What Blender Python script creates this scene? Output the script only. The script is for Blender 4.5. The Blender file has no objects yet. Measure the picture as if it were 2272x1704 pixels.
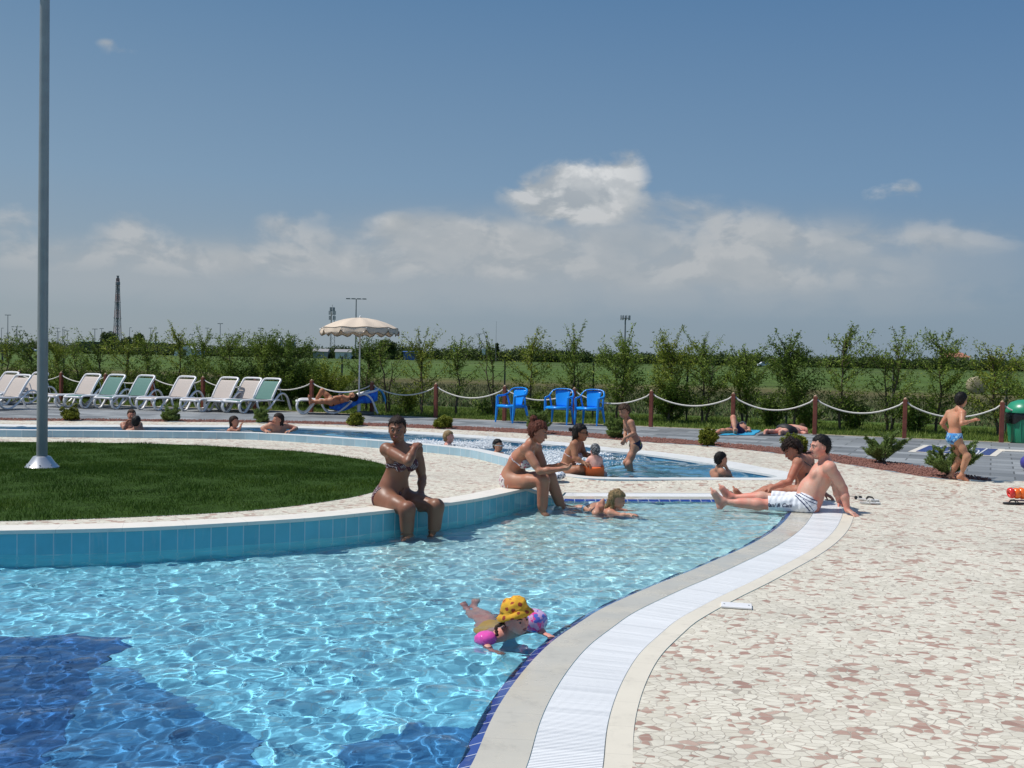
import bpy, bmesh, math, random
import numpy as np
from mathutils import Vector, Matrix, geometry
try:
    import openvdb as vdb
except Exception:
    vdb = None
PI = math.pi
SC = bpy.context.scene
COL = SC.collection
rng = np.random.default_rng(7)
random.seed(7)

# ------------------------------------------------------------------ camera
H = 1.65
F = 2290.0
PITCH = math.atan(65.0 / F)
ROLL = math.radians(1.1)
_f = Vector((0, math.cos(PITCH), -math.sin(PITCH)))
_r0 = Vector((1, 0, 0))
_u0 = Vector((0, math.sin(PITCH), math.cos(PITCH)))
_r = math.cos(ROLL) * _r0 + math.sin(ROLL) * _u0
_u = -math.sin(ROLL) * _r0 + math.cos(ROLL) * _u0
CAM = Vector((0, 0, H))
cd = bpy.data.cameras.new('camera')
cd.sensor_width = 36.0
cd.lens = 36.0 * F / 2272.0
cd.clip_start = 0.05
cd.clip_end = 20000
cam = bpy.data.objects.new('camera', cd)
COL.objects.link(cam)
cam.matrix_world = Matrix(((_r.x, _u.x, -_f.x, 0), (_r.y, _u.y, -_f.y, 0), (_r.z, _u.z, -_f.z, H), (0, 0, 0, 1)))
SC.camera = cam


def ray(px, py):
    return _f + _r * ((px - 1136) / F) + _u * ((852 - py) / F)


def G(px, py, z=0.0):
    """point where the sight line of a photo pixel meets the level z"""
    d = ray(px, py)
    t = (z - H) / d.z
    return CAM + d * t


def P(px, py, Y):
    """point of that sight line at forward distance Y"""
    d = ray(px, py)
    return CAM + d * (Y / d.y)


# ------------------------------------------------------------------ objects
def tag(o, label=None, cat=None, group=None, kind=None):
    if label: o['label'] = label
    if cat: o['category'] = cat
    if group: o['group'] = group
    if kind: o['kind'] = kind
    return o


def empty(name, loc=(0, 0, 0), label=None, cat=None, group=None, rz=0.0):
    o = bpy.data.objects.new(name, None)
    o.empty_display_size = 0.2
    COL.objects.link(o)
    o.location = loc
    o.rotation_euler = (0, 0, rz)
    return tag(o, label, cat, group)


def copy_tree(o, parent=None):
    c = o.copy()
    COL.objects.link(c)
    c.parent = parent
    for ch in list(o.children):
        copy_tree(ch, c)
    return c


def link(name, me, parent=None, smooth=False):
    o = bpy.data.objects.new(name, me)
    COL.objects.link(o)
    if smooth:
        me.shade_smooth()
    if parent is not None:
        o.parent = parent
    return o


def npmesh(name, v, f, m, parent=None, smooth=False, uv=None, mi=None):
    """v (n,3), f (k,3|4) arrays"""
    v = np.asarray(v, dtype=np.float32)
    f = np.asarray(f, dtype=np.int32)
    me = bpy.data.meshes.new(name)
    n, k = f.shape
    me.vertices.add(len(v))
    me.vertices.foreach_set('co', v.ravel())
    me.loops.add(n * k)
    me.loops.foreach_set('vertex_index', f.ravel())
    me.polygons.add(n)
    me.polygons.foreach_set('loop_start', np.arange(n, dtype=np.int32) * k)
    me.update(calc_edges=True)
    if uv is not None:
        l = me.uv_layers.new(name='UVMap')
        l.data.foreach_set('uv', np.asarray(uv, dtype=np.float32)[f.ravel()].ravel())
    for x in (m if isinstance(m, (list, tuple)) else [m]):
        me.materials.append(x)
    if mi is not None:
        me.polygons.foreach_set('material_index', np.asarray(mi, dtype=np.int32))
    me.validate()
    if not smooth: me.shade_flat()
    return link(name, me, parent, smooth)


class MB:
    """collects boxes, tubes and lathes and links them as one mesh"""
    def __init__(s):
        s.v = []; s.f = []; s.mi = []

    def add(s, vs, fs, mi=0):
        b = len(s.v)
        s.v += [tuple(x) for x in vs]
        s.f += [tuple(b + i for i in q) for q in fs]
        s.mi += [mi] * len(fs)

    def box(s, c, d, rz=0.0, mi=0, M=None, taper=1.0):
        cx, cy, cz = c
        hx, hy, hz = d[0] / 2, d[1] / 2, d[2] / 2
        pts = []
        for z, t in ((-hz, 1.0), (hz, taper)):
            for x, y in ((-hx, -hy), (hx, -hy), (hx, hy), (-hx, hy)):
                x2, y2 = x * t, y * t
                if M is not None:
                    p = M @ Vector((x2, y2, z)); pts.append((p.x + cx, p.y + cy, p.z + cz))
                else:
                    pts.append((cx + x2 * math.cos(rz) - y2 * math.sin(rz), cy + x2 * math.sin(rz) + y2 * math.cos(rz), cz + z))
        s.add(pts, [(3, 2, 1, 0), (4, 5, 6, 7), (0, 1, 5, 4), (1, 2, 6, 5), (2, 3, 7, 6), (3, 0, 4, 7)], mi)

    def tube(s, pts, rad, n=8, mi=0, cap=True, flat=1.0, ref=None):
        pts = [Vector(p) for p in pts]
        k = len(pts)
        rad = rad if isinstance(rad, (list, tuple)) else [rad] * k
        vs = []
        for i, p in enumerate(pts):
            a = pts[max(i - 1, 0)]; b = pts[min(i + 1, k - 1)]
            t = (b - a).normalized()
            if ref is not None:
                x = Vector(ref)
                x = (x - t * x.dot(t))
                if x.length < 1e-5: x = t.orthogonal()
                x.normalize()
            elif i == 0:
                x = t.orthogonal().normalized()
            else:
                x = (px_ - t * px_.dot(t)).normalized()
            px_ = x
            y = t.cross(x)
            for j in range(n):
                an = 2 * PI * j / n
                vs.append(p + x * math.cos(an) * rad[i] + y * math.sin(an) * rad[i] * flat)
        fs = []
        for i in range(k - 1):
            for j in range(n):
                j2 = (j + 1) % n
                fs.append((i * n + j, i * n + j2, (i + 1) * n + j2, (i + 1) * n + j))
        if cap:
            fs.append(tuple(range(n - 1, -1, -1)))
            fs.append(tuple((k - 1) * n + j for j in range(n)))
        s.add(vs, fs, mi)

    def lathe(s, prof, n=20, c=(0, 0, 0), mi=0, M=None, sx=1.0, sy=1.0):
        vs = []
        for r, z in prof:
            for j in range(n):
                a = 2 * PI * j / n
                p = Vector((r * math.cos(a) * sx, r * math.sin(a) * sy, z))
                if M is not None: p = M @ p
                vs.append(p + Vector(c))
        fs = []
        for i in range(len(prof) - 1):
            for j in range(n):
                j2 = (j + 1) % n
                fs.append((i * n + j, i * n + j2, (i + 1) * n + j2, (i + 1) * n + j))
        fs.append(tuple(range(n - 1, -1, -1)))
        fs.append(tuple((len(prof) - 1) * n + j for j in range(n)))
        s.add(vs, fs, mi)

    def build(s, name, m, parent=None, smooth=False, bevel=0.0, auto=None):
        me = bpy.data.meshes.new(name)
        me.from_pydata(s.v, [], s.f)
        for x in (m if isinstance(m, (list, tuple)) else [m]):
            me.materials.append(x)
        me.polygons.foreach_set('material_index', s.mi)
        if bevel:
            bm = bmesh.new(); bm.from_mesh(me)
            es = [e for e in bm.edges if len(e.link_faces) == 2 and e.calc_face_angle(0) > 0.6]
            bmesh.ops.bevel(bm, geom=es, offset=bevel, segments=2, affect='EDGES', profile=0.5)
            bm.to_mesh(me); bm.free()
        me.update()
        o = link(name, me, parent, smooth or auto is not None)
        if auto is not None:
            me.set_sharp_from_angle(angle=auto)
        return o


# ------------------------------------------------------------------ materials
class N:
    def __init__(s, m):
        s.t = m.node_tree

    def __call__(s, typ, **kw):
        n = s.t.nodes.new(typ)
        for k, v in kw.items():
            if k.startswith('i_'):
                key = k[2:]
                key = int(key) if key.isdigit() else key.replace('_', ' ')
                try:
                    n.inputs[key].default_value = v
                except Exception:
                    s.t.links.new(v, n.inputs[key])
            else:
                setattr(n, k, v)
        return n

    def L(s, a, b):
        s.t.links.new(a, b)

    def math(s, op, a, b=None, c=None):
        n = s.t.nodes.new('ShaderNodeMath'); n.operation = op
        for i, x in enumerate((a, b, c)):
            if x is None: continue
            if isinstance(x, (int, float)): n.inputs[i].default_value = x
            else: s.L(x, n.inputs[i])
        return n.outputs[0]

    def mix(s, fac, a, b, typ='MIX'):
        n = s.t.nodes.new('ShaderNodeMix'); n.data_type = 'RGBA'; n.blend_type = typ
        for k, x in ((0, fac), (6, a), (7, b)):
            if isinstance(x, (int, float)): n.inputs[k].default_value = x
            elif isinstance(x, (tuple, list)): n.inputs[k].default_value = (*x[:3], 1)
            else: s.L(x, n.inputs[k])
        return n.outputs[2]

    def ramp(s, fac, stops, interp='LINEAR'):
        n = s.t.nodes.new('ShaderNodeValToRGB')
        cr = n.color_ramp; cr.interpolation = interp
        while len(cr.elements) < len(stops): cr.elements.new(0.5)
        for e, (p, c) in zip(cr.elements, stops):
            e.position = p
            e.color = (*c, 1) if isinstance(c, (tuple, list)) else (c, c, c, 1)
        s.L(fac, n.inputs[0])
        return n.outputs[0]

    def noise(s, vec, scale, detail=3.0, rough=0.5):
        n = s.t.nodes.new('ShaderNodeTexNoise')
        n.inputs['Scale'].default_value = scale
        n.inputs['Detail'].default_value = detail
        n.inputs['Roughness'].default_value = rough
        if vec is not None: s.L(vec, n.inputs['Vector'])
        return n

    def bump(s, h, strength=0.3, dist=0.01):
        n = s.t.nodes.new('ShaderNodeBump')
        n.inputs['Strength'].default_value = strength
        n.inputs['Distance'].default_value = dist
        s.L(h, n.inputs['Height'])
        return n.outputs[0]


def newmat(name):
    m = bpy.data.materials.new(name)
    m.use_nodes = True
    return m, N(m), m.node_tree.nodes['Principled BSDF']


def simple(name, col, rough=0.5, var=0.12, scale=8.0, spec=0.5, metal=0.0, bump=0.0, bscale=60.0, sss=0.0, coat=0.0):
    m, n, b = newmat(name)
    tc = n('ShaderNodeTexCoord').outputs['Object']
    nz = n.noise(tc, scale, 4.0, 0.6)
    lo = tuple(c * (1 - var) for c in col); hi = tuple(min(1, c * (1 + var)) for c in col)
    n.L(n.ramp(nz.outputs[0], [(0.3, lo), (0.7, hi)]), b.inputs['Base Color'])
    b.inputs['Roughness'].default_value = rough
    b.inputs['Specular IOR Level'].default_value = spec
    b.inputs['Metallic'].default_value = metal
    if coat:
        b.inputs['Coat Weight'].default_value = coat
        b.inputs['Coat Roughness'].default_value = 0.15
    if sss:
        b.inputs['Subsurface Weight'].default_value = sss
        b.inputs['Subsurface Radius'].default_value = (0.02, 0.008, 0.004)
        b.inputs['Subsurface Scale'].default_value = 0.5
    if bump:
        nb = n.noise(tc, bscale, 3.0)
        n.L(n.bump(nb.outputs[0], bump, 0.005), b.inputs['Normal'])
    return m


# ------------------------------------------------------------------ light
ELEV = math.radians(60)
SH_ANG = math.radians(-2)            # direction the shadows fall, from +X
sd = Vector((math.cos(SH_ANG) * math.cos(ELEV), math.sin(SH_ANG) * math.cos(ELEV), -math.sin(ELEV)))
sl = bpy.data.lights.new('sun', 'SUN')
sl.energy = 4.1
sl.angle = math.radians(0.5)
sl.color = (1.0, 0.955, 0.89)
sl.cycles.is_caustics_light = True
so = bpy.data.objects.new('sun', sl)
COL.objects.link(so)
so.rotation_euler = sd.to_track_quat('-Z', 'Y').to_euler()

W = bpy.data.worlds.new('World')
SC.world = W
W.use_nodes = True
wn = N(W)
bg = W.node_tree.nodes['Background']
sky = wn('ShaderNodeTexSky', sky_type='NISHITA', sun_disc=False, sun_elevation=ELEV)
# azimuth of the sun measured for the sky texture: 0 = +Y, clockwise
sun_from = -sd
sky.sun_rotation = math.atan2(sun_from.x, sun_from.y)
sky.altitude = 0; sky.air_density = 1.0; sky.dust_density = 0.8; sky.ozone_density = 2.0
tcw = wn('ShaderNodeTexCoord').outputs['Generated']
sep = wn('ShaderNodeSeparateXYZ'); wn.L(tcw, sep.inputs[0])
sx, sy, sz = sep.outputs
syc = wn.math('MAXIMUM', sy, 0.05)
az = wn.math('DIVIDE', sx, syc)      # tangent-plane coordinates of the sky seen ahead
el = wn.math('DIVIDE', sz, syc)


def sky_uv(px, py):
    d = ray(px, py)
    return d.x / d.y, d.z / d.y


cmb = wn('ShaderNodeCombineXYZ'); wn.L(az, cmb.inputs[0]); wn.L(el, cmb.inputs[1])
cvec = cmb.outputs[0]
mp = wn('ShaderNodeMapping'); wn.L(cvec, mp.inputs[0]); mp.inputs['Scale'].default_value = (1, 1.7, 1)
def cloud_noise(off):
    v = mp.outputs[0]
    if off != (0, 0):
        a = wn('ShaderNodeVectorMath', operation='ADD'); wn.L(v, a.inputs[0]); a.inputs[1].default_value = (off[0], off[1], 0); v = a.outputs[0]
    a_ = wn.noise(v, 15.0, 9.0, 0.55); a_.inputs['Distortion'].default_value = 0.25
    b_ = wn.noise(v, 4.5, 5.0, 0.55)
    bil = wn.math('SUBTRACT', 1.0, wn.math('ABSOLUTE', wn.math('MULTIPLY', wn.math('SUBTRACT', a_.outputs[0], 0.5), 3.2)))
    return wn.math('SUBTRACT', wn.math('ADD', wn.math('ADD', wn.math('MULTIPLY', a_.outputs[0], 0.50), wn.math('MULTIPLY', b_.outputs[0], 0.42)), wn.math('MULTIPLY', bil, 0.10)), 0.53)


nn = cloud_noise((0, 0))
nlit = cloud_noise((-0.012, 0.020))


def blob(px, py, rx, ry, amp):
    """soft elliptical cloud mass at a direction of the sky"""
    u, v = sky_uv(px, py)
    a = wn.math('DIVIDE', wn.math('SUBTRACT', az, u), rx / F)
    b = wn.math('DIVIDE', wn.math('SUBTRACT', el, v), ry / F)
    r = wn.math('ADD', wn.math('MULTIPLY', a, a), wn.math('MULTIPLY', b, b))
    g = wn.math('EXPONENT', wn.math('MULTIPLY', r, -1.0))
    return wn.math('MULTIPLY', g, amp)


def layer(bl, k, lo, hi):
    acc = None
    for b_ in bl:
        g = blob(*b_)
        acc = g if acc is None else wn.math('ADD', acc, g)
    d = wn.math('ADD', acc, wn.math('MULTIPLY', nn, k))
    d = wn.math('MULTIPLY', d, wn.math('MINIMUM', wn.math('MULTIPLY', acc, 3.2), 1.0))
    mr = wn('ShaderNodeMapRange', interpolation_type='SMOOTHSTEP')
    wn.L(d, mr.inputs[0]); mr.inputs[1].default_value = lo; mr.inputs[2].default_value = hi
    return mr.outputs[0]


CM = [(1310, 415, 115, 58, 1.15), (1395, 365, 36, 46, .60), (1190, 435, 95, 36, .66), (1270, 475, 120, 28, .55), (265, 112, 50, 20, .62), (232, 92, 26, 11, .5), (880, 495, 60, 30, .62), (1945, 432, 46, 30, .52), (2015, 425, 40, 34, .50)]
CU = [(1500, 460, 130, 36, .85), (1640, 500, 150, 42, .8), (1780, 540, 200, 46, .75), (2090, 525, 190, 40, .85), (980, 510, 90, 44, 1.0), (1100, 535, 120, 44, .85), (880, 520, 90, 40, .9),
      (1110, 600, 90, 36, .9), (1270, 590, 140, 34, .8), (1560, 590, 140, 38, 1.0), (1420, 625, 130, 28, .7), (1700, 625, 150, 30, .65), (285, 510, 70, 38, 1.1), (330, 560, 130, 36, .75), (470, 585, 130, 32, .85), (620, 495, 55, 26, .8), (690, 525, 80, 30, .7),
      (620, 570, 100, 32, .7), (780, 590, 120, 32, .75), (930, 590, 120, 34, .8), (20, 490, 70, 38, .9), (30, 560, 90, 34, .7), (540, 272, 34, 20, .55), (700, 475, 34, 15, .55), (150, 570, 100, 30, .65), (1900, 610, 200, 34, .55), (1300, 530, 260, 40, .6)]
VE = [(1350, 560, 700, 95, .55), (1350, 650, 1100, 60, .42), (600, 610, 700, 70, .45), (1900, 560, 420, 90, .42), (150, 590, 320, 70, .38), (1120, 540, 300, 70, .35)]
cm = layer(CM, 3.0, 0.25, 0.90)
cu = layer(CU, 3.4, 0.15, 1.35)
ve = layer(VE, 1.1, 0.0, 0.95)
rel = wn('ShaderNodeMapRange'); wn.L(wn.math('SUBTRACT', nn, nlit), rel.inputs[0]); rel.inputs[1].default_value = -0.045; rel.inputs[2].default_value = 0.055
elr = wn('ShaderNodeMapRange'); wn.L(sz, elr.inputs[0]); elr.inputs[1].default_value = 0.0; elr.inputs[2].default_value = 0.5
hz = wn.ramp(elr.outputs[0], [(0.0, (0.285, 0.345, 0.39)), (0.10, (0.275, 0.345, 0.405)), (0.32, (0.20, 0.315, 0.445)), (0.70, (0.098, 0.212, 0.375)), (1.0, (0.07, 0.18, 0.36))])
azr = wn('ShaderNodeMapRange'); wn.L(az, azr.inputs[0]); azr.inputs[1].default_value = -0.5; azr.inputs[2].default_value = 0.5
hz = wn.mix(1.0, hz, wn.ramp(azr.outputs[0], [(0, (1.0, 1.0, 1.0)), (1, (0.72, 0.83, 0.95))]), 'MULTIPLY')
hz = wn.mix(1.0, hz, (10.6, 10.3, 10.1), 'MULTIPLY')
lowf = wn('ShaderNodeMapRange'); wn.L(sz, lowf.inputs[0]); lowf.inputs[1].default_value = 0.45; lowf.inputs[2].default_value = 0.95; lowf.inputs[3].default_value = 0.92; lowf.inputs[4].default_value = 0.35
skyc = wn.mix(lowf.outputs[0], sky.outputs[0], hz)
vcol = (3.75, 4.15, 4.5)
ccol = wn.ramp(rel.outputs[0], [(0.0, (3.7, 4.05, 4.35)), (0.5, (4.5, 4.75, 4.9)), (1.0, (5.9, 6.0, 6.05))])
ccol = wn.mix(wn.math('MINIMUM', blob(1315, 385, 95, 48, 0.75), 1.0), ccol, wn.ramp(rel.outputs[0], [(0.0, (5.0, 5.2, 5.35)), (1.0, (8.0, 8.0, 7.9))]))
low2 = wn('ShaderNodeMapRange'); wn.L(sz, low2.inputs[0]); low2.inputs[1].default_value = 0.02; low2.inputs[2].default_value = 0.10
final = wn.mix(wn.math('MULTIPLY', ve, 0.72), skyc, vcol)
soft = wn.ramp(rel.outputs[0], [(0.0, (3.75, 4.1, 4.4)), (0.5, (4.35, 4.6, 4.8)), (1.0, (5.0, 5.15, 5.25))])
final = wn.mix(wn.math('MULTIPLY', cu, wn.math('ADD', 0.35, wn.math('MULTIPLY', low2.outputs[0], 0.42))), final, soft)
final = wn.mix(wn.math('MULTIPLY', cm, 0.86), final, ccol)
wn.L(final, bg.inputs[0])
bg.inputs[1].default_value = 0.10

vs_ = SC.view_settings
vs_.view_transform = 'Standard'
vs_.look = 'None'
vs_.exposure = 0.0
vs_.gamma = 1.0
SC.render.engine = 'CYCLES'
SC.cycles.use_denoising = True
SC.cycles.max_bounces = 10
SC.cycles.diffuse_bounces = 3
SC.cycles.glossy_bounces = 4
SC.cycles.transmission_bounces = 8
SC.cycles.transparent_max_bounces = 12
SC.cycles.sample_clamp_indirect = 6.0
SC.cycles.caustics_reflective = False
SC.cycles.caustics_refractive = True
# ------------------------------------------------------------------ curves
def resample(pts, step=0.05, closed=False):
    p = np.array([[q[0], q[1]] for q in pts], float)
    n = len(p)
    out = []
    rngk = range(n if closed else n - 1)
    for i in rngk:
        if closed:
            p0, p1, p2, p3 = p[(i - 1) % n], p[i], p[(i + 1) % n], p[(i + 2) % n]
        else:
            p0, p1, p2, p3 = p[max(i - 1, 0)], p[i], p[i + 1], p[min(i + 2, n - 1)]
        # centripetal catmull-rom
        t0 = 0.0
        t1 = t0 + max(np.linalg.norm(p1 - p0), 1e-4) ** 0.5
        t2 = t1 + max(np.linalg.norm(p2 - p1), 1e-4) ** 0.5
        t3 = t2 + max(np.linalg.norm(p3 - p2), 1e-4) ** 0.5
        k = max(2, int(np.linalg.norm(p2 - p1) / step))
        for t in np.linspace(t1, t2, k, endpoint=False):
            a1 = (t1 - t) / (t1 - t0) * p0 + (t - t0) / (t1 - t0) * p1
            a2 = (t2 - t) / (t2 - t1) * p1 + (t - t1) / (t2 - t1) * p2
            a3 = (t3 - t) / (t3 - t2) * p2 + (t - t2) / (t3 - t2) * p3
            b1 = (t2 - t) / (t2 - t0) * a1 + (t - t0) / (t2 - t0) * a2
            b2 = (t3 - t) / (t3 - t1) * a2 + (t - t1) / (t3 - t1) * a3
            out.append((t2 - t) / (t2 - t1) * b1 + (t - t1) / (t2 - t1) * b2)
    if not closed:
        out.append(p[-1])
    out = np.array(out)
    # even spacing
    if closed: out = np.vstack([out, out[:1]])
    d = np.r_[0, np.cumsum(np.linalg.norm(np.diff(out, axis=0), axis=1))]
    m = max(3, int(d[-1] / step))
    s = np.linspace(0, d[-1], m + 1)
    r = np.stack([np.interp(s, d, out[:, 0]), np.interp(s, d, out[:, 1])], 1)
    if closed: r = r[:-1]
    return r


def smooth_curve(c, it=10, closed=False):
    c = c.copy()
    for _ in range(it):
        if closed:
            c = 0.25 * np.roll(c, 1, 0) + 0.5 * c + 0.25 * np.roll(c, -1, 0)
        else:
            c[1:-1] = 0.25 * c[:-2] + 0.5 * c[1:-1] + 0.25 * c[2:]
    return c


def normals(c, closed=False):
    if closed:
        t = np.roll(c, -1, 0) - np.roll(c, 1, 0)
    else:
        t = np.gradient(c, axis=0)
    t /= np.maximum(np.linalg.norm(t, axis=1, keepdims=True), 1e-9)
    return np.stack([t[:, 1], -t[:, 0]], 1)      # right of travel


def arclen(c):
    return np.r_[0, np.cumsum(np.linalg.norm(np.diff(c, axis=0), axis=1))]


def strip(name, ca, cb, za, zb, m, kind='structure', parent=None, closed=False, rows=1, uvw=None):
    """surface between two polylines of equal length; uv = (arc length, distance across)"""
    n = len(ca)
    za = np.broadcast_to(np.asarray(za, float), (n,)); zb = np.broadcast_to(np.asarray(zb, float), (n,))
    A = np.c_[ca, za]; B = np.c_[cb, zb]
    v = []; uv = []
    s = arclen(ca)
    for r in range(rows + 1):
        k = r / rows
        v.append(A * (1 - k) + B * k)
        uv.append(np.c_[s, np.linalg.norm(A - B, axis=1) * k])
    v = np.vstack(v); uv = np.vstack(uv)
    i = np.arange(n - 1)
    f = []
    for r in range(rows):
        f.append(np.stack([r * n + i, r * n + i + 1, (r + 1) * n + i + 1, (r + 1) * n + i], 1))
        if closed: f.append(np.array([[r * n + n - 1, r * n, (r + 1) * n, (r + 1) * n + n - 1]]))
    o = npmesh(name, v, np.vstack(f), m, parent, uv=uv)
    if kind: o['kind'] = kind
    return o


def inside(poly, x, y):
    """vectorised point in polygon"""
    poly = np.asarray(poly)
    x = np.asarray(x); y = np.asarray(y)
    r = np.zeros(x.shape, bool)
    x0, y0 = poly[:, 0], poly[:, 1]
    x1, y1 = np.roll(x0, -1), np.roll(y0, -1)
    for a, b, c, d in zip(x0, y0, x1, y1):
        if b == d: continue
        k = ((b > y) != (d > y))
        if not k.any(): continue
        r ^= k & (x < (c - a) * (y - b) / (d - b) + a)
    return r


def region(name, outer, holes, zf, m, grid, kind='structure', dz=0.0, extra=None):
    """triangulated ground sheet inside outer, outside holes, lying on height field zf"""
    vs = []; es = []
    for ring in [outer] + list(holes):
        b = len(vs); n = len(ring)
        vs += [Vector((float(p[0]), float(p[1]))) for p in ring]
        es += [(b + i, b + (i + 1) % n) for i in range(n)]
    gx, gy = grid
    X, Y = np.meshgrid(gx, gy)
    X = X.ravel(); Y = Y.ravel()
    k = inside(outer, X, Y)
    for h in holes: k &= ~inside(h, X, Y)
    vs += [Vector((float(a), float(b))) for a, b in zip(X[k], Y[k])]
    r = geometry.delaunay_2d_cdt(vs, es, [], 0, 1e-5)
    v = np.array([(p.x, p.y) for p in r[0]]); f = np.array([t for t in r[2] if len(t) == 3])
    c = v[f].mean(1)
    k = inside(outer, c[:, 0], c[:, 1])
    for h in holes: k &= ~inside(h, c[:, 0], c[:, 1])
    f = f[k]
    z = np.asarray(zf(v[:, 0], v[:, 1]), float) + dz
    # keep faces turned up
    e1 = v[f[:, 1]] - v[f[:, 0]]; e2 = v[f[:, 2]] - v[f[:, 0]]
    fl = (e1[:, 0] * e2[:, 1] - e1[:, 1] * e2[:, 0]) < 0
    f[fl] = f[fl][:, ::-1]
    o = npmesh(name, np.c_[v, z], f, m, smooth=True)
    if kind: o['kind'] = kind
    return o


def sstep(a, b, x):
    t = np.clip((np.asarray(x, float) - a) / (b - a), 0, 1)
    return t * t * (3 - 2 * t)


def zdeck(x, y):
    x = np.asarray(x, float); y = np.asarray(y, float)
    zi = 0.185 - 0.23 * sstep(11.4, 15.3, y)
    zr = 0.08 * sstep(12.75, 13.4, y)
    s = sstep(0.05, 0.58, x)
    z = zi * (1 - s) + zr * s
    ymid = np.interp(x, [-30, -9.3, -4.8, -0.07, 0.5, 1.2, 4], [20, 19.6, 20.2, 17.2, 16.2, 15, 14])
    z = np.where(y > ymid, 0.08, z)
    return z


def Gz(px, py, zf=zdeck, it=12):
    z = 0.0
    for _ in range(it):
        p = G(px, py, z); z = 0.5 * z + 0.5 * float(zf(p.x, p.y))
    return G(px, py, z)


def xy(p): return (p[0], p[1])


# ------------------------------------------------------------------ materials of the place
def mosaic_mat():
    m, n, b = newmat('mosaic_paving')
    tc = n('ShaderNodeTexCoord').outputs['Object']
    wob = n.noise(tc, 7.0, 2.0)
    v = n('ShaderNodeVectorMath', operation='MULTIPLY_ADD'); n.L(wob.outputs[1], v.inputs[0]); v.inputs[1].default_value = (0.06, 0.06, 0); n.L(tc, v.inputs[2])
    fl = n('ShaderNodeVectorMath', operation='MULTIPLY'); n.L(v.outputs[0], fl.inputs[0]); fl.inputs[1].default_value = (0.92, 1.22, 0)
    vec = fl.outputs[0]
    def vor(scale, feat, rnd=1.0):
        t = n('ShaderNodeTexVoronoi', feature=feat); n.L(vec, t.inputs['Vector']); t.inputs['Scale'].default_value = scale; t.inputs['Randomness'].default_value = rnd
        return t
    big = n.noise(tc, 0.45, 2.0)
    e = vor(18.5, 'DISTANCE_TO_EDGE'); c = vor(18.5, 'F1')
    sp = n('ShaderNodeSeparateColor'); n.L(c.outputs['Color'], sp.inputs[0])
    clus = n.noise(tc, 5.5, 2.0)
    pk = n.math('ADD', sp.outputs[0], n.math('MULTIPLY', n.math('SUBTRACT', clus.outputs[0], 0.5), 0.9))
    pinkf = n.math('GREATER_THAN', pk, 0.84)
    cream = n.ramp(sp.outputs[1], [(0, (0.64, 0.60, 0.49)), (0.5, (0.71, 0.67, 0.56)), (1, (0.78, 0.74, 0.62))])
    pink = n.ramp(sp.outputs[2], [(0, (0.40, 0.25, 0.20)), (0.6, (0.47, 0.315, 0.25)), (1, (0.56, 0.42, 0.34))])
    col = n.mix(pinkf, cream, pink)
    st = n.noise(tc, 60, 4, 0.6)
    col = n.mix(0.5, col, n.ramp(st.outputs[0], [(0.3, 0.8), (0.7, 1.0)]), 'MULTIPLY')
    grf = n.math('LESS_THAN', e.outputs['Distance'], 0.036)
    gro = n.ramp(n.noise(tc, 3.0, 3).outputs[0], [(0.3, (0.38, 0.34, 0.28)), (0.7, (0.53, 0.48, 0.40))])
    col = n.mix(grf, col, gro)
    dirt = n.ramp(n.noise(tc, 0.9, 6, 0.7).outputs[0], [(0.28, 0.80), (0.5, 0.97), (0.7, 1.02)])
    sp2 = n.ramp(n.noise(tc, 26.0, 2, 0.5).outputs[0], [(0.70, 1.0), (0.78, 0.72)])
    dirt = n.mix(1.0, dirt, sp2, 'MULTIPLY')
    col = n.mix(1.0, col, dirt, 'MULTIPLY')
    n.L(col, b.inputs['Base Color'])
    b.inputs['Roughness'].default_value = 0.62
    b.inputs['Specular IOR Level'].default_value = 0.35
    ed = n('ShaderNodeMapRange'); n.L(e.outputs['Distance'], ed.inputs[0]); ed.inputs[1].default_value = 0.02; ed.inputs[2].default_value = 0.06
    hh = n.math('ADD', ed.outputs[0], n.math('MULTIPLY', st.outputs[0], 0.25))
    n.L(n.bump(hh, 0.35, 0.004), b.inputs['Normal'])
    return m


def uvtile(name, col, grout, w, h, gw=0.004, rough=0.15, var=0.1, off=0.0, bumpn=0.0, wet=False):
    """rectangular tiles in uv metres"""
    m, n, b = newmat(name)
    uv = n('ShaderNodeTexCoord').outputs['UV']
    br = n('ShaderNodeTexBrick', offset=off, squash=1.0)
    n.L(uv, br.inputs['Vector'])
    br.inputs['Scale'].default_value = 1.0
    br.inputs['Mortar Size'].default_value = gw
    br.inputs['Brick Width'].default_value = w
    br.inputs['Row Height'].default_value = h
    br.inputs['Mortar Smooth'].default_value = 0.1
    br.inputs['Color1'].default_value = (*[c * (1 - var) for c in col], 1)
    br.inputs['Color2'].default_value = (*[min(1, c * (1 + var)) for c in col], 1)
    br.inputs['Mortar'].default_value = (*grout, 1)
    tc = n('ShaderNodeTexCoord').outputs['Object']
    nz = n.noise(tc, 4.0, 5, 0.6)
    c = n.mix(1.0, br.outputs['Color'], n.ramp(nz.outputs[0], [(0.3, 0.9), (0.7, 1.05)]), 'MULTIPLY')
    mps = n('ShaderNodeMapping'); n.L(tc, mps.inputs[0]); mps.inputs['Scale'].default_value = (9, 9, 1.5)
    lime = n.ramp(n.noise(mps.outputs[0], 1.0, 5, 0.7).outputs[0], [(0.56, 0.0), (0.75, 0.28)])
    c = n.mix(lime, c, (0.55, 0.60, 0.60))
    n.L(c, b.inputs['Base Color'])
    b.inputs['Roughness'].default_value = rough
    if bumpn:
        n.L(n.bump(n.noise(tc, 90, 3).outputs[0], bumpn, 0.002), b.inputs['Normal'])
    return m


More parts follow.
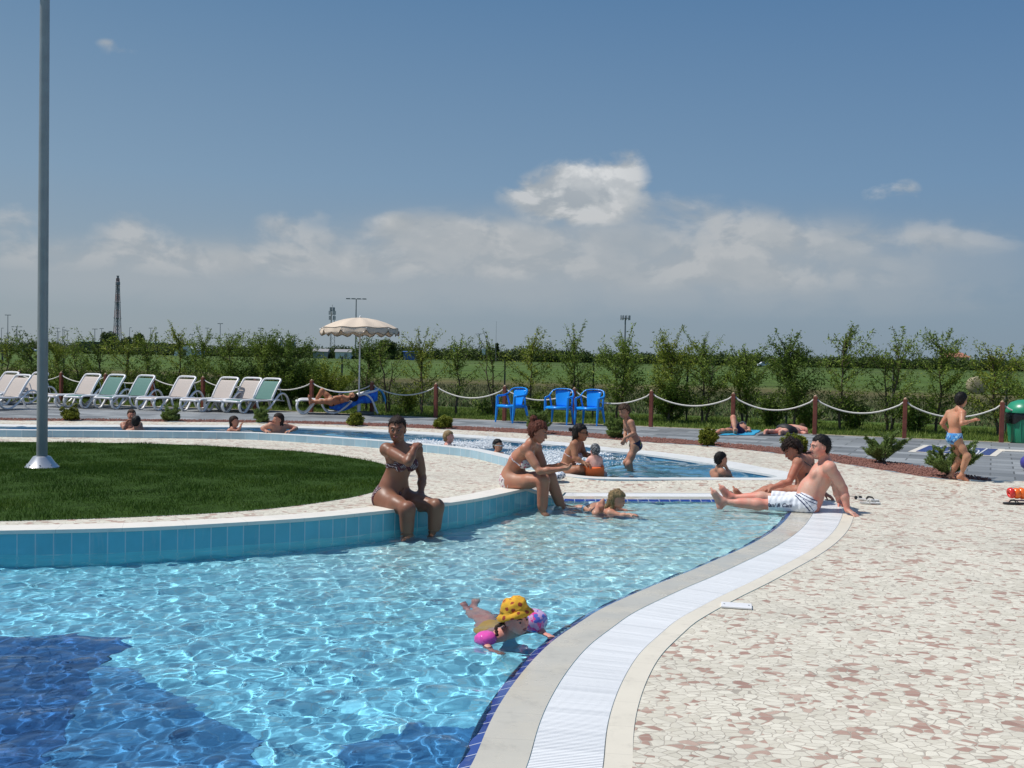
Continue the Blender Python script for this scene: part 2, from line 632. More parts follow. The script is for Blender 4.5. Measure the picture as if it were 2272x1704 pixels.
def objtile(name, col, grout, w, h, gw=0.004, rough=0.4, var=0.12, rot=0.0, off=0.5, dirt=0.15, bumps=0.2, col2=None):
    m, n, b = newmat(name)
    tc = n('ShaderNodeTexCoord').outputs['Object']
    mpn = n('ShaderNodeMapping'); n.L(tc, mpn.inputs[0]); mpn.inputs['Rotation'].default_value = (0, 0, rot)
    br = n('ShaderNodeTexBrick', offset=off)
    n.L(mpn.outputs[0], br.inputs['Vector'])
    br.inputs['Scale'].default_value = 1.0
    br.inputs['Mortar Size'].default_value = gw
    br.inputs['Brick Width'].default_value = w
    br.inputs['Row Height'].default_value = h
    br.inputs['Color1'].default_value = (*[c * (1 - var) for c in col], 1)
    br.inputs['Color2'].default_value = (*[min(1, c * (1 + var)) for c in (col2 or col)], 1)
    br.inputs['Mortar'].default_value = (*grout, 1)
    nz = n.noise(tc, 1.3, 6, 0.65)
    c = n.mix(1.0, br.outputs['Color'], n.ramp(nz.outputs[0], [(0.3, 1 - dirt), (0.7, 1.0)]), 'MULTIPLY')
    n.L(c, b.inputs['Base Color'])
    b.inputs['Roughness'].default_value = rough
    if bumps:
        hgt = n.math('ADD', n.math('MULTIPLY', br.outputs['Fac'], -1.0), n.math('MULTIPLY', n.noise(tc, 40, 4).outputs[0], 0.4))
        n.L(n.bump(hgt, bumps, 0.004), b.inputs['Normal'])
    return m


def stone_mat(name, col, rough, wet=0.0, joint=0.33):
    """smooth coping stone in uv metres with joints across it"""
    m, n, b = newmat(name)
    uv = n('ShaderNodeTexCoord').outputs['UV']
    tc = n('ShaderNodeTexCoord').outputs['Object']
    sep_ = n('ShaderNodeSeparateXYZ'); n.L(uv, sep_.inputs[0])
    fr = n.math('FRACT', n.math('DIVIDE', sep_.outputs[0], joint))
    j = n.math('LESS_THAN', fr, 0.010)
    nz = n.noise(tc, 2.3, 6, 0.6)
    c = n.ramp(nz.outputs[0], [(0.3, tuple(x * 0.93 for x in col)), (0.7, tuple(min(1, x * 1.04) for x in col))])
    c = n.mix(n.math('MULTIPLY', j, 0.45), c, tuple(x * 0.55 for x in col))
    stn = n.ramp(n.noise(tc, 5.5, 7, 0.72).outputs[0], [(0.32, 0.84), (0.46, 0.99)])
    c = n.mix(1.0, c, stn, 'MULTIPLY')
    n.L(c, b.inputs['Base Color'])
    if wet:
        r = n.ramp(n.noise(tc, 3.1, 4, 0.6).outputs[0], [(0.42, 0.12), (0.62, rough)])
        n.L(r, b.inputs['Roughness'])
        n.L(n.bump(n.noise(tc, 30, 3).outputs[0], 0.12, 0.004), b.inputs['Normal'])
    else:
        b.inputs['Roughness'].default_value = rough
        n.L(n.bump(n.noise(tc, 70, 3).outputs[0], 0.1, 0.003), b.inputs['Normal'])
    return m


M = {}
M['mosaic'] = mosaic_mat()
M['coping'] = stone_mat('cream_coping', (0.80, 0.76, 0.68), 0.5, joint=0.5)
M['band'] = stone_mat('outer_band', (0.71, 0.66, 0.55), 0.5, joint=0.33)
M['beach'] = stone_mat('wet_stone', (0.56, 0.53, 0.45), 0.4, wet=1.0, joint=0.33)
M['nosing'] = uvtile('navy_nosing_tile', (0.022, 0.055, 0.26), (0.55, 0.6, 0.68), 0.125, 0.2, 0.0035, 0.08, 0.12)
M['grate'] = simple('white_grate_plastic', (0.86, 0.87, 0.87), 0.35, 0.02, 3.0, spec=0.5)
M['channel'] = simple('channel_plastic', (0.36, 0.38, 0.40), 0.5, 0.1)
M['whiteband'] = stone_mat('white_gutter', (0.78, 0.78, 0.75), 0.4, joint=0.5)
M['tealtile'] = uvtile('teal_wall_tile', (0.13, 0.47, 0.57), (0.50, 0.62, 0.66), 0.135, 0.5, 0.0045, 0.12, 0.05)
M['litundertile'] = uvtile('underwater_lit_wall_tile', (0.20, 0.66, 0.74), (0.40, 0.70, 0.74), 0.135, 0.15, 0.0045, 0.2, 0.05)  # wall below the waterline: brightening by scattered light painted into the tile colour
M['lighttile'] = uvtile('light_blue_wall_tile', (0.36, 0.55, 0.66), (0.55, 0.66, 0.72), 0.27, 0.5, 0.006, 0.2, 0.06)
M['floorA'] = objtile('pool_floor_tile', (0.34, 0.74, 0.84), (0.40, 0.66, 0.70), 0.25, 0.25, 0.006, 0.3, 0.05, rot=0.5, off=0.0, dirt=0.08, bumps=0.0)
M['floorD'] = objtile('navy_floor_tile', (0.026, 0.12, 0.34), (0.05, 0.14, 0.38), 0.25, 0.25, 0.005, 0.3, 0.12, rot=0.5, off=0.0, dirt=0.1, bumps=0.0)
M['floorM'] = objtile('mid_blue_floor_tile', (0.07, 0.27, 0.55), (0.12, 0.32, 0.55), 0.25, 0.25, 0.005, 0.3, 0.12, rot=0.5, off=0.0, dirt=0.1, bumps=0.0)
M['floorF'] = objtile('far_pool_floor_tile', (0.15, 0.42, 0.62), (0.3, 0.5, 0.62), 0.25, 0.25, 0.005, 0.3, 0.08, rot=0.3, off=0.0, dirt=0.1, bumps=0.0)
M['paver'] = objtile('grey_paver', (0.235, 0.25, 0.26), (0.12, 0.125, 0.12), 0.62, 0.41, 0.012, 0.6, 0.30, rot=math.radians(25), off=0.5, dirt=0.22, bumps=0.3, col2=(0.27, 0.285, 0.29))
M['gravel'] = simple('red_gravel', (0.25, 0.125, 0.10), 0.9, 0.4, 38.0, spec=0.2, bump=1.0, bscale=55)
M['wood'] = simple('red_brown_post', (0.20, 0.055, 0.035), 0.55, 0.25, 9)
M['rope'] = simple('white_rope', (0.72, 0.70, 0.64), 0.8, 0.1, 30)
M['white'] = simple('white_plastic', (0.80, 0.80, 0.80), 0.35, 0.04, 3)
M['whitepaint'] = simple('white_paint', (0.78, 0.79, 0.80), 0.3, 0.04, 3)


def floor_absorption_tint():
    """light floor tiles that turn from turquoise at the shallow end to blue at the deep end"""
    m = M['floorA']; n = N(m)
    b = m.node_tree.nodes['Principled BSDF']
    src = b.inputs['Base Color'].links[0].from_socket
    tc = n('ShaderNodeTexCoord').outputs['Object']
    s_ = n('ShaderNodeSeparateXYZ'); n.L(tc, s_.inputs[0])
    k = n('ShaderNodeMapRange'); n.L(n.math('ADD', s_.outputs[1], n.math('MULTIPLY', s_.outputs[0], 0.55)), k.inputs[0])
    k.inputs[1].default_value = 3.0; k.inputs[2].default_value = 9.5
    tint = n.ramp(k.outputs[0], [(0, (0.62, 0.92, 1.16)), (0.55, (0.85, 1.0, 1.08)), (1, (1.7, 1.18, 1.05))])  # depth tint painted into the tile colour in place of absorption in the water
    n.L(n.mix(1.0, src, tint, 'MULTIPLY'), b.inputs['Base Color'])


floor_absorption_tint()


def water_mat(name, tint=(1, 1, 1)):
    m = bpy.data.materials.new(name); m.use_nodes = True
    nt = m.node_tree; nt.nodes.clear()
    g = nt.nodes.new('ShaderNodeBsdfGlass'); g.inputs['IOR'].default_value = 1.33; g.inputs['Roughness'].default_value = 0.0
    g.inputs['Color'].default_value = (*tint, 1)
    o = nt.nodes.new('ShaderNodeOutputMaterial'); nt.links.new(g.outputs[0], o.inputs[0])
    return m


M['water'] = water_mat('pool_water', (0.95, 0.99, 1.0))


def recv(o):
    o.cycles.is_caustics_receiver = True
    for c in o.children: recv(c)
    return o


# ------------------------------------------------------------------ pool outlines
A_px = [(1012.7, 1700.6), (1036, 1646), (1054.6, 1606), (1074.6, 1569.6), (1098, 1535), (1127, 1497), (1156.5, 1464), (1182, 1438.5),
        (1218, 1409), (1255, 1386), (1309, 1351), (1364, 1326), (1437, 1295), (1510, 1267), (1582, 1236.5), (1637, 1213), (1688, 1186),
        (1721, 1162), (1742, 1138), (1750, 1122), (1738, 1112), (1700, 1110), (1600, 1110), (1400, 1109.5), (1260, 1109)]
A_raw = [(-9, 0.6), (-5, 0.75), (-2.6, 1.1), (-1.2, 1.9), (-0.55, 3.0)] + [xy(G(a, b, 0)) for a, b in A_px] + [(0.56, 11.82)]
A = smooth_curve(resample(A_raw, 0.04), 25)
B_px = [(0, 1185), (167, 1182), (334, 1177), (534, 1166), (700, 1155), (829, 1142), (981, 1124), (1060, 1112), (1144, 1094), (1185, 1085)]
B_raw = [(-10, 8.3), (-7.5, 7.75), (-5.6, 7.75)] + [xy(G(a, b, 0.155)) for a, b in B_px] + [(0.38, 11.50), (0.56, 11.80)]
B = smooth_curve(resample(B_raw, 0.04), 25)
nA = normals(A)                      # outward (away from the water)
nB = -normals(B)                     # towards the island
sB = arclen(B)
zB = np.interp(sB, [0, sB[-1] - 0.62, sB[-1]], [0.185, 0.185, 0.012])
OFF = (0.060, 0.28, 0.585, 0.70)
A1, A2, A3, A4 = [A + nA * o for o in OFF]
Bi = B + nB * 0.25
A4 = smooth_curve(A4, 6)
gut_z = 0.0
strip('pool_edge_tiles', A, A1, -0.019, 0.001, M['nosing'], rows=2)
strip('pool_edge_stone', A1, A2, 0.001, 0.004, M['beach'])
strip('gutter_channel', A2, A3, -0.030, -0.030, M['channel'])
strip('paving_border', A3, A4, 0.004, 0.005, M['band'])
strip('island_coping', B - nB * 0.012, Bi, zB, zB, M['coping'])
strip('island_coping_edge', B - nB * 0.012, B - nB * 0.012, zB - 0.03, zB, M['coping'])
recv(strip('island_wall', B, B, -0.022, np.maximum(zB - 0.029, -0.02), M['tealtile'], rows=1))
recv(strip('island_wall_foot', B, B, -1.2, -0.022, M['litundertile'], rows=3))  # submerged part of the same wall, its underwater brightness painted in
recv(strip('pool_wall', A, A, -1.2, -0.019, M['floorA'], rows=2))

# white grating slats across the overflow channel
def slats(name, ca, cb, z, pitch, w, parent=None, thick=0.02):
    s = arclen(ca)
    ts = np.arange(0.02, s[-1] - 0.02, pitch)
    ax = np.stack([np.interp(ts, s, ca[:, i]) for i in (0, 1)], 1)
    bx = np.stack([np.interp(ts, s, cb[:, i]) for i in (0, 1)], 1)
    t = bx - ax; t /= np.linalg.norm(t, axis=1, keepdims=True)
    q = np.stack([-t[:, 1], t[:, 0]], 1) * (w / 2)
    n = len(ts)
    ra = 1.0; L_ = []
    # slat widths widen on the outside of a bend so that the gaps stay even
    db = np.linalg.norm(np.gradient(bx, axis=0), axis=1) / np.maximum(np.linalg.norm(np.gradient(ax, axis=0), axis=1), 1e-6)
    db = np.clip(db, 0.5, 2.2)[:, None]
    tilt = rng.normal(0, 0.00012, n)
    top = [np.c_[ax - q, z + tilt], np.c_[bx - q * db, z + tilt], np.c_[bx + q * db, z - tilt], np.c_[ax + q, z - tilt]]
    bot = [a - np.array([0, 0, thick]) for a in top]
    v = np.stack(top + bot, 1).reshape(-1, 3)
    b = np.arange(n)[:, None] * 8
    quads = np.array([[0, 1, 2, 3], [0, 4, 5, 1], [2, 6, 7, 3], [1, 5, 6, 2], [3, 7, 4, 0]])
    f = (b[:, :, None] + quads[None]).reshape(-1, 4)
    # top face must look up
    return npmesh(name, v, f[:, ::-1], M['grate'], parent)


gr = slats('gutter_grating', A2 + (A3 - A2) * 0.01, A2 + (A3 - A2) * 0.985, 0.002, 0.016, 0.0122)
tag(gr, 'long curved white plastic grating over the overflow gutter beside the blue pool edge', 'grating')

# ------------------------------------------------------------------ far pool
F_px = [(0, 952), (280, 954.5), (560, 958.5), (652, 963), (778, 971), (930, 982.5), (1060, 995.5), (1126, 1009), (1207, 1030), (1252, 1049), (1310, 1057.5),
        (1400, 1059), (1582, 1059.5), (1700, 1060), (1733, 1058), (1700, 1051), (1632, 1040), (1582, 1029), (1425, 1006.6), (1328, 998), (1214, 985),
        (1060, 972), (829, 957), (664, 949.5), (560, 948), (253, 946.8), (0, 946)]
F_raw = [(-20, 16.5), (-16, 18.2), (-12.5, 19.1)] + [xy(G(a, b, 0.08)) for a, b in F_px] + [(-13, 20.7), (-17, 20.6), (-21, 20.3)]
Fc = smooth_curve(resample(F_raw, 0.06, closed=True), 8, closed=True)
nF = normals(Fc, closed=True)
cent = Fc.mean(0)
if inside(Fc, Fc[:50, 0] + nF[:50, 0] * 0.02, Fc[:50, 1] + nF[:50, 1] * 0.02).mean() > 0.5: nF = -nF
# width of the rim: narrow on the island side, wide with a gutter on the far side
farside = (nF[:, 1] > 0.15).astype(float)
for _ in range(30): farside = 0.25 * np.roll(farside, 1) + 0.5 * farside + 0.25 * np.roll(farside, -1)
wF = 0.24 + 0.26 * farside
F1 = Fc + nF * wF[:, None]
F1 = smooth_curve(F1, 10, closed=True)
strip('far_pool_coping', Fc - nF * 0.01, F1, 0.080, 0.082, M['whiteband'], closed=True)
strip('far_pool_coping_edge', Fc - nF * 0.01, Fc - nF * 0.01, 0.05, 0.08, M['whiteband'], closed=True)
recv(strip('far_pool_inner_wall', Fc, Fc, -0.9, 0.05, M['floorF'], closed=True))
strip('far_pool_outer_wall', F1, F1, -0.12, 0.0815, M['lighttile'], closed=True)

# ------------------------------------------------------------------ decks
GF_px = [(-300, 927.5), (0, 933), (280, 935), (560, 938), (753, 943), (900, 949), (1060, 956), (1214, 965), (1430, 981), (1592, 992), (1736, 1008), (1876, 1030), (2000, 1050), (2088, 1063), (2200, 1067)]
GB_px = [(-300, 924), (0, 929.5), (280, 931.5), (560, 934), (753, 938), (900, 943), (1060, 949), (1214, 957), (1430, 971), (1592, 983.5), (1736, 996), (1850, 1010), (1942, 1023), (2020, 1033), (2088, 1045), (2200, 1066)]
GFc = resample([xy(G(a, b, 0.08)) for a, b in GF_px], 0.15)
GBc = resample([xy(G(a, b, 0.08)) for a, b in GB_px], 0.15)
PB_px = [(-300, 880), (0, 890.5), (284, 900), (637, 912.5), (829, 921), (1050, 931), (1328, 942), (1556, 952), (1811, 964), (2007, 972.5), (2272, 984), (2700, 1003)]
PBc = resample([xy(G(a, b, 0.08)) for a, b in PB_px], 0.4)
edge_r = xy(G(2700, 1070, 0.08))
PL = float(PBc[0][0]) - 12; 
deck_outer = np.array([(-30, -6), (30, -6), (30, edge_r[1])] + [edge_r] + [tuple(p) for p in GFc[::-1]] + [(-30, float(GFc[0][1]) + 0.4)])
pool_hole = np.vstack([A4, A[-1:], Bi[::-1]])
pool_hole = np.vstack([[(-10, 0.6 - 0.7)], pool_hole])
lawn_px = [(-900, 1140), (-400, 1158), (0, 1157), (253, 1149.6), (420, 1142), (560, 1133), (700, 1117), (800, 1100), (850, 1084), (878, 1066), (882, 1052), (868, 1040),
           (847, 1029), (760, 1013), (677, 1003), (560, 995), (380, 986), (150, 981.5), (0, 981), (-400, 985)]
lawn = smooth_curve(resample([xy(Gz(a, b)) for a, b in lawn_px], 0.08, closed=True), 6, closed=True)
g1 = (np.unique(np.r_[np.arange(-29.5, -12, 1.5), np.arange(-12, 12, 0.33), np.arange(12, 29.6, 1.5)]),
      np.unique(np.r_[np.arange(-5.5, 3, 1.0), np.arange(3, 22, 0.33), np.arange(22, 29, 1.0)]))
pool_deck = region('pool_deck', deck_outer, [pool_hole, F1, lawn], zdeck, M['mosaic'], g1)
z8 = lambda x, y: np.full(np.shape(x), 0.08)
pave_outer = np.vstack([GBc, [edge_r], [(30, edge_r[1]), (30, float(PBc[-1][1]) - 1.5)], PBc[::-1], [(-30, float(PBc[0][1]) + 3), (-30, float(GBc[0][1]) + 0.4)]])
region('grey_paving', pave_outer, [], z8, M['paver'], (np.arange(-29, 29, 3.0), np.arange(14, 33, 3.0)))
grav = np.vstack([GFc, GBc[::-1]])
region('gravel_bed', grav, [], lambda x, y: 0.085 + 0.012 * np.sin(x * 9) * np.cos(y * 13), M['gravel'], (np.arange(-16, 12, 0.12), np.arange(14, 26, 0.12)))
# loose stones of the gravel bed
def scatter_stones(poly, n, z, size, name, m):
    lo = poly.min(0); hi = poly.max(0)
    x = rng.uniform(lo[0], hi[0], n * 14); y = rng.uniform(lo[1], hi[1], n * 14)
    k = inside(poly, x, y); x = x[k][:n]; y = y[k][:n]
    base = np.array([(1, 0, 0), (0, 1, 0), (-1, 0, 0), (0, -1, 0), (0, 0, .8), (0, 0, -.6)], float)
    fa = np.array([(0, 1, 4), (1, 2, 4), (2, 3, 4), (3, 0, 4), (1, 0, 5), (2, 1, 5), (3, 2, 5), (0, 3, 5)])
    k_ = len(x)
    s = rng.uniform(0.5, 1.0, (k_, 1, 3)) * size
    a = rng.uniform(0, 6.28, k_)
    v = base[None] * s
    vx = v[:, :, 0] * np.cos(a)[:, None] - v[:, :, 1] * np.sin(a)[:, None]
    vy = v[:, :, 0] * np.sin(a)[:, None] + v[:, :, 1] * np.cos(a)[:, None]
    v = np.stack([vx + x[:, None], vy + y[:, None], v[:, :, 2] + z], -1).reshape(-1, 3)
    f = (np.arange(k_)[:, None, None] * 6 + fa[None]).reshape(-1, 3)
    o = npmesh(name, v, f, m); o['kind'] = 'stuff'
    return o
scatter_stones(grav, 9000, 0.10, 0.022, 'gravel_stones', M['gravel'])

# pale dirt strip behind the paving, then the fields
M['dirt'] = simple('pale_dirt', (0.30, 0.26, 0.18), 0.9, 0.35, 5.0, spec=0.1, bump=0.6, bscale=30)
PBo = PBc + np.array([0.15, 0.45])


def ground_mat():
    m, n, b = newmat('field_ground')
    tc = n('ShaderNodeTexCoord').outputs['Object']
    s_ = n('ShaderNodeSeparateXYZ'); n.L(tc, s_.inputs[0])
    # distance beyond the paving measured across the fields
    d = n.math('ADD', s_.outputs[1], n.math('MULTIPLY', s_.outputs[0], 0.30))
    wob = n.noise(tc, 0.06, 4, 0.6)
    d2 = n.math('ADD', d, n.math('MULTIPLY', n.math('SUBTRACT', wob.outputs[0], 0.5), n.math('MULTIPLY', d, 0.30)))
    lg = n.math('LOGARITHM', n.math('MAXIMUM', d2, 1.0), 10.0)
    k = n('ShaderNodeMapRange'); n.L(lg, k.inputs[0]); k.inputs[1].default_value = 1.2; k.inputs[2].default_value = 3.2
    def q(dist): return (math.log10(dist) - 1.2) / 2.0
    base = n.ramp(k.outputs[0], [(q(20), (0.11, 0.17, 0.030)), (q(32), (0.095, 0.155, 0.028)), (q(40), (0.075, 0.125, 0.030)), (q(50), (0.085, 0.125, 0.036)), (q(62), (0.11, 0.12, 0.05)),
                                 (q(78), (0.135, 0.12, 0.055)), (q(88), (0.095, 0.145, 0.038)), (q(140), (0.088, 0.148, 0.038)), (q(230), (0.10, 0.15, 0.045)), (q(330), (0.06, 0.10, 0.025)), (q(900), (0.06, 0.09, 0.04))])
    nz = n.noise(tc, 1.7, 6, 0.7)
    n_b = n.noise(tc, 0.23, 5, 0.65)
    c = n.mix(1.0, base, n.ramp(nz.outputs[0], [(0.3, 0.55), (0.7, 1.35)]), 'MULTIPLY')
    c = n.mix(1.0, c, n.ramp(n_b.outputs[0], [(0.3, 0.7), (0.7, 1.2)]), 'MULTIPLY')
    mr_ = n('ShaderNodeMapping'); n.L(tc, mr_.inputs[0]); mr_.inputs['Scale'].default_value = (0.03, 0.35, 1); mr_.inputs['Rotation'].default_value = (0, 0, 0.3)
    c = n.mix(1.0, c, n.ramp(n.noise(mr_.outputs[0], 1.0, 6, 0.7).outputs[0], [(0.3, 0.72), (0.7, 1.25)]), 'MULTIPLY')
    # bare patches close to the paving
    bare = n('ShaderNodeMapRange'); n.L(n.math('ADD', n.math('MULTIPLY', n.noise(tc, 0.9, 4).outputs[0], 6.0), n.math('MULTIPLY', d, -0.0)), bare.inputs[0]); bare.inputs[1].default_value = 3.3; bare.inputs[2].default_value = 3.8
    near = n('ShaderNodeMapRange'); n.L(d, near.inputs[0]); near.inputs[1].default_value = 26.5; near.inputs[2].default_value = 24.5
    c = n.mix(n.math('MULTIPLY', n.math('MULTIPLY', bare.outputs[0], near.outputs[0]), 0.8), c, (0.26, 0.23, 0.15))
    n.L(c, b.inputs['Base Color'])
    b.inputs['Roughness'].default_value = 0.95
    b.inputs['Specular IOR Level'].default_value = 0.1
    n.L(n.bump(n.noise(tc, 9, 5, 0.7).outputs[0], 1.0, 0.08), b.inputs['Normal'])
    return m


M['ground'] = ground_mat()


def zground(x, y):
    x = np.asarray(x, float); y = np.asarray(y, float)
    d = y + 0.36 * x
    z = 0.05 - 0.55 * sstep(26, 46, d)
    return np.where(y < 12, -0.05, z)


ring = lambda R, n: [(R * math.cos(a), R * math.sin(a)) for a in np.linspace(0, 2 * PI, n, endpoint=False)]
deck_hole = np.vstack([[(-30, -6), (30, -6), (30, float(PBc[-1][1]) - 1.5)], PBc[::-1], [(-30, float(PBc[0][1]) + 3)]])
gx = np.unique(np.r_[-np.geomspace(32, 3000, 14), np.arange(-30, 31, 2.0), np.geomspace(32, 3000, 14)])
gy = np.unique(np.r_[-np.geomspace(8, 3000, 10), np.arange(-6, 60, 2.0), np.geomspace(62, 3500, 18)])
region('ground', np.array(ring(5200, 48)), [deck_hole], zground, M['ground'], (gx, gy))
dirt = np.vstack([PBc, PBo[::-1]])
region('dirt_strip', dirt, [], lambda x, y: np.full(np.shape(x), 0.062), M['dirt'], (np.arange(-20, 20, 1.0), np.arange(16, 33, 0.2)))

# ------------------------------------------------------------------ pool floors
def zfloor(x, y):
    x = np.asarray(x, float); y = np.asarray(y, float)
    return -(0.24 + 0.055 * np.clip(11.8 - y, 0, 9) - 0.03 * np.clip(x, -1, 3))


pool_out = np.vstack([[(-11, 0.0)], A + nA * 0.03, (B + nB * 0.03)[::-1]])
recv(region('pool_floor', pool_out, [], zfloor, M['floorA'], (np.arange(-10, 4, 0.5), np.arange(1, 12, 0.5))))


def Gw(px, py, zf=zfloor):
    """point of the pool floor seen through the flat water under a pixel"""
    d = ray(px, py); p = G(px, py, -0.012)
    hor = Vector((d.x, d.y)); h = hor.length
    s1 = h / d.length; s2 = s1 / 1.33
    t2 = s2 / math.sqrt(1 - s2 * s2)
    hd = hor / h; dep = 0.5
    for _ in range(6):
        q = (p.x + hd.x * t2 * dep, p.y + hd.y * t2 * dep)
        dep = -float(zf(q[0], q[1]))
    return q


def patch(name, px, m, dz):
    c = resample([Gw(a, b) for a, b in px], 0.1, closed=True)
    return recv(region(name, c, [], zfloor, m, (np.arange(-9, 3, 0.4), np.arange(1, 12, 0.4)), dz=dz))


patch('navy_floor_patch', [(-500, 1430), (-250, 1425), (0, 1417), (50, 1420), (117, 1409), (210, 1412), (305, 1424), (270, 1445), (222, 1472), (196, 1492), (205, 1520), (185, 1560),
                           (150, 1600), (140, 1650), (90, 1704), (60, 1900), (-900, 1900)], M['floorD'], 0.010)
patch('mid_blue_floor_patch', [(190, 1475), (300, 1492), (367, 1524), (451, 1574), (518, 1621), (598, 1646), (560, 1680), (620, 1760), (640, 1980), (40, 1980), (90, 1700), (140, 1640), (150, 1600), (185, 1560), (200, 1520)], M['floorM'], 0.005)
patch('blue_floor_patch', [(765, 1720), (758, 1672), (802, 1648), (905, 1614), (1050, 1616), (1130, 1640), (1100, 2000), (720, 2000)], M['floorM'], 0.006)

def zfar(x, y):
    # shelf close to the near edge where people sit
    x = np.asarray(x, float); y = np.asarray(y, float)
    near = np.interp(x, [-30, -4.8, -0.07, 0.45, 1.0, 5], [18, 18, 15.9, 14.5, 13.4, 13.4])
    return -0.02 - 0.62 * sstep(0.9, 2.2, y - near) * np.where(x > 0.2, 1, 1) - 0.03
recv(region('far_pool_floor', Fc + nF * 0.02, [], zfar, M['floorF'], (np.arange(-20, 5, 0.4), np.arange(13, 22, 0.2))))

# ------------------------------------------------------------------ water
def wave_field(X, Y, seed, amp, lam0=0.10, span=12.0, n=64, aniso=0.0):
    r = np.random.default_rng(seed)
    Z = np.zeros_like(X)
    for i in range(n):
        lam = lam0 * (span ** r.random())
        th = r.uniform(0, 2 * PI) if r.random() > aniso else r.normal(PI / 2, 0.5)
        k = 2 * PI / lam
        ph = k * (X * math.cos(th) + Y * math.sin(th)) + r.uniform(0, 6.28)
        Z += lam ** 1.0 * np.sin(ph + 0.9 * np.sin(0.31 * ph + r.uniform(0, 6)))
    return Z * amp / math.sqrt(n)


def water_sheet(name, poly, x0, x1, y0, y1, st, z, seed, amp, lam0=0.1, aniso=0.0, mod=None):
    xs = np.arange(x0, x1, st); ys = np.arange(y0, y1, st)
    X, Y = np.meshgrid(xs, ys)
    Z = wave_field(X, Y, seed, amp, lam0, aniso=aniso)
    if mod is not None: Z *= mod(X, Y)
    cx = (X[:-1, :-1] + st / 2); cy = (Y[:-1, :-1] + st / 2)
    k = inside(poly, cx.ravel(), cy.ravel())
    ny, nx = X.shape
    idx = np.arange(nx * ny).reshape(ny, nx)
    f = np.stack([idx[:-1, :-1], idx[:-1, 1:], idx[1:, 1:], idx[1:, :-1]], -1).reshape(-1, 4)[k]
    used = np.unique(f)
    remap = np.full(nx * ny, -1); remap[used] = np.arange(len(used))
    v = np.stack([X.ravel(), Y.ravel(), Z.ravel() + z], 1)[used]
    o = npmesh(name, v, remap[f], M['water'], smooth=True)
    o['kind'] = 'structure'
    o.cycles.is_caustics_caster = True
    return o, (lambda x, y: z)


pool_w = np.vstack([[(-10, 0.3)], A + nA * 0.035, (B + nB * 0.05)[::-1]])
WZ = -0.014
water_sheet('pool_water', pool_w, -8.5, 4, 0.8, 12.2, 0.021, WZ, 11, 0.0225, lam0=0.055, aniso=0.35)
FWZ = 0.045
water_sheet('far_pool_water', Fc + nF * 0.02, -20, 5, 13, 21.5, 0.05, FWZ, 5, 0.026, lam0=0.2)
# ------------------------------------------------------------------ foliage tools
def leaf_mat(name, dark, light, trans=0.25, patch=0.0):
    m, n, b = newmat(name)
    g = n('ShaderNodeNewGeometry')
    c = n.ramp(g.outputs['Random Per Island'], [(0, dark), (0.55, tuple((a + b_) / 2 for a, b_ in zip(dark, light))), (1, light)])
    tco = n('ShaderNodeTexCoord').outputs['Object']
    if patch:
        pn = n.noise(tco, 0.9, 5, 0.65)
        c = n.mix(1.0, c, n.ramp(pn.outputs[0], [(0.32, (0.72, 0.78, 0.8)), (0.5, (1, 1, 1)), (0.7, (1.55, 1.25, 1.1))]), 'MULTIPLY')
    n.L(c, b.inputs['Base Color'])
    b.inputs['Roughness'].default_value = 0.45
    b.inputs['Specular IOR Level'].default_value = 0.16
    b.inputs['Roughness'].default_value = 0.55
    tr = n('ShaderNodeBsdfTranslucent'); n.L(c, tr.inputs[0])
    mx = n('ShaderNodeMixShader'); mx.inputs[0].default_value = trans
    out = m.node_tree.nodes['Material Output']
    n.L(b.outputs[0], mx.inputs[1]); n.L(tr.outputs[0], mx.inputs[2]); n.L(mx.outputs[0], out.inputs[0])
    return m


M['leafA'] = leaf_mat('hornbeam_leaves', (0.085, 0.135, 0.018), (0.27, 0.36, 0.065))
M['leafB'] = leaf_mat('yellow_green_leaves', (0.11, 0.155, 0.016), (0.34, 0.39, 0.06))
M['leafC'] = leaf_mat('dark_leaves', (0.055, 0.100, 0.016), (0.18, 0.26, 0.045))
M['needle'] = leaf_mat('juniper_needles', (0.09, 0.15, 0.035), (0.30, 0.40, 0.13))
M['shrub'] = leaf_mat('clipped_shrub_leaves', (0.07, 0.105, 0.012), (0.32, 0.34, 0.05))
M['farleaf'] = leaf_mat('far_foliage', (0.034, 0.060, 0.018), (0.10, 0.14, 0.04), 0.1)
M['grass'] = leaf_mat('lawn_blades', (0.028, 0.070, 0.007), (0.085, 0.165, 0.02), 0.2, 1.0)
M['weed'] = leaf_mat('field_weeds', (0.06, 0.085, 0.03), (0.16, 0.15, 0.07), 0.1)
M['wgrass'] = leaf_mat('rough_grass', (0.07, 0.12, 0.018), (0.22, 0.28, 0.06), 0.2)
M['bark'] = simple('grey_bark', (0.12, 0.095, 0.07), 0.9, 0.3, 30, spec=0.1)


def leaves(pts, size, r, up=0.35, aspect=0.6):
    """diamond leaf quads at pts; returns v,f"""
    n = len(pts)
    nrm = r.normal(size=(n, 3)); nrm[:, 2] += up * 2
    nrm /= np.linalg.norm(nrm, axis=1, keepdims=True)
    t = np.cross(nrm, r.normal(size=(n, 3))); t /= np.linalg.norm(t, axis=1, keepdims=True)
    b = np.cross(nrm, t)
    s = size * r.uniform(0.6, 1.3, (n, 1))
    v = np.stack([pts - t * s, pts - b * s * aspect * 0.5 + nrm * s * .12, pts + t * s, pts + b * s * aspect * 0.5 + nrm * s * .12], 1).reshape(-1, 3)
    f = np.arange(n * 4).reshape(n, 4)
    return v, f


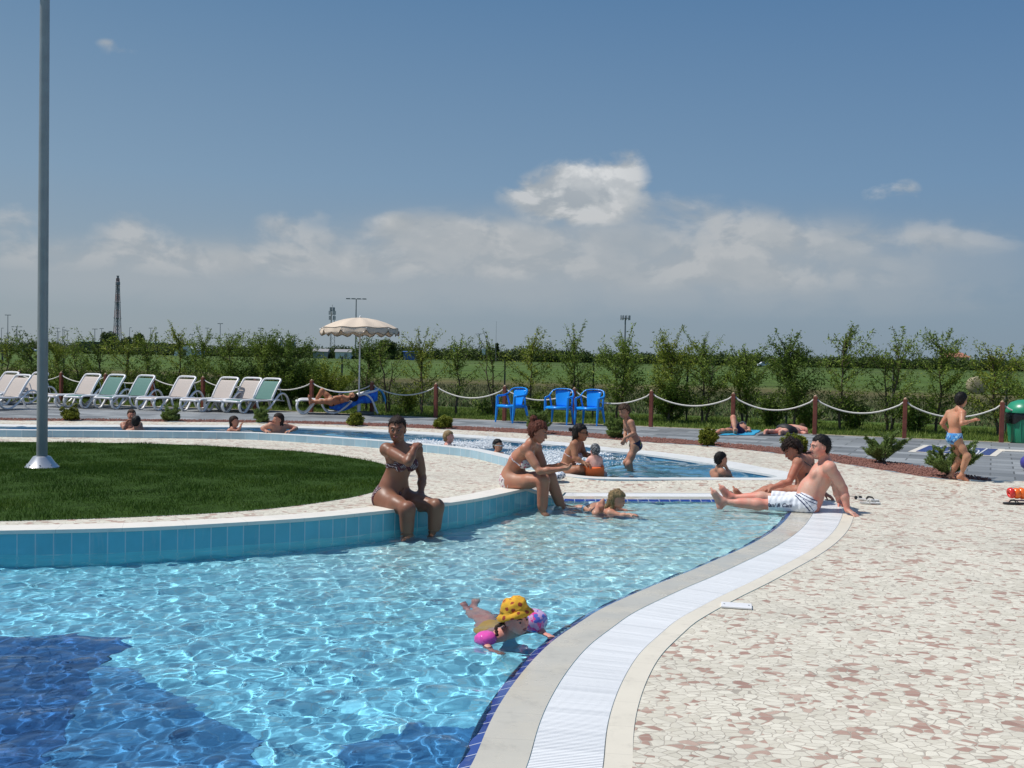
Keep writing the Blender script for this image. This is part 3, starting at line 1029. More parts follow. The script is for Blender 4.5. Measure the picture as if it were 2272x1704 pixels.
def tubes(polys, radf, n=5):
    """polylines with radii -> v,f (numpy)"""
    V = []; Fs = []; off = 0
    for pl, ra in zip(polys, radf):
        pl = np.asarray(pl); k = len(pl)
        t = np.gradient(pl, axis=0); t /= np.maximum(np.linalg.norm(t, axis=1, keepdims=True), 1e-9)
        x = np.cross(t, [0.31, 0.17, 0.93]); x /= np.maximum(np.linalg.norm(x, axis=1, keepdims=True), 1e-9)
        y = np.cross(t, x)
        a = np.linspace(0, 2 * PI, n, endpoint=False)
        ra = np.broadcast_to(np.asarray(ra, float), (k,))
        v = pl[:, None] + (x[:, None] * np.cos(a)[None, :, None] + y[:, None] * np.sin(a)[None, :, None]) * ra[:, None, None]
        V.append(v.reshape(-1, 3))
        i = np.arange(k - 1)[:, None]; j = np.arange(n)[None]
        j2 = (j + 1) % n
        Fs.append((np.stack([i * n + j, i * n + j2, (i + 1) * n + j2, (i + 1) * n + j], -1).reshape(-1, 4)) + off)
        off += k * n
    return np.vstack(V), np.vstack(Fs)


def tree(base, h, w, label, seed, dens=1.0, low=0.12, stems=1, whips=5, leafm='leafA', lean=0.0, lsize=0.036, group=None, cat='tree', name='young_tree', trunk=0.035):
    r = np.random.default_rng(seed)
    polys = []; rad = []; pts = []
    root = empty(name, base, label, cat, group)
    for s_ in range(stems):
        k = 9
        zz = np.linspace(0, h * (0.9 if s_ == 0 else r.uniform(.6, .85)), k)
        off = r.normal(0, 0.03, (k, 2)).cumsum(0)
        sp = 0 if stems == 1 else r.uniform(0.05, 0.22)
        a0 = r.uniform(0, 6.28)
        px_ = off[:, 0] + math.cos(a0) * sp * zz / h + lean * zz / h
        py_ = off[:, 1] + math.sin(a0) * sp * zz / h
        px_ -= px_[0]; py_ -= py_[0]
        if stems > 1: px_ += math.cos(a0) * .05; py_ += math.sin(a0) * .05
        tr = np.c_[px_, py_, zz]
        tr[0, 2] = -0.06
        polys.append(tr); rad.append(np.linspace(trunk, 0.008, k))
        nb = int(30 * dens * h / 2.3 / (1 if stems == 1 else 1.5))
        for i in range(nb):
            u = low + (0.97 - low) * (i + r.random()) / nb
            p0 = np.array([np.interp(u * zz[-1], zz, tr[:, c]) for c in (0, 1)] + [u * zz[-1]])
            prof = 0.45 + 0.75 * math.sin(PI * min(1, (u - low) / (1 - low) * 0.85 + 0.12))
            L = w * 0.5 * prof * r.uniform(0.5, 1.25)
            az_ = r.uniform(0, 6.28); elv = r.uniform(0.35, 1.0)
            m_ = 6; t = np.linspace(0, 1, m_)
            hz_ = L * t; vz = L * (math.tan(elv) * t * 0.55 + 0.35 * t ** 2)
            br = p0 + np.c_[np.cos(az_) * hz_, np.sin(az_) * hz_, vz] + r.normal(0, 0.015, (m_, 3)) * t[:, None]
            polys.append(br); rad.append(np.linspace(0.010, 0.003, m_))
            nl = int(85 * dens * L / 0.5)
            tt = r.beta(1.5, 1.0, nl)
            q = np.stack([np.interp(tt, t, br[:, c]) for c in range(3)], 1)
            pts.append(q + r.normal(0, 0.050, (nl, 3)) * (0.5 + tt[:, None]))
        if s_ == 0:
            for i in range(whips):
                u = r.uniform(0.62, 0.92)
                p0 = np.array([np.interp(u * zz[-1], zz, tr[:, c]) for c in (0, 1)] + [u * zz[-1]])
                az_ = r.uniform(0, 6.28); L = h * r.uniform(0.18, 0.36)
                t = np.linspace(0, 1, 6); sp2 = r.uniform(0.25, 0.75)
                br = p0 + np.c_[np.cos(az_) * sp2 * L * t, np.sin(az_) * sp2 * L * t, L * t ** 0.9]
                polys.append(br); rad.append(np.linspace(0.009, 0.003, 6))
                nl = int(60 * dens ** .5 * L / 0.6)
                tt = r.random(nl)
                q = np.stack([np.interp(tt, t, br[:, c]) for c in range(3)], 1)
                pts.append(q + r.normal(0, 0.028, (nl, 3)))
    v, f = tubes(polys, rad)
    npmesh('trunk', v, f, M['bark'], root, smooth=True)
    pts = np.vstack(pts); pts = pts[pts[:, 2] > 0.03]
    v, f = leaves(pts, lsize, r)
    npmesh('crown', v, f, M[leafm], root)
    return root


# ------------------------------------------------------------------ the row of young trees
TG = 'young trees in a row behind the rope fence'
def tpos(px, py, z=0.03): 
    p = Gz(px, py, lambda x, y: z); return Vector((p.x, p.y, z))
def top_h(p, py):
    px_d = p.y / F
    # height so that the top meets the photo row py
    c = p.x / p.y * F
    hor = 787 + (c) * 0.0192
    return H - p.z + (hor - py) * p.y / F
TR = [  # px, base py, top py, width m, dens, stems, whips, leaf, label
    (1482, 938, 748, 1.15, 1.25, 1, 6, 'leafB', 'bushy young tree with a rounded dark bush around its foot, left of the two sunbathers'),
    (1561, 940, 752, 1.15, 1.0, 2, 8, 'leafA', 'thin two stemmed young tree directly left of the post behind the raised knee'),
    (1653, 942, 770, 1.1, 1.2, 2, 4, 'leafA', 'low leafy young tree just right of the post behind the sunbather with a raised knee'),
    (1760, 952, 752, 0.95, 1.7, 1, 6, 'leafC', 'densest dark young tree, standing behind the sunbather lying face down'),
    (1864, 955, 733, 1.2, 0.85, 1, 9, 'leafA', 'tallest young tree with two curved shoots spreading in a V'),
    (1972, 958, 752, 1.25, 0.75, 2, 9, 'leafA', 'sparse forked young tree with upright shoots left of the blue game board'),
    (2075, 961, 742, 1.1, 1.05, 1, 8, 'leafA', 'slim young tree with one long shoot leaning right, left of the boy in blue trunks'),
    (2216, 968, 770, 1.3, 1.0, 1, 8, 'leafB', 'broad young tree at the right edge between the hay bale and the green bin'),
    (2290, 975, 765, 1.2, 1.0, 1, 6, 'leafA', 'young tree cut by the right edge of the view above the green bin'),
    (1372, 932, 745, 1.15, 1.1, 2, 7, 'leafA', 'leafy young tree behind the standing boy in the far pool'),
    (1272, 928, 742, 1.15, 0.9, 2, 8, 'leafA', 'young tree with upright shoots rising behind the gap between the two right blue chairs'),
    (1173, 925, 750, 1.0, 0.85, 1, 7, 'leafB', 'yellowish young tree behind the gap between the left and middle blue chairs'),
    (1101, 924, 760, 1.15, 0.30, 2, 9, 'leafA', 'almost bare brown young tree with thin whips behind the leftmost blue chair'),
    (1012, 921, 752, 0.95, 0.75, 1, 6, 'leafA', 'dark stemmed young tree right of the fence post by the round shrub'),
    (938, 920, 750, 1.15, 0.75, 1, 8, 'leafB', 'thin yellowish young tree behind the fence rope, above the seated woman in the striped bikini'),
    (862, 917, 758, 0.9, 0.45, 2, 5, 'leafA', 'thin half bare young tree to the right of the beach umbrella'),
    (811, 912, 752, 0.95, 1.2, 1, 6, 'leafC', 'dense dark young tree just right of the umbrella pole'),
    (648, 905, 748, 1.15, 1.35, 1, 5, 'leafC', 'dense young tree behind the sunbather on the lounger with the blue towel'),
    (586, 903, 746, 1.2, 1.3, 1, 5, 'leafA', 'leafy young tree behind the last green lounger of the row'),
    (511, 900, 742, 1.2, 1.1, 1, 7, 'leafA', 'leafy young tree behind the pair of beige loungers'),
    (448, 897, 742, 1.2, 1.05, 1, 7, 'leafA', 'young tree right of the single beige lounger, behind the fence post'),
    (387, 894, 722, 1.15, 0.85, 1, 7, 'leafB', 'young tree with one high curling shoot, behind the single beige lounger'),
    (332, 892, 748, 1.15, 0.95, 1, 7, 'leafA', 'young tree behind the right green lounger of the middle pair'),
    (277, 890, 752, 1.1, 0.9, 1, 6, 'leafB', 'young tree behind the left green lounger of the middle pair'),
    (223, 888, 750, 1.1, 0.9, 1, 6, 'leafA', 'young tree below the lattice tower'),
    (180, 886, 750, 1.0, 0.8, 2, 6, 'leafA', 'young tree left of the lattice tower, behind the first full beige lounger'),
    (125, 884, 752, 1.15, 1.1, 1, 6, 'leafB', 'young tree just right of the big lamp pole'),
    (73, 882, 745, 1.1, 1.1, 1, 6, 'leafC', 'dark young tree left of the big lamp pole'),
    (12, 880, 752, 1.2, 1.0, 1, 6, 'leafB', 'young tree at the left edge behind the loungers'),
]
for i, (px_, by, ty, w_, de, st, wh, lm, lab) in enumerate(TR):
    p = tpos(px_, by)
    hh = top_h(p, ty)
    tree(p, hh, w_ * (1 + 0.12 * (p.y > 27)), lab, 100 + i, dens=de * 1.05 * (0.80 if px_ < 560 else 1.0), stems=st, whips=wh, leafm=lm, group=TG, lean=random.uniform(-.1, .1), low=0.10 + 0.1 * random.random(), lsize=0.042)

# low bushes between the trees
BU = [(1490, 937, 840, 1.3, 'leafC', 'dark rounded bush at the foot of the bushy tree'), (1712, 948, 868, .6, 'leafC', 'small upright bush between two young trees behind the sagging rope'),
      (1905, 956, 872, .7, 'leafC', 'small bush at the right foot of the tallest young tree'), (2030, 962, 875, .8, 'leafC', 'small dark bush near the post left of the blue game board'),
      (1785, 950, 905, .7, 'leafA', 'low weedy bush behind the sunbather lying face down'),
      (730, 907, 815, 1.5, 'leafB', 'wide light green bush left of the umbrella pole'), (690, 905, 790, 1.3, 'leafC', 'tall dark bush behind the post left of the umbrella'), (560, 902, 800, 1.5, 'leafC', 'dark bush behind the last beige lounger'),
      (620, 904, 795, 1.4, 'leafA', 'bush behind the last green lounger'), (490, 899, 810, 1.3, 'leafA', 'bush behind the fence post between the beige loungers'), (410, 896, 812, 1.2, 'leafC', 'bush behind the single beige lounger'),
      (350, 893, 812, 1.2, 'leafA', 'bush behind the post right of the green loungers'), (300, 891, 815, 1.1, 'leafC', 'bush behind the right green lounger'), (200, 887, 812, 1.2, 'leafC', 'bush behind the first beige lounger right of the lamp pole'), (150, 885, 812, 1.1, 'leafA', 'bush right of the big lamp pole'), (40, 881, 812, 1.3, 'leafA', 'bush behind the leftmost loungers'),
      (100, 883, 805, 1.2, 'leafC', 'dark bush hidden behind the big lamp pole'), (250, 889, 815, 1.1, 'leafB', 'bush below the lattice tower'), (905, 918, 860, .6, 'leafB', 'small bush behind the seated woman in the striped bikini'),
      (1200, 926, 880, .6, 'leafA', 'low bush between the left and middle blue chairs'), (1075, 923, 885, .55, 'leafA', 'low bush left of the leftmost blue chair')]
for i, (px_, by, ty, w_, lm, lab) in enumerate(BU):
    p = tpos(px_, by)
    hh = max(0.4, top_h(p, ty))
    tree(p, hh * .8 * (0.72 if px_ < 520 else 1), w_, lab, 300 + i, dens=1.5, low=0.02, stems=3, whips=3, leafm=lm, group='bushes between the young trees', cat='bush', name='bush', trunk=0.012, lsize=0.045)

# ------------------------------------------------------------------ shrubs of the gravel bed
def round_shrub(base, w, h, seed, label, group=None, rag=0.0):
    r = np.random.default_rng(seed)
    root = empty('shrub', base, label, 'shrub', group)
    n = int(7500 * (w / .5))
    # clumps on an irregular dome
    k = 60
    d = r.normal(size=(k, 3)); d /= np.linalg.norm(d, axis=1, keepdims=True)
    c = d * np.array([w / 2, w / 2, h * .52]) * r.uniform(0.35, 0.86, (k, 1)) + [0, 0, h * .44]
    if rag: c[:4] += np.c_[r.uniform(-.35, -.2, 4) * w, r.normal(0, .1, 4), r.uniform(.05, .25, 4)]
    j = r.integers(0, k, n)
    q = r.normal(size=(n, 3)); q /= np.linalg.norm(q, axis=1, keepdims=True)
    pts = c[j] + q * (w * 0.13) * r.uniform(0.4, 1.0, (n, 1))
    pts[:, 2] = np.maximum(pts[:, 2], 0.02)
    v, f = leaves(pts, 0.024, r, up=0.6, aspect=0.8)
    npmesh('foliage', v, f, M['shrub'], root)
    polys = []
    for i in range(9):
        a = r.uniform(0, 6.28)
        polys.append(np.array([[0, 0, -0.03], [math.cos(a) * w * .12, math.sin(a) * w * .12, h * .3], [math.cos(a) * w * .3, math.sin(a) * w * .3, h * .6]]))
    v, f = tubes(polys, [[.012, .008, .004]] * 9, 5)
    npmesh('stem', v, f, M['bark'], root)
    return root


def juniper(base, w, h, seed, label, group=None, n_br=26, lo_=.12):
    r = np.random.default_rng(seed)
    root = empty('juniper_shrub', base, label, 'shrub', group)
    polys = []; rad = []; P0 = []; T = []
    for i in range(n_br):
        a = r.uniform(0, 6.28); L = r.uniform(0.6, 1.05)
        t = np.linspace(0, 1, 9)
        up = h * L * r.uniform(lo_, 1.0); out = w / 2 * L * (1.05 - .6 * up / h if r.random() < .7 else r.uniform(.2, 1.05))
        br = np.c_[np.cos(a) * out * t ** 0.9, np.sin(a) * out * t ** 0.9, up * np.sin(t * PI * .48) ** 0.9]
        br += r.normal(0, .006, br.shape) * t[:, None]
        polys.append(br); rad.append(np.linspace(.007, .002, 9))
        for sb in range(7):
            tt = r.uniform(.25, .95); p = np.array([np.interp(tt, t, br[:, c]) for c in range(3)])
            da = a + r.normal(0, .9); l2 = w * .13 * r.uniform(.5, 1.1)
            s2 = np.linspace(0, 1, 4)[:, None]
            tw = p + s2 * np.array([math.cos(da), math.sin(da), r.uniform(.3, 1.1)]) * l2
            polys.append(tw); rad.append([.003, .0025, .002, .001])
    for pl in polys:
        seg = np.linalg.norm(pl[-1] - pl[0]); n = int(40 + 800 * seg)
        tt = r.uniform(0.22 if len(pl) == 9 else 0, 1.0, n)
        x = np.linspace(0, 1, len(pl))
        q = np.stack([np.interp(tt, x, pl[:, c]) for c in range(3)], 1)
        P0.append(q + r.normal(0, .009, q.shape))
        T.append(np.repeat((pl[-1] - pl[0])[None], n, 0))
    P0 = np.vstack(P0); T = np.vstack(T); T /= np.linalg.norm(T, axis=1, keepdims=True)
    n = len(P0)
    d = T * 0.8 + r.normal(0, .55, (n, 3)); d /= np.linalg.norm(d, axis=1, keepdims=True)
    s = np.cross(d, r.normal(size=(n, 3))); s /= np.linalg.norm(s, axis=1, keepdims=True)
    ln = r.uniform(.018, .036, (n, 1))
    v = np.stack([P0 - s * .0055, P0 + s * .0055, P0 + d * ln], 1).reshape(-1, 3)
    npmesh('foliage', v, np.arange(n * 3).reshape(n, 3), M['needle'], root)
    v, f = tubes(polys, rad, 4)
    npmesh('stem', v, f, M['bark'], root)
    return root


SG = 'shrubs planted along the red gravel bed'
def onz(px, py, z): p = G(px, py, z); return Vector((p.x, p.y, z))
def wid(p, pxw): return pxw * p.y / F
for (px_, py_, w_, h_, kind, lab) in [
        (158, 932, 46, 26, 'r', 'small yellowish green shrub just right of the lamp pole, a ragged branch sticking out left'),
        (378, 934, 46, 30, 'j', 'spreading light green shrub in front of the single beige lounger'),
        (580, 937, 40, 30, 'j', 'bright green feathery shrub left of the bathing woman with spread arms'),
        (790, 944, 43, 30, 'r', 'round green shrub at the foot of the umbrella pole'),
        (985, 950, 48, 32, 'r', 'round clipped shrub right of the seated woman in the striped bikini, yellow tips on top'),
        (1192, 962, 60, 52, 'j', 'tall feathery shrub behind the hair bun of the woman in the floral bikini'),
        (1366, 972, 50, 45, 'j', 'feathery green shrub behind the standing boy in the far pool'),
        (1570, 988, 54, 42, 'r', 'dark round shrub in front of the sunbather with a raised knee'),
        (1762, 1005, 62, 48, 'r', 'round shrub with yellow tips hidden behind the head of the curly haired woman'),
        (1958, 1028, 100, 68, 'J', 'spiky fan shaped juniper left of the blue game board'),
        (2108, 1058, 120, 74, 'J', 'spiky juniper right behind the legs of the boy in blue trunks')]:
    p = onz(px_, py_, 0.09)
    W_ = wid(p, w_); Hh = wid(p, h_)
    if kind == 'r': round_shrub(p, W_, Hh, int(px_), lab, SG, rag=1.0 if px_ < 200 else 0)
    elif kind == 'j': juniper(p, W_ * 1.1, Hh * 1.05, int(px_), lab, SG, 40)
    else: juniper(p, W_ * 1.2, Hh * 1.15, int(px_), lab, SG, 21, .35)

# ------------------------------------------------------------------ grass
def blades(name, poly, zf, n, hgt, wid_, m, seed, kind='stuff', lean=0.5):
    r = np.random.default_rng(seed)
    lo = poly.min(0); hi = poly.max(0)
    area = (hi - lo).prod()
    x = r.uniform(lo[0], hi[0], n * 3); y = r.uniform(lo[1], hi[1], n * 3)
    k = inside(poly, x, y); x = x[k][:n]; y = y[k][:n]
    z = np.asarray(zf(x, y), float)
    k_ = len(x)
    a = r.uniform(0, 6.28, k_); h = hgt * r.uniform(0.5, 1.25, k_)
    # clumping so that the sward is uneven
    h *= 0.75 + 0.4 * np.sin(x * 5.1 + np.sin(y * 3.3)) * np.cos(y * 4.7)
    w = wid_ * r.uniform(.6, 1.3, k_)
    lx = r.normal(0, lean, k_) * h; ly = r.normal(0, lean, k_) * h
    v = np.stack([np.c_[x - np.cos(a) * w, y - np.sin(a) * w, z - .01], np.c_[x + np.cos(a) * w, y + np.sin(a) * w, z - .01], np.c_[x + lx, y + ly, z + h]], 1).reshape(-1, 3)
    o = npmesh(name, v, np.arange(k_ * 3).reshape(k_, 3), m)
    if kind: o['kind'] = kind
    return o


M['soil'] = simple('lawn_soil', (0.030, 0.062, 0.010), 0.95, 0.35, 12, spec=0.1)
region('lawn_ground', lawn, [], zdeck, M['soil'], (np.arange(-16, 1, 0.35), np.arange(8, 20, 0.35)), dz=0.004)
vis = lawn
blades('lawn_grass', lawn[inside(np.array([(-9, 7), (0, 7), (0, 21), (-12, 21)]), lawn[:, 0], lawn[:, 1])] if False else lawn, zdeck, 230000, 0.042, 0.0042, M['grass'], 3)
gr1 = np.vstack([PBo + [0, -0.1], (PBo + [1.5, 5.5])[::-1]])
blades('meadow_grass', gr1, lambda x, y: np.asarray(zground(x, y)), 70000, 0.10, 0.010, M['wgrass'], 4)
gr2 = np.array([(-34, 42), (26, 28), (60, 36), (30, 60), (-60, 90)])
blades('field_weeds', gr2, zground, 60000, 0.22, 0.03, M['weed'], 5, lean=0.6)

# ------------------------------------------------------------------ lamp pole
M['galv'] = simple('galvanised_steel', (0.30, 0.34, 0.36), 0.42, 0.10, 5, spec=0.5, metal=0.35)
M['alu'] = simple('cast_aluminium', (0.62, 0.63, 0.65), 0.30, 0.08, 8, metal=0.6)
p = Gz(93, 1040)
lp = empty('lamp_pole', (p.x, p.y, zdeck(p.x, p.y) - 0.0), 'tall thick grey metal lamp pole standing in the dark green lawn at the far left', 'lamp pole')
mb = MB(); mb.tube([(0, 0, 0.0), (0, 0, 3.0), (0, 0, 7.2)], [0.066, 0.062, 0.055], 24); mb.build('pole', M['galv'], lp, auto=0.5)
mb = MB(); mb.lathe([(0.205, 0.0), (0.205, 0.02), (0.195, 0.03), (0.155, 0.075), (0.115, 0.135), (0.105, 0.150), (0.085, 0.158), (0.075, 0.158)], 32)
fl_ = mb.build('base_cover', M['alu'], lp, auto=0.6)
for a in np.linspace(0.3, 6.58, 8, endpoint=False):
    mb = MB(); mb.lathe([(0.009, 0), (0.011, 0.004), (0.006, 0.009)], 8, c=(0.178 * math.cos(a), 0.178 * math.sin(a), 0.050), M=Matrix.Rotation(-0.7, 3, Vector((-math.sin(a), math.cos(a), 0))))
    mb.build('bolt', M['channel'], fl_)
mb = MB(); mb.tube([(-0.55, 0, 7.1), (0, 0, 7.15), (0.55, 0, 7.1)], 0.03, 10); mb.build('cross_arm', M['galv'], lp)
for s in (-1, 1):
    mb = MB(); mb.box((s * 0.5, -0.05, 7.0), (0.40, 0.28, 0.12)); mb.build('floodlight', M['galv'], lp, bevel=0.02)

# ------------------------------------------------------------------ rope fence
M['ropecap'] = simple('pale_post_cap', (0.42, 0.28, 0.18), 0.6, 0.1)
posts_px = [(42, 30.0), (135.6, 29.4), (234, 28.8), (339, 28.2), (450, 27.6), (566, 27.1), (691, 26.5), (825, 26.0), (967, 25.4), (1119.6, 24.7), (1274, 24.0), (1445, 23.3), (1627, 22.6), (1809, 21.9), (2008.5, 21.3), (2224, 20.7), (2462, 20.1)]
rf = empty('rope_fence', (float(PBc[0][0]), float(PBc[0][1]), 0.08), 'fence of red brown wooden posts joined by sagging white ropes along the grey paving', 'fence')
inv = Matrix.Translation(-Vector(rf.location))
pw = []
for (px_, Y) in posts_px:
    q = P(px_, 900, Y); pw.append(Vector((q.x, q.y, 0.08)))
pw.insert(0, pw[0] + (pw[0] - pw[1]) * 1.02)
PH = 0.80
for k, q in enumerate(pw):
    l_ = q - Vector(rf.location)
    mb = MB(); mb.box((l_.x, l_.y, l_.z + PH / 2 - 0.02), (0.085, 0.085, PH + 0.04), rz=math.radians(-21))
    po = mb.build('post', M['wood'], rf, bevel=0.008)
    mb = MB(); mb.lathe([(0.035, 0), (0.04, 0.012), (0.02, 0.035), (0.004, 0.045)], 10, c=(l_.x, l_.y, l_.z + PH))
    mb.build('cap', M['ropecap'], po, smooth=True)
for k in range(len(pw) - 1):
    a, b = pw[k] - Vector(rf.location), pw[k + 1] - Vector(rf.location)
    if pw[k].x > 14: continue
    sag = 0.17 + 0.08 * min(1, max(0, (k - 3) / 9)) + random.uniform(-.02, .02)
    pts_ = []
    for t in np.linspace(0, 1, 17):
        q = a.lerp(b, float(t)); q = Vector((q.x, q.y, q.z + PH - 0.06 - sag * 4 * t * (1 - t)))
        pts_.append(q)
    d_ = (b - a).normalized() * 0.04
    pts_[0] = pts_[0] + d_; pts_[-1] = pts_[-1] - d_
    mb = MB(); mb.tube(pts_, 0.016, 8); mb.build('rope', M['rope'], rf, smooth=True)

# wire fence behind the trees
wf = empty('wire_fence', (0, 31, -0.1), 'thin wire mesh fence on slim grey posts behind the young trees', 'fence')
M['thinpost'] = simple('dark_thin_post', (0.10, 0.10, 0.085), 0.7, 0.2)
wp = []
for k in range(17):
    x = -19 + k * 2.35; y = 34.5 - 0.37 * (x + 19) * 0.92
    z = float(zground(x, y)); wp.append((x, y - 31, z + 0.1))
    mb = MB(); mb.box((x, y - 31, z + 0.1 + 0.72), (0.045, 0.045, 1.5)); mb.build('post', M['thinpost'], wf)
mb = MB()
for hz_ in np.arange(0.15, 1.4, 0.2):
    for a, b in zip(wp[:-1], wp[1:]):
        mb.tube([(a[0], a[1], a[2] + hz_), (b[0], b[1], b[2] + hz_)], 0.0035, 4)
mb.build('mesh_wire', M['thinpost'], wf)

# ------------------------------------------------------------------ sun loungers
def fabric(name, col):
    m, n, b = newmat(name)
    tc = n('ShaderNodeTexCoord').outputs['Object']
    w1 = n('ShaderNodeTexWave', bands_direction='X'); w1.inputs['Scale'].default_value = 120; n.L(tc, w1.inputs[0])
    w2 = n('ShaderNodeTexWave', bands_direction='Y'); w2.inputs['Scale'].default_value = 120; n.L(tc, w2.inputs[0])
    c = n.mix(n.math('MULTIPLY', w1.outputs[1], w2.outputs[1]), tuple(x * .9 for x in col), col)
    n.L(c, b.inputs['Base Color']); b.inputs['Roughness'].default_value = 0.75
    tr = n('ShaderNodeBsdfTranslucent'); tr.inputs[0].default_value = (*col, 1)
    mx = n('ShaderNodeMixShader'); mx.inputs[0].default_value = 0.14
    n.L(b.outputs[0], mx.inputs[1]); n.L(tr.outputs[0], mx.inputs[2]); n.L(mx.outputs[0], m.node_tree.nodes['Material Output'].inputs[0])
    return m


M['beigef'] = fabric('beige_sling', (0.62, 0.55, 0.50))
M['greenf'] = fabric('green_sling', (0.12, 0.27, 0.235))
M['loungew'] = simple('lounger_white_resin', (0.80, 0.80, 0.81), 0.3, 0.03, 3, spec=0.5)


def slab_path(pts, half_w, thick, mb, mi=0):
    """sheet of given half width swept along (x,z) points, with thickness"""
    n = len(pts); vs = []
    for i, (x, z) in enumerate(pts):
        a = pts[max(i - 1, 0)]; b = pts[min(i + 1, n - 1)]
        tx, tz = b[0] - a[0], b[1] - a[1]; L = math.hypot(tx, tz); nx, nz = -tz / L, tx / L
        for sgn in (1, -1):
            for y in (-half_w, half_w):
                vs.append((x + nx * thick / 2 * sgn, y, z + nz * thick / 2 * sgn))
    fs = []
    for i in range(n - 1):
        b = i * 4; c = b + 4
        fs += [(b, b + 1, c + 1, c), (b + 2, c + 2, c + 3, b + 3), (b, c, c + 2, b + 2), (b + 1, b + 3, c + 3, c + 1)]
    fs += [(0, 2, 3, 1), ((n - 1) * 4, (n - 1) * 4 + 1, (n - 1) * 4 + 3, (n - 1) * 4 + 2)]
    mb.add(vs, fs, mi)


def curve3(pts, k=6):
    c = resample([(a, b) for a, b in pts], 0.04)
    return c


def make_lounger(sling, back_ang=56, label='', group=None):
    root = empty('sun_lounger', (0, 0, 0), label, 'sun lounger', group)
    hw = 0.335
    bl_ = 0.64 if back_ang > 30 else 0.74
    rail = [(-1.22, 0.30), (-1.16, 0.345), (-1.0, 0.355), (-0.7, 0.345), (-0.3, 0.33), (0.1, 0.335), (0.30, 0.34)]
    ba = math.radians(back_ang)
    backp = [(0.02 + bl_ * t * math.cos(ba), 0.35 + bl_ * t * math.sin(ba) + 0.03 * math.sin(t * PI)) for t in np.linspace(0, 1, 7)]
    mb = MB()
    for s in (-1, 1):
        mb.tube([(x, s * hw, z) for x, z in curve3(rail)], 0.038, 8, flat=0.65, ref=(0, 1, 0))
    mb.tube([(-1.22, -hw, .31), (-1.235, -hw * .6, .315), (-1.24, 0, .32), (-1.235, hw * .6, .315), (-1.22, hw, .31)], 0.03, 8)
    mb.tube([(0.28, -hw, .33), (0.28, hw, .33)], 0.022, 8)
    mb.tube([(-0.45, -hw, .31), (-0.45, hw, .31)], 0.016, 8)
    mb.build('frame', M['loungew'], root, smooth=True)
    mb = MB(); slab_path([(x, z - 0.004) for x, z in curve3(rail)[2:]], hw - 0.012, 0.008, mb); mb.build('seat_sling', sling, root)
    mb = MB(); slab_path([(a[0], a[1]) for a in backp[:-1]] + [(backp[-1][0] - .01, backp[-1][1] - .03)], hw - 0.03, 0.008, mb); mb.build('back_sling', sling, root)
    mb = MB()
    up = [(x, z) for x, z in backp]
    L = []
    for x, z in up: L.append((x, -hw + .01, z))
    ex, ez = up[-1]; dx, dz = math.cos(ba), math.sin(ba)
    L += [(ex + dx * .035, -hw + .04, ez + dz * .035), (ex + dx * .05, -hw + .10, ez + dz * .05), (ex + dx * .055, 0, ez + dz * .055), (ex + dx * .05, hw - .10, ez + dz * .05), (ex + dx * .035, hw - .04, ez + dz * .035)]
    for x, z in up[::-1]: L.append((x, hw - .01, z))
    mb.tube(L, 0.032, 8)
    mb.build('back_frame', M['loungew'], root, smooth=True)
    arm = [(-0.62, 0.33), (-0.60, 0.20), (-0.51, 0.08), (-0.37, 0.04), (-0.22, 0.07), (-0.04, 0.20), (0.14, 0.37), (0.25, 0.47), (0.37, 0.515), (0.49, 0.49), (0.58, 0.41), (0.64, 0.30), (0.70, 0.14), (0.75, 0.035)]
    for s in (-1, 1):
        mb = MB(); mb.tube([(x, s * (hw + .045), z) for x, z in curve3(arm)], 0.040, 8, flat=0.65, ref=(0, 1, 0))
        mb.build('armrest', M['loungew'], root, smooth=True)
    leg = [(-1.20, 0.30), (-1.235, 0.20), (-1.20, 0.09), (-1.10, 0.02), (-1.0, 0.04), (-0.90, 0.16), (-0.80, 0.30)]
    for s in (-1, 1):
        mb = MB(); mb.tube([(x, s * (hw - .01), z) for x, z in curve3(leg)], 0.040, 8, flat=0.65, ref=(0, 1, 0))
        mb.build('leg', M['loungew'], root, smooth=True)
    mb = MB()
    for s in (-1, 1): mb.tube([(0.38, s * (hw - .06), backp[4][1] - .02), (0.52, s * (hw - .06), 0.30)], 0.012, 6)
    mb.tube([(0.52, -hw, 0.30), (0.52, hw, 0.30)], 0.014, 6)
    mb.build('back_support', M['loungew'], root, smooth=True)
    return root


LG = 'white resin sun loungers on the grey paving'
beige = make_lounger(M['beigef'], group=LG); green = make_lounger(M['greenf'], group=LG)
first = {'b': beige, 'g': green}; used = {'b': False, 'g': False}
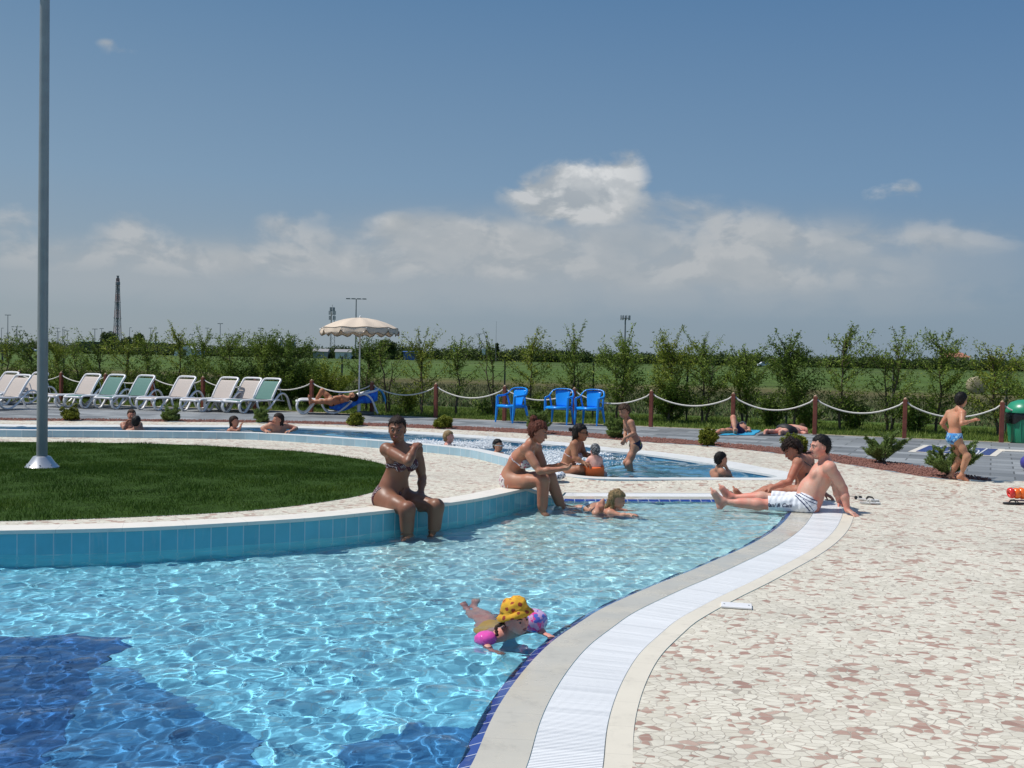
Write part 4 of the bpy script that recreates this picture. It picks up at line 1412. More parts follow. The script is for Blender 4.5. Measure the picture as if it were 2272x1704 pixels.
# foot px, foot py, kind, angle (head direction from +X)
for (px_, py_, kd, an, lab) in [
        (-62, 912, 'b', 62, 'beige lounger at the left edge that stands nearest and in front of the others'),
        (-78, 898, 'b', 62, 'beige lounger cut off by the left edge, behind the nearest one'),
        (-10, 899, 'b', 62, 'beige lounger mostly hidden behind the lamp pole, right of the two at the left edge'),
        (112, 904, 'b', 64, 'beige lounger immediately right of the lamp pole'),
        (168, 906, 'g', 64, 'left one of the two neighbouring green loungers'),
        (236, 908, 'g', 64, 'right one of the two neighbouring green loungers'),
        (330, 911, 'b', 64, 'single beige lounger standing between the green pair and the group of three'),
        (428, 914, 'b', 64, 'left beige lounger of the group of three before the empty gap'),
        (482, 915, 'b', 64, 'middle beige lounger of the group of three, beside the green one'),
        (520, 917, 'g', 60, 'green lounger at the right end of the group of three')]:
    q = onz(px_, py_, 0.08)
    src = first[kd]
    o = src if not used[kd] else copy_tree(src)
    used[kd] = True
    o['label'] = lab; o['group'] = LG
    a = math.radians(an)
    # the photo pixel is the front foot corner
    o.rotation_euler = (0, 0, a)
    o.scale = (.9, .9, .9)
    o.location = (q.x + math.cos(a) * 1.0 - math.sin(a) * 0.05, q.y + math.sin(a) * 1.0 + 0.1, 0.08)

# lounger with the sunbather, seen from the side, low back
L11 = make_lounger(M['beigef'], back_ang=20, label='white lounger with a lowered back, carrying a sunbather and a blue towel', group=LG)
q = onz(655, 918.5, 0.08)
L11a = math.radians(12)
L11.rotation_euler = (0, 0, L11a)
L11.location = (q.x + 1.20, q.y + 0.45, 0.08)

# ------------------------------------------------------------------ beach umbrella
M['canvas'] = fabric('cream_canvas', (0.82, 0.69, 0.55))
q = onz(796, 920, 0.08)
um = empty('beach_umbrella', q, 'open cream beach umbrella with a scalloped rim on a white pole behind the loungers', 'umbrella')
mb = MB(); mb.tube([(0, 0, 0.0), (0, 0, 2.40)], 0.019, 12); mb.build('pole', M['whitepaint'], um, smooth=True)
mb = MB(); mb.tube([(0, 0, 0.0), (0, 0, 0.42)], 0.048, 14); mb.tube([(0, 0, 0.42), (0, 0, 0.45)], 0.03, 14); mb.build('sleeve', M['whitepaint'], um, auto=.6)
mb = MB(); mb.lathe([(0.26, 0.0), (0.27, 0.03), (0.24, 0.07), (0.08, 0.09)], 20, c=(0.12, 0.05, 0)); mb.build('base', M['thinpost'], um, auto=.6)
NS = 10; R0 = 0.96
vs = []; fs = []
rings = [(0.0, 2.42), (0.22, 2.405), (0.45, 2.365), (0.68, 2.30), (0.86, 2.225), (1.0, 2.15)]
per = 8
tot = NS * per
for ri, (rr, z) in enumerate(rings):
    for j in range(tot):
        a = 2 * PI * j / tot; k = (j % per) / per
        pol = math.cos(PI / NS) / math.cos((k - .5) * 2 * PI / NS)   # straight edge between ribs
        dr = pol ** (rr); sagz = -0.035 * rr * (math.sin(k * PI) ** 2) * (1 if rr < 1 else 0.6)
        vs.append((R0 * rr * math.cos(a) * dr, R0 * rr * math.sin(a) * dr, z + sagz))
for ri in range(len(rings) - 1):
    for j in range(tot):
        j2 = (j + 1) % tot
        fs.append((ri * tot + j, ri * tot + j2, (ri + 1) * tot + j2, (ri + 1) * tot + j))
base_i = (len(rings) - 1) * tot
n0 = len(vs)
for row in (1, 2, 3):
    for j in range(tot):
        a = 2 * PI * j / tot; k = (j % per) / per
        pol = math.cos(PI / NS) / math.cos((k - .5) * 2 * PI / NS)
        drop = 0.16 * row / 3 * (1.0 if row < 3 else (0.78 + 0.34 * math.sin(k * 2 * PI) ** 2 - (0.35 if j % per == 0 else 0)))
        curl = 0.02 * row / 3 * math.sin(k * PI * 2 + a * 3)
        rr = R0 * (1.0 + 0.012 * row + curl)
        vs.append((rr * math.cos(a) * pol, rr * math.sin(a) * pol, 2.15 - drop))
for row in range(3):
    b0 = base_i if row == 0 else n0 + (row - 1) * tot
    b1 = n0 + row * tot
    for j in range(tot):
        j2 = (j + 1) % tot
        fs.append((b0 + j, b0 + j2, b1 + j2, b1 + j))
me = bpy.data.meshes.new('canopy'); me.from_pydata(vs, [], fs); me.materials.append(M['canvas'])
cn = link('canopy', me, um, True); me.set_sharp_from_angle(angle=0.7)
sol = cn.modifiers.new('thick', 'SOLIDIFY'); sol.thickness = 0.003
cn.rotation_euler = (math.radians(-1.2), math.radians(-0.6), 0)
M['trim'] = simple('brown_trim', (0.20, 0.16, 0.12), 0.8)
mb = MB()
last = n0 + 2 * tot
loop = [Vector(vs[last + j]) for j in range(tot)] + [Vector(vs[last])]
mb.tube(loop, 0.009, 5, cap=False)
loop = [Vector(vs[base_i + j]) * 1.004 for j in range(tot)] + [Vector(vs[base_i]) * 1.004]
mb.tube(loop, 0.007, 5, cap=False)
tr = mb.build('rim_trim', M['trim'], cn)
for j in range(NS):
    a = 2 * PI * j / NS
    mb = MB(); mb.tube([(0.02 * math.cos(a), .02 * math.sin(a), 2.39), (.5 * R0 * math.cos(a), .5 * R0 * math.sin(a), 2.33), (R0 * .86 * math.cos(a), R0 * .86 * math.sin(a), 2.20), (R0 * 1.05 * math.cos(a), R0 * 1.05 * math.sin(a), 2.12)], 0.006, 6)
    rb = mb.build('rib', M['whitepaint'], um); rb.rotation_euler = cn.rotation_euler
mb = MB(); mb.lathe([(0.02, 2.40), (0.028, 2.43), (0.02, 2.46), (0.005, 2.475)], 12); mb.build('finial', M['whitepaint'], um, smooth=True)

# ------------------------------------------------------------------ blue plastic chairs
M['bluep'] = simple('blue_plastic', (0.014, 0.31, 0.88), 0.25, 0.05, 4, spec=0.5)


def make_chair():
    root = empty('plastic_chair', (0, 0, 0), '', 'chair')
    mb = MB()
    # seat shell, dished
    n = 9; vs = []; fs = []
    for i in range(n):
        for j in range(n):
            u = i / (n - 1) * 2 - 1; v = j / (n - 1) * 2 - 1
            w_ = 0.235 - 0.02 * v
            vs.append((u * w_, v * 0.22, 0.40 - 0.018 * (1 - u * u) * (1 - v * v) - (0.012 if v < -0.9 else 0) + 0.012 * abs(u) ** 3))
    for i in range(n - 1):
        for j in range(n - 1):
            a = i * n + j; fs.append((a, a + n, a + n + 1, a + 1))
    mb.add(vs, fs)
    # skirt
    s_ = [(-.255, -.235), (.255, -.235), (.225, .225), (-.225, .225)]
    for a, b in ((0, 1), (1, 2), (3, 0), (2, 3)):
        p0, p1 = s_[a], s_[b]
        q0 = tuple(x * .93 for x in p0); q1 = tuple(x * .93 for x in p1)
        mb.add([(q0[0], q0[1], .405), (q1[0], q1[1], .405), (p1[0], p1[1], .395), (p0[0], p0[1], .395), (p1[0], p1[1], .345), (p0[0], p0[1], .345)], [(0, 1, 2, 3), (3, 2, 4, 5)])
    so_ = mb.build('seat', M['bluep'], root, auto=.7)
    m = so_.modifiers.new('t', 'SOLIDIFY'); m.thickness = 0.006
    # back panel
    n = 9; m_ = 9; vs = []; fs = []
    for i in range(m_):
        t = i / (m_ - 1)
        for j in range(n):
            u = j / (n - 1) * 2 - 1
            w_ = 0.135 + 0.045 * t
            y = 0.20 + 0.085 * t + 0.02 * t * t - 0.035 * (u * u) * (0.4 + .6 * t)
            z = 0.39 + 0.385 * t - 0.018 * u * u * t
            vs.append((u * w_, y, z))
    for i in range(m_ - 1):
        for j in range(n - 1):
            a = i * n + j; fs.append((a, a + 1, a + n + 1, a + n))
    mb = MB(); mb.add(vs, fs)
    o = mb.build('backrest', M['bluep'], root, auto=.7)
    m = o.modifiers.new('t', 'SOLIDIFY'); m.thickness = 0.008
    # hoop running from one arm over the back to the other
    hp = [(-.275, -.20, .615), (-.285, -.05, .620), (-.29, .08, .635), (-.285, .16, .66), (-.265, .215, .715), (-.235, .255, .765), (-.17, .285, .793), (-.08, .298, .803), (0, .302, .805)]
    hp = hp + [(-x, y, z) for x, y, z in hp[-2::-1]]
    mb = MB(); mb.tube(hp, 0.031, 8, flat=0.45)
    mb.build('hoop', M['bluep'], root, smooth=True)
    for s in (-1, 1):
        mb = MB()
        mb.tube([(s * .275, -.17, .612), (s * .285, .02, .620), (s * .283, .12, .635)], 0.034, 8, flat=0.4)
        mb.tube([(s * .272, .13, .62), (s * .262, .16, .52), (s * .245, .19, .40)], 0.022, 8)
        mb.build('armrest', M['bluep'], root, smooth=True)
        for (x0, y0, z0, x1, y1) in ((.275, -.215, .61, .265, -.265), (.235, .20, .40, .27, .30)):
            mb = MB()
            # angle section leg, wide above and narrow at the floor
            top = Vector((s * x0, y0, z0)); mid = Vector((s * (x0 - .01), y0 + (.0 if y0 < 0 else .02), .38)); bot = Vector((s * x1, y1, 0.0))
            pts_ = [top, mid, bot] if y0 < 0 else [mid, mid.lerp(bot, .5), bot]
            mb.tube(pts_, [0.026, 0.036, 0.017] if y0 < 0 else [0.036, 0.028, 0.017], 6, flat=0.6)
            mb.build('leg', M['bluep'], root, auto=.8)
    return root


CG = 'bright blue plastic armchairs in front of the rope fence'
c0 = make_chair()
for i, (px_, py_, rz, lab) in enumerate([(1135, 937, -42, 'leftmost blue plastic armchair, turned most to the side'), (1240, 941, -20, 'middle blue plastic armchair, left of the rope post'), (1308, 943, -24, 'rightmost blue plastic armchair, just right of the rope post')]):
    q = onz(px_, py_, 0.08)
    o = c0 if i == 0 else copy_tree(c0)
    o.location = (q.x, q.y, 0.08); o.rotation_euler = (0, 0, math.radians(rz)); o['label'] = lab; o['group'] = CG

# ------------------------------------------------------------------ green litter bin
M['bin'] = simple('green_bin_plastic', (0.025, 0.27, 0.15), 0.32, 0.12, 4, spec=0.5)
M['blackbag'] = simple('black_bin_liner', (0.012, 0.012, 0.013), 0.22, 0.2, 20, bump=0.8, bscale=25)
q = onz(2264, 984, 0.08)
q = q + Vector((0.22, 0.30, 0))
bn = empty('litter_bin', q, 'green plastic litter bin with a domed lid and black liner at the right edge', 'bin')
mb = MB(); mb.lathe([(0.27, 0.0), (0.28, 0.02), (0.30, 0.25), (0.325, 0.52), (0.33, 0.55)], 28)
for j in range(14):
    a = 2 * PI * j / 14
    mb.tube([(0.275 * math.cos(a), .275 * math.sin(a), .02), (0.327 * math.cos(a), .327 * math.sin(a), .5)], 0.012, 6)
mb.build('body', M['bin'], bn, auto=.6)
mb = MB(); n = 40; vs = []
for i, z in enumerate((0.60, 0.56, 0.42)):
    for j in range(n):
        a = 2 * PI * j / n; w_ = 1 + 0.02 * math.sin(7 * a + i) + 0.012 * math.sin(17 * a)
        zz = z if i < 2 else z + 0.05 * math.sin(3 * a + 1) + .02 * math.sin(8 * a)
        rr = (0.335, 0.350, 0.345)[i] * w_
        vs.append((rr * math.cos(a), rr * math.sin(a), zz))
mb.add(vs, [(i * n + j, i * n + (j + 1) % n, (i + 1) * n + (j + 1) % n, (i + 1) * n + j) for i in range(2) for j in range(n)])
mb.build('liner', M['blackbag'], bn, smooth=True)
mb = MB(); mb.lathe([(0.36, 0.60), (0.365, 0.62), (0.345, 0.70), (0.27, 0.80), (0.14, 0.855), (0.01, 0.865)], 28); mb.build('lid', M['bin'], bn, auto=.7)
mb = MB(); mb.box((0.02, -0.30, 0.80), (0.10, 0.10, 0.05), M=Matrix.Rotation(0.7, 3, 'X')); mb.build('handle', M['blackbag'], bn, bevel=.01)

# ------------------------------------------------------------------ small things on the decks
M['cream'] = simple('cream_marble_trim', (0.72, 0.67, 0.58), 0.5, 0.1, 20)
M['navyb'] = objtile('navy_board_mosaic', (0.03, 0.055, 0.22), (0.10, 0.13, 0.26), 0.05, 0.05, 0.004, 0.4, 0.25, off=0.0)
def quad_px(px, z): return np.array([xy(G(a, b, z)) for a, b in px])
bd = quad_px([(2031, 1001.5), (2062, 989), (2214, 996), (2196, 1010.5)], 0.085)
bo = quad_px([(2018, 1003.0), (2056, 987.5), (2228, 995.0), (2205, 1013.0)], 0.083)
# make both outlines true parallelograms in the ground plane
def para(q):
    c = q.mean(0); u = ((q[3] - q[0]) + (q[2] - q[1])) / 4; v = ((q[1] - q[0]) + (q[2] - q[3])) / 4
    return c, u, v
c_, u_, v_ = para(bd)
gb = empty('game_board', (c_[0], c_[1], 0.08), 'navy blue mosaic game board with white curved lines and cream border in the paving', 'game board')
def flat(name, poly, z, m, parent):
    v = np.c_[poly - c_, np.full(len(poly), z)]
    e = v[1, :2] - v[0, :2]; g = v[2, :2] - v[0, :2]
    f = list(range(len(poly)))
    if e[0] * g[1] - e[1] * g[0] < 0: f = f[::-1]
    me = bpy.data.meshes.new(name); me.from_pydata([tuple(x) for x in v], [], [f]); me.materials.append(m)
    return link(name, me, parent)
mkp = lambda a, b: np.array([c_ - u_ * a - v_ * b, c_ - u_ * a + v_ * b, c_ + u_ * a + v_ * b, c_ + u_ * a - v_ * b])
lu = np.linalg.norm(u_); lv = np.linalg.norm(v_)
flat('border', mkp(1 + 0.11 / lu, 1 + 0.11 / lv), 0.004, M['cream'], gb)
flat('board', mkp(1, 1), 0.008, M['navyb'], gb)
mb = MB()
def line2(pts, w=0.028):
    pts = [np.array(p) for p in pts]
    for a, b in zip(pts[:-1], pts[1:]):
        t = b - a; t = t / np.linalg.norm(t); nn_ = np.array([-t[1], t[0]]) * w / 2
        q = [a - nn_, b - nn_, b + nn_, a + nn_]
        mb.add([(x[0] - c_[0], x[1] - c_[1], 0.012) for x in q], [(0, 1, 2, 3)])
for k in (-0.62, 0.30, 0.70):
    line2([c_ + u_ * k - v_, c_ + u_ * k + v_])
line2([c_ + u_ * (-.28 + .17 * math.cos(t)) + v_ * (1.0 - 1.75 * math.sin(t)) for t in np.linspace(0, PI, 18)])
line2([c_ + u_ * (.50 + .13 * math.cos(t)) + v_ * (-1.0 + 1.3 * math.sin(t)) for t in np.linspace(0, PI, 18)])
mb.build('markings', M['whitepaint'], gb)

q0 = onz(2258, 1001, 0.085)
mb = MB(); mb.box((0, 0, 0), (0.75, 0.32, 0.02), rz=math.radians(-8))
wl = mb.build('white_slab', M['cream'], None, bevel=.004); wl.location = q0 + Vector((.1, 0, 0.0)); tag(wl, 'flat pale stone slab lying in the grey paving at the right edge', 'slab')

q0 = onz(1634, 1345, 0.006)
dp = empty('skimmer_cover', q0, 'small white rectangular plastic cover set in the mosaic beside the pool border', 'cover')
mb = MB(); mb.box((0, 0, 0.004), (0.20, 0.13, 0.012), rz=math.radians(-12)); mb.build('plate', M['white'], dp, bevel=.003)
mb = MB()
for s in (-1, 1): mb.lathe([(0.006, 0), (0.006, 0.003)], 8, c=(s * .08 * math.cos(-.2), s * .08 * math.sin(-.2), 0.0105))
mb.build('screw', M['channel'], dp)


def flipflop(name, loc, rz, L, sole, strap, label, group=None, flipped=False):
    root = empty(name, loc, label, 'flip-flop', group, rz)
    n = 24; top = []
    for j in range(n):
        a = 2 * PI * j / n
        w = 0.040 + 0.010 * math.cos(a)
        top.append((L / 2 * math.cos(a), w * math.sin(a) * 1.0 + 0.006 * math.sin(2 * a)))
    mb = MB(); b = len(mb.v)
    vs = [(x, y, 0.002) for x, y in top] + [(x, y, 0.020 + 0.006 * (x < -L * .3)) for x, y in top]
    fs = [tuple(range(n - 1, -1, -1)), tuple(range(n, 2 * n))] + [(j, (j + 1) % n, n + (j + 1) % n, n + j) for j in range(n)]
    mb.add(vs, fs); mb.build('sole', sole, root, bevel=.003)
    mb = MB()
    for s in (-1, 1):
        mb.tube([(L * .27, 0, .02), (L * .18, s * .018, .045), (0.0, s * .036, .05), (-L * .1, s * .042, .022)], [.005, .009, .010, .007], 8, flat=.4)
    mb.build('strap', strap, root, smooth=True)
    return root


M['blackr'] = simple('black_rubber', (0.02, 0.02, 0.022), 0.6, 0.2)
M['whiter'] = simple('white_rubber', (0.66, 0.66, 0.64), 0.5, 0.1)
FG = 'flip-flops on the mosaic behind the man'
q0 = onz(1930, 1118, 0.004); flipflop('flip_flop', q0, math.radians(4), 0.25, M['whiter'], M['whiter'], 'pale flip-flop lying nearest, behind the man in white shorts', FG)
q0 = onz(1926, 1111, 0.004); flipflop('flip_flop', q0, math.radians(-14), 0.25, M['whiter'], M['blackr'], 'pale flip-flop with a dark strap, farther one of the pair behind the man', FG)
q0 = onz(2252, 1119, 0.004); flipflop('flip_flop', q0, math.radians(176), 0.28, M['blackr'], M['blackr'], 'black flip-flop under the orange armband at the right edge', None)
# sunglasses
q0 = onz(1904, 1107, 0.004)
sg = empty('sunglasses', q0, 'dark sunglasses lying on the mosaic behind the man in white shorts', 'sunglasses', None, 0.4)
for s in (-1, 1):
    mb = MB(); mb.lathe([(0.026, 0), (0.028, .003), (0.018, .009), (.004, .011)], 14, c=(s * .032, 0, 0.012), M=Matrix.Rotation(1.1, 3, 'X')); mb.build('lens', M['blackr'], sg, smooth=True)
    mb = MB(); mb.tube([(s * .06, .0, .03), (s * .062, .06, .028), (s * .055, .12, .008)], .003, 6); mb.build('temple', M['blackr'], sg)

# orange inflatable armband pair
M['orange'] = simple('orange_pvc', (0.85, 0.16, 0.02), 0.2, 0.06, 6, spec=0.6)
M['redpvc'] = simple('red_pvc', (0.70, 0.035, 0.03), 0.2, 0.06, 6, spec=0.6)
q0 = onz(2252, 1104, 0.035)
ab = empty('orange_armband', q0 + Vector((0, 0, 0.04)), 'shiny orange and red inflated swim armband lying on the black flip-flop', 'armband')
mb = MB()
def torus(mb, R, r1, c, M3, n=20, m=10, sx=1.0):
    vs = []; fs = []
    for i in range(n):
        a = 2 * PI * i / n
        for j in range(m):
            b = 2 * PI * j / m
            p_ = Vector(((R + r1 * math.cos(b)) * math.cos(a), (R + r1 * math.cos(b)) * math.sin(a) * sx, r1 * 1.5 * math.sin(b)))
            vs.append(M3 @ p_ + Vector(c))
    for i in range(n):
        for j in range(m):
            fs.append((i * m + j, ((i + 1) % n) * m + j, ((i + 1) % n) * m + (j + 1) % m, i * m + (j + 1) % m))
    mb.add(vs, fs)
torus(mb, .045, .022, (-.05, 0, 0.015), Matrix.Rotation(1.35, 3, 'Y')); mb.build('red_ring', M['redpvc'], ab, smooth=True)
mb = MB(); torus(mb, .042, .026, (.015, 0, 0.012), Matrix.Rotation(1.35, 3, 'Y')); torus(mb, .045, .028, (.085, 0.01, 0.012), Matrix.Rotation(1.2, 3, 'Y')); mb.build('orange_ring', M['orange'], ab, smooth=True)
M['purple'] = simple('purple_pvc', (0.07, 0.06, 0.30), 0.3, 0.1)
q0 = onz(2282, 1043, 0.09)
mb = MB(); mb.lathe([(0.01, 0.0), (0.06, 0.012), (0.105, 0.05), (0.12, 0.11), (0.105, 0.17), (0.06, 0.21), (0.01, 0.222)], 20)
bl = mb.build('ball', M['purple'], None, smooth=True); bl.location = q0; tag(bl, 'dark purple rounded ball cut by the right edge on the grey paving', 'ball')
# ------------------------------------------------------------------ far background
M['mast'] = simple('grey_mast', (0.20, 0.22, 0.24), 0.6, 0.1)
M['tower'] = simple('tower_steel', (0.28, 0.28, 0.30), 0.7, 0.15)
M['towred'] = simple('tower_red_band', (0.36, 0.20, 0.18), 0.7, 0.15)
M['towwhite'] = simple('tower_white_band', (0.42, 0.42, 0.42), 0.7, 0.1)


def ground_far(px, Y, z=-0.5):
    q = P(px, 790, Y); return Vector((q.x, q.y, z))


def ztop(px, py, Y): return P(px, py, Y).z


def mast(px, ty, Y, label, heads=2, r=0.14, group=None, hw=1.2, thick=False):
    b = ground_far(px, Y); h = ztop(px, ty, Y) - b.z
    root = empty('lamp_mast', b, label, 'lamp mast', group)
    mb = MB(); mb.tube([(0, 0, 0), (0, 0, h)], [r * 1.2, r * .7], 6); mb.build('pole', M['mast'], root)
    for k in range(heads):
        s = (k - (heads - 1) / 2) / max(1, (heads - 1) / 2) if heads > 1 else 0.5
        mb = MB()
        mb.box((s * hw, 0, h), (hw * (0.75 if heads < 3 else .45), hw * .4, .28)); 
        if heads > 1: mb.box((s * hw * .5, 0, h - .05), (hw * abs(s) + .05, .12, .10))
        mb.build('lamp_head', M['mast'], root)
    return root


MG = 'slender lamp masts far off on the left horizon'
MLAB = 'tiny grey lamp mast far off on the left horizon'
for (px_, ty_, Y_, hd) in [(3, 728, 620, 1), (18, 739, 640, 2), (44, 733, 640, 1), (127, 728, 600, 2), (130, 736, 640, 2), (139, 726, 600, 1), (142, 732, 620, 2), (149, 734, 620, 2),
                           (225, 729, 600, 2), (244, 735, 650, 2), (287, 727, 620, 1), (334, 728, 600, 2), (426, 742, 640, 2), (443, 743, 640, 1), (459, 728, 600, 2), (400, 747, 650, 1), (593, 744, 640, 2)]:
    mast(px_, ty_, Y_, MLAB, hd, 0.17, MG, 1.3)
mast(17, 699, 520, 'tallest lamp mast at the left horizon, left of the big lamp pole', 2, .2, None, 1.6)
mast(37, 725, 560, 'twin headed lamp mast at the left horizon beside the tallest one', 3, .26, None, 2.2)
mast(210, 730, 560, 'flat headed lamp mast left of the lattice tower', 2, .2, None, 1.6)
mast(345, 738, 480, 'thick short mast with a box head right of the lattice tower', 1, .5, None, 1.2)
mast(488, 718, 520, 'tall lamp mast above the hedge between the lattice tower and the umbrella', 2, .2, None, 1.5)
mast(577, 728, 560, 'lamp mast midway between the tall mast and the umbrella', 2, .2, None, 1.5)
mast(788.6, 663, 330, 'tall floodlight mast rising directly behind the beach umbrella', 4, .22, None, 2.6)
mast(928, 735, 480, 'thin lamp mast right of the beach umbrella', 1, .16, None, 1.2)
mast(1063, 741, 480, 'thin short headed lamp mast left of the bare young tree', 2, .16, None, 1.1)

# lattice tower with guyed look and central pipe
b = ground_far(260, 900); ht = ztop(260, 613, 900) - b.z
tw = empty('lattice_tower', b, 'tall red and grey lattice chimney tower on the left horizon', 'tower')
lev = 9
wbase, wtop = 8.0, 2.6
for k in range(lev):
    z0 = ht * k / lev * .97; z1 = ht * (k + 1) / lev * .97
    w0 = wbase + (wtop - wbase) * k / lev; w1 = wbase + (wtop - wbase) * (k + 1) / lev
    mb = MB()
    for i in range(4):
        a0 = PI / 4 + i * PI / 2; a1 = a0 + PI / 2
        A0 = Vector((w0 / 2 * math.cos(a0), w0 / 2 * math.sin(a0), z0)); A1 = Vector((w1 / 2 * math.cos(a0), w1 / 2 * math.sin(a0), z1))
        B0 = Vector((w0 / 2 * math.cos(a1), w0 / 2 * math.sin(a1), z0)); B1 = Vector((w1 / 2 * math.cos(a1), w1 / 2 * math.sin(a1), z1))
        mb.tube([A0, A1], .28, 5); mb.tube([A0, B1], .10, 4); mb.tube([B0, A1], .10, 4); mb.tube([A1, B1], .26, 4)
    mb.build('lattice_section', M['towred'] if k % 2 == 0 else M['tower'], tw)
mb = MB(); mb.tube([(0, 0, 0), (0, 0, ht)], [.75, .65], 10); mb.build('flare_pipe', M['tower'], tw)
mb = MB(); mb.lathe([(1.0, ht - 8), (2.0, ht - 7.5), (2.0, ht - 5), (1.0, ht - 4.5), (1.0, ht), (1.3, ht + .5)], 10); mb.build('pipe_head', M['tower'], tw)
for k in (2, 4, 6, 8):
    w_ = wbase + (wtop - wbase) * k / lev
    mb = MB(); mb.box((0, 0, ht * k / lev * .97), (w_ * .95, w_ * .95, .35)); mb.build('platform', M['tower'], tw)

# telecom tower behind the umbrella
b = ground_far(736, 520); ht = ztop(736, 676, 520) - b.z
tc_ = empty('telecom_tower', b, 'telecom tower with white antennas half hidden behind the left side of the umbrella', 'tower')
mb = MB()
for i in range(3):
    a0 = i * 2 * PI / 3
    mb.tube([(1.6 * math.cos(a0), 1.6 * math.sin(a0), 0), (.9 * math.cos(a0), .9 * math.sin(a0), ht * .85)], .16, 5)
    a1 = a0 + 2 * PI / 3
    for k in range(9):
        t0 = k / 9; t1 = (k + 1) / 9; r0 = 1.6 - .7 * t0; r1 = 1.6 - .7 * t1
        mb.tube([(r0 * math.cos(a0), r0 * math.sin(a0), ht * .85 * t0), (r1 * math.cos(a1), r1 * math.sin(a1), ht * .85 * t1)], .08, 4)
mb.tube([(0, 0, ht * .8), (0, 0, ht)], .12, 5)
mb.build('lattice', M['towwhite'], tc_)
for zz, rr in ((.74, 1.5), (.84, 1.6), (.91, 1.1)):
    for i in range(6):
        a0 = i * PI / 3
        mb = MB(); mb.box((rr * math.cos(a0), rr * math.sin(a0), ht * zz), (.35, .35, 2.0)); mb.build('antenna', M['towwhite'], tc_)
# second antenna mast
b = ground_far(1385.7, 420); ht = ztop(1385.7, 700, 420) - b.z
tm = empty('antenna_mast', b, 'grey antenna mast with a crown of panel antennas above the standing boy', 'antenna mast')
mb = MB(); mb.tube([(0, 0, 0), (0, 0, ht)], [.42, .26], 10); mb.build('pole', M['mast'], tm)
mb = MB(); mb.lathe([(1.6, ht - 1.2), (1.7, ht - 1.2), (1.7, ht - 1.0), (1.6, ht - 1.0)], 12); mb.tube([(-1.6, 0, ht - 1.1), (1.6, 0, ht - 1.1)], .09, 5); mb.tube([(0, -1.6, ht - 1.1), (0, 1.6, ht - 1.1)], .09, 5); mb.build('headframe', M['mast'], tm)
for i in range(9):
    a0 = i * 2 * PI / 9
    mb = MB(); mb.box((1.9 * math.cos(a0), 1.9 * math.sin(a0), ht - .9), (.3, .3, 1.9)); mb.build('antenna', M['towwhite'], tm)
# thin whip pole
b = ground_far(1100, 300); ht = ztop(1100, 713, 300) - b.z
mb = MB(); mb.tube([(0, 0, 0), (0, 0, ht)], [.07, .03], 5); o = mb.build('whip_antenna', M['mast']); o.location = b; tag(o, 'very thin whip antenna pole above the bare young tree', 'antenna')

# house with red roof at the right
M['plaster'] = simple('salmon_plaster', (0.58, 0.40, 0.33), 0.8, 0.08)
M['tileroof'] = simple('terracotta_roof', (0.36, 0.15, 0.10), 0.8, 0.2, 3)
M['dkglass'] = simple('dark_window', (0.05, 0.06, 0.07), 0.2, 0.1)
b = ground_far(2118, 420, -0.5)
hs = empty('house', b, 'distant salmon house with a red tiled roof above the trees at the right', 'house', None, math.radians(-20))
hw_, hd_, hh_ = 10.5, 8.0, 4.6
hs.location.x += 0
zb = 0
mb = MB(); mb.box((0, 0, hh_ / 2), (hw_, hd_, hh_)); mb.build('wall', M['plaster'], hs)
mb = MB(); e = .7; 
mb.add([(-hw_ / 2 - e, -hd_ / 2 - e, hh_), (hw_ / 2 + e, -hd_ / 2 - e, hh_), (hw_ / 2 + e, hd_ / 2 + e, hh_), (-hw_ / 2 - e, hd_ / 2 + e, hh_), (-hw_ / 4, 0, hh_ + 1.9), (hw_ / 4, 0, hh_ + 1.9)],
       [(0, 1, 5, 4), (1, 2, 5), (2, 3, 4, 5), (3, 0, 4), (3, 2, 1, 0)])
rfo = mb.build('roof', M['tileroof'], hs)
mb = MB(); mb.box((1.5, 0.5, hh_ + 1.8), (.7, .7, 1.6)); mb.build('chimney', M['plaster'], rfo)
for x in (-3.3, 0.2, 3.5):
    mb = MB(); mb.box((x, -hd_ / 2 - .03, 3.1), (1.1, .08, 1.4)); mb.build('window', M['dkglass'], hs)

# sheds, tent, signs, cars
M['shedw'] = simple('white_cladding', (0.62, 0.66, 0.70), 0.6, 0.06)
M['shedroof'] = simple('grey_roofing', (0.28, 0.28, 0.29), 0.7, 0.1)
M['bluec'] = simple('blue_tarp', (0.05, 0.12, 0.35), 0.6, 0.1)


def shed(px, Y, w, d, h, label, wall, roof, cat='shed', name='shed', gab=0.8, door=True):
    b = ground_far(px, Y)
    r_ = empty(name, b, label, cat)
    mb = MB(); mb.box((0, 0, h / 2), (w, d, h)); mb.build('wall', wall, r_)
    mb = MB(); e = .3
    mb.add([(-w / 2 - e, -d / 2 - e, h), (w / 2 + e, -d / 2 - e, h), (w / 2 + e, d / 2 + e, h), (-w / 2 - e, d / 2 + e, h), (-w / 2 - e, 0, h + gab), (w / 2 + e, 0, h + gab)], [(0, 1, 5, 4), (2, 3, 4, 5), (0, 4, 3), (1, 2, 5), (3, 2, 1, 0)])
    mb.build('roof', roof, r_)
    if door:
        mb = MB(); mb.box((w * .2, -d / 2 - .03, h * .4), (w * .18, .08, h * .8)); mb.build('door', M['shedroof'], r_)


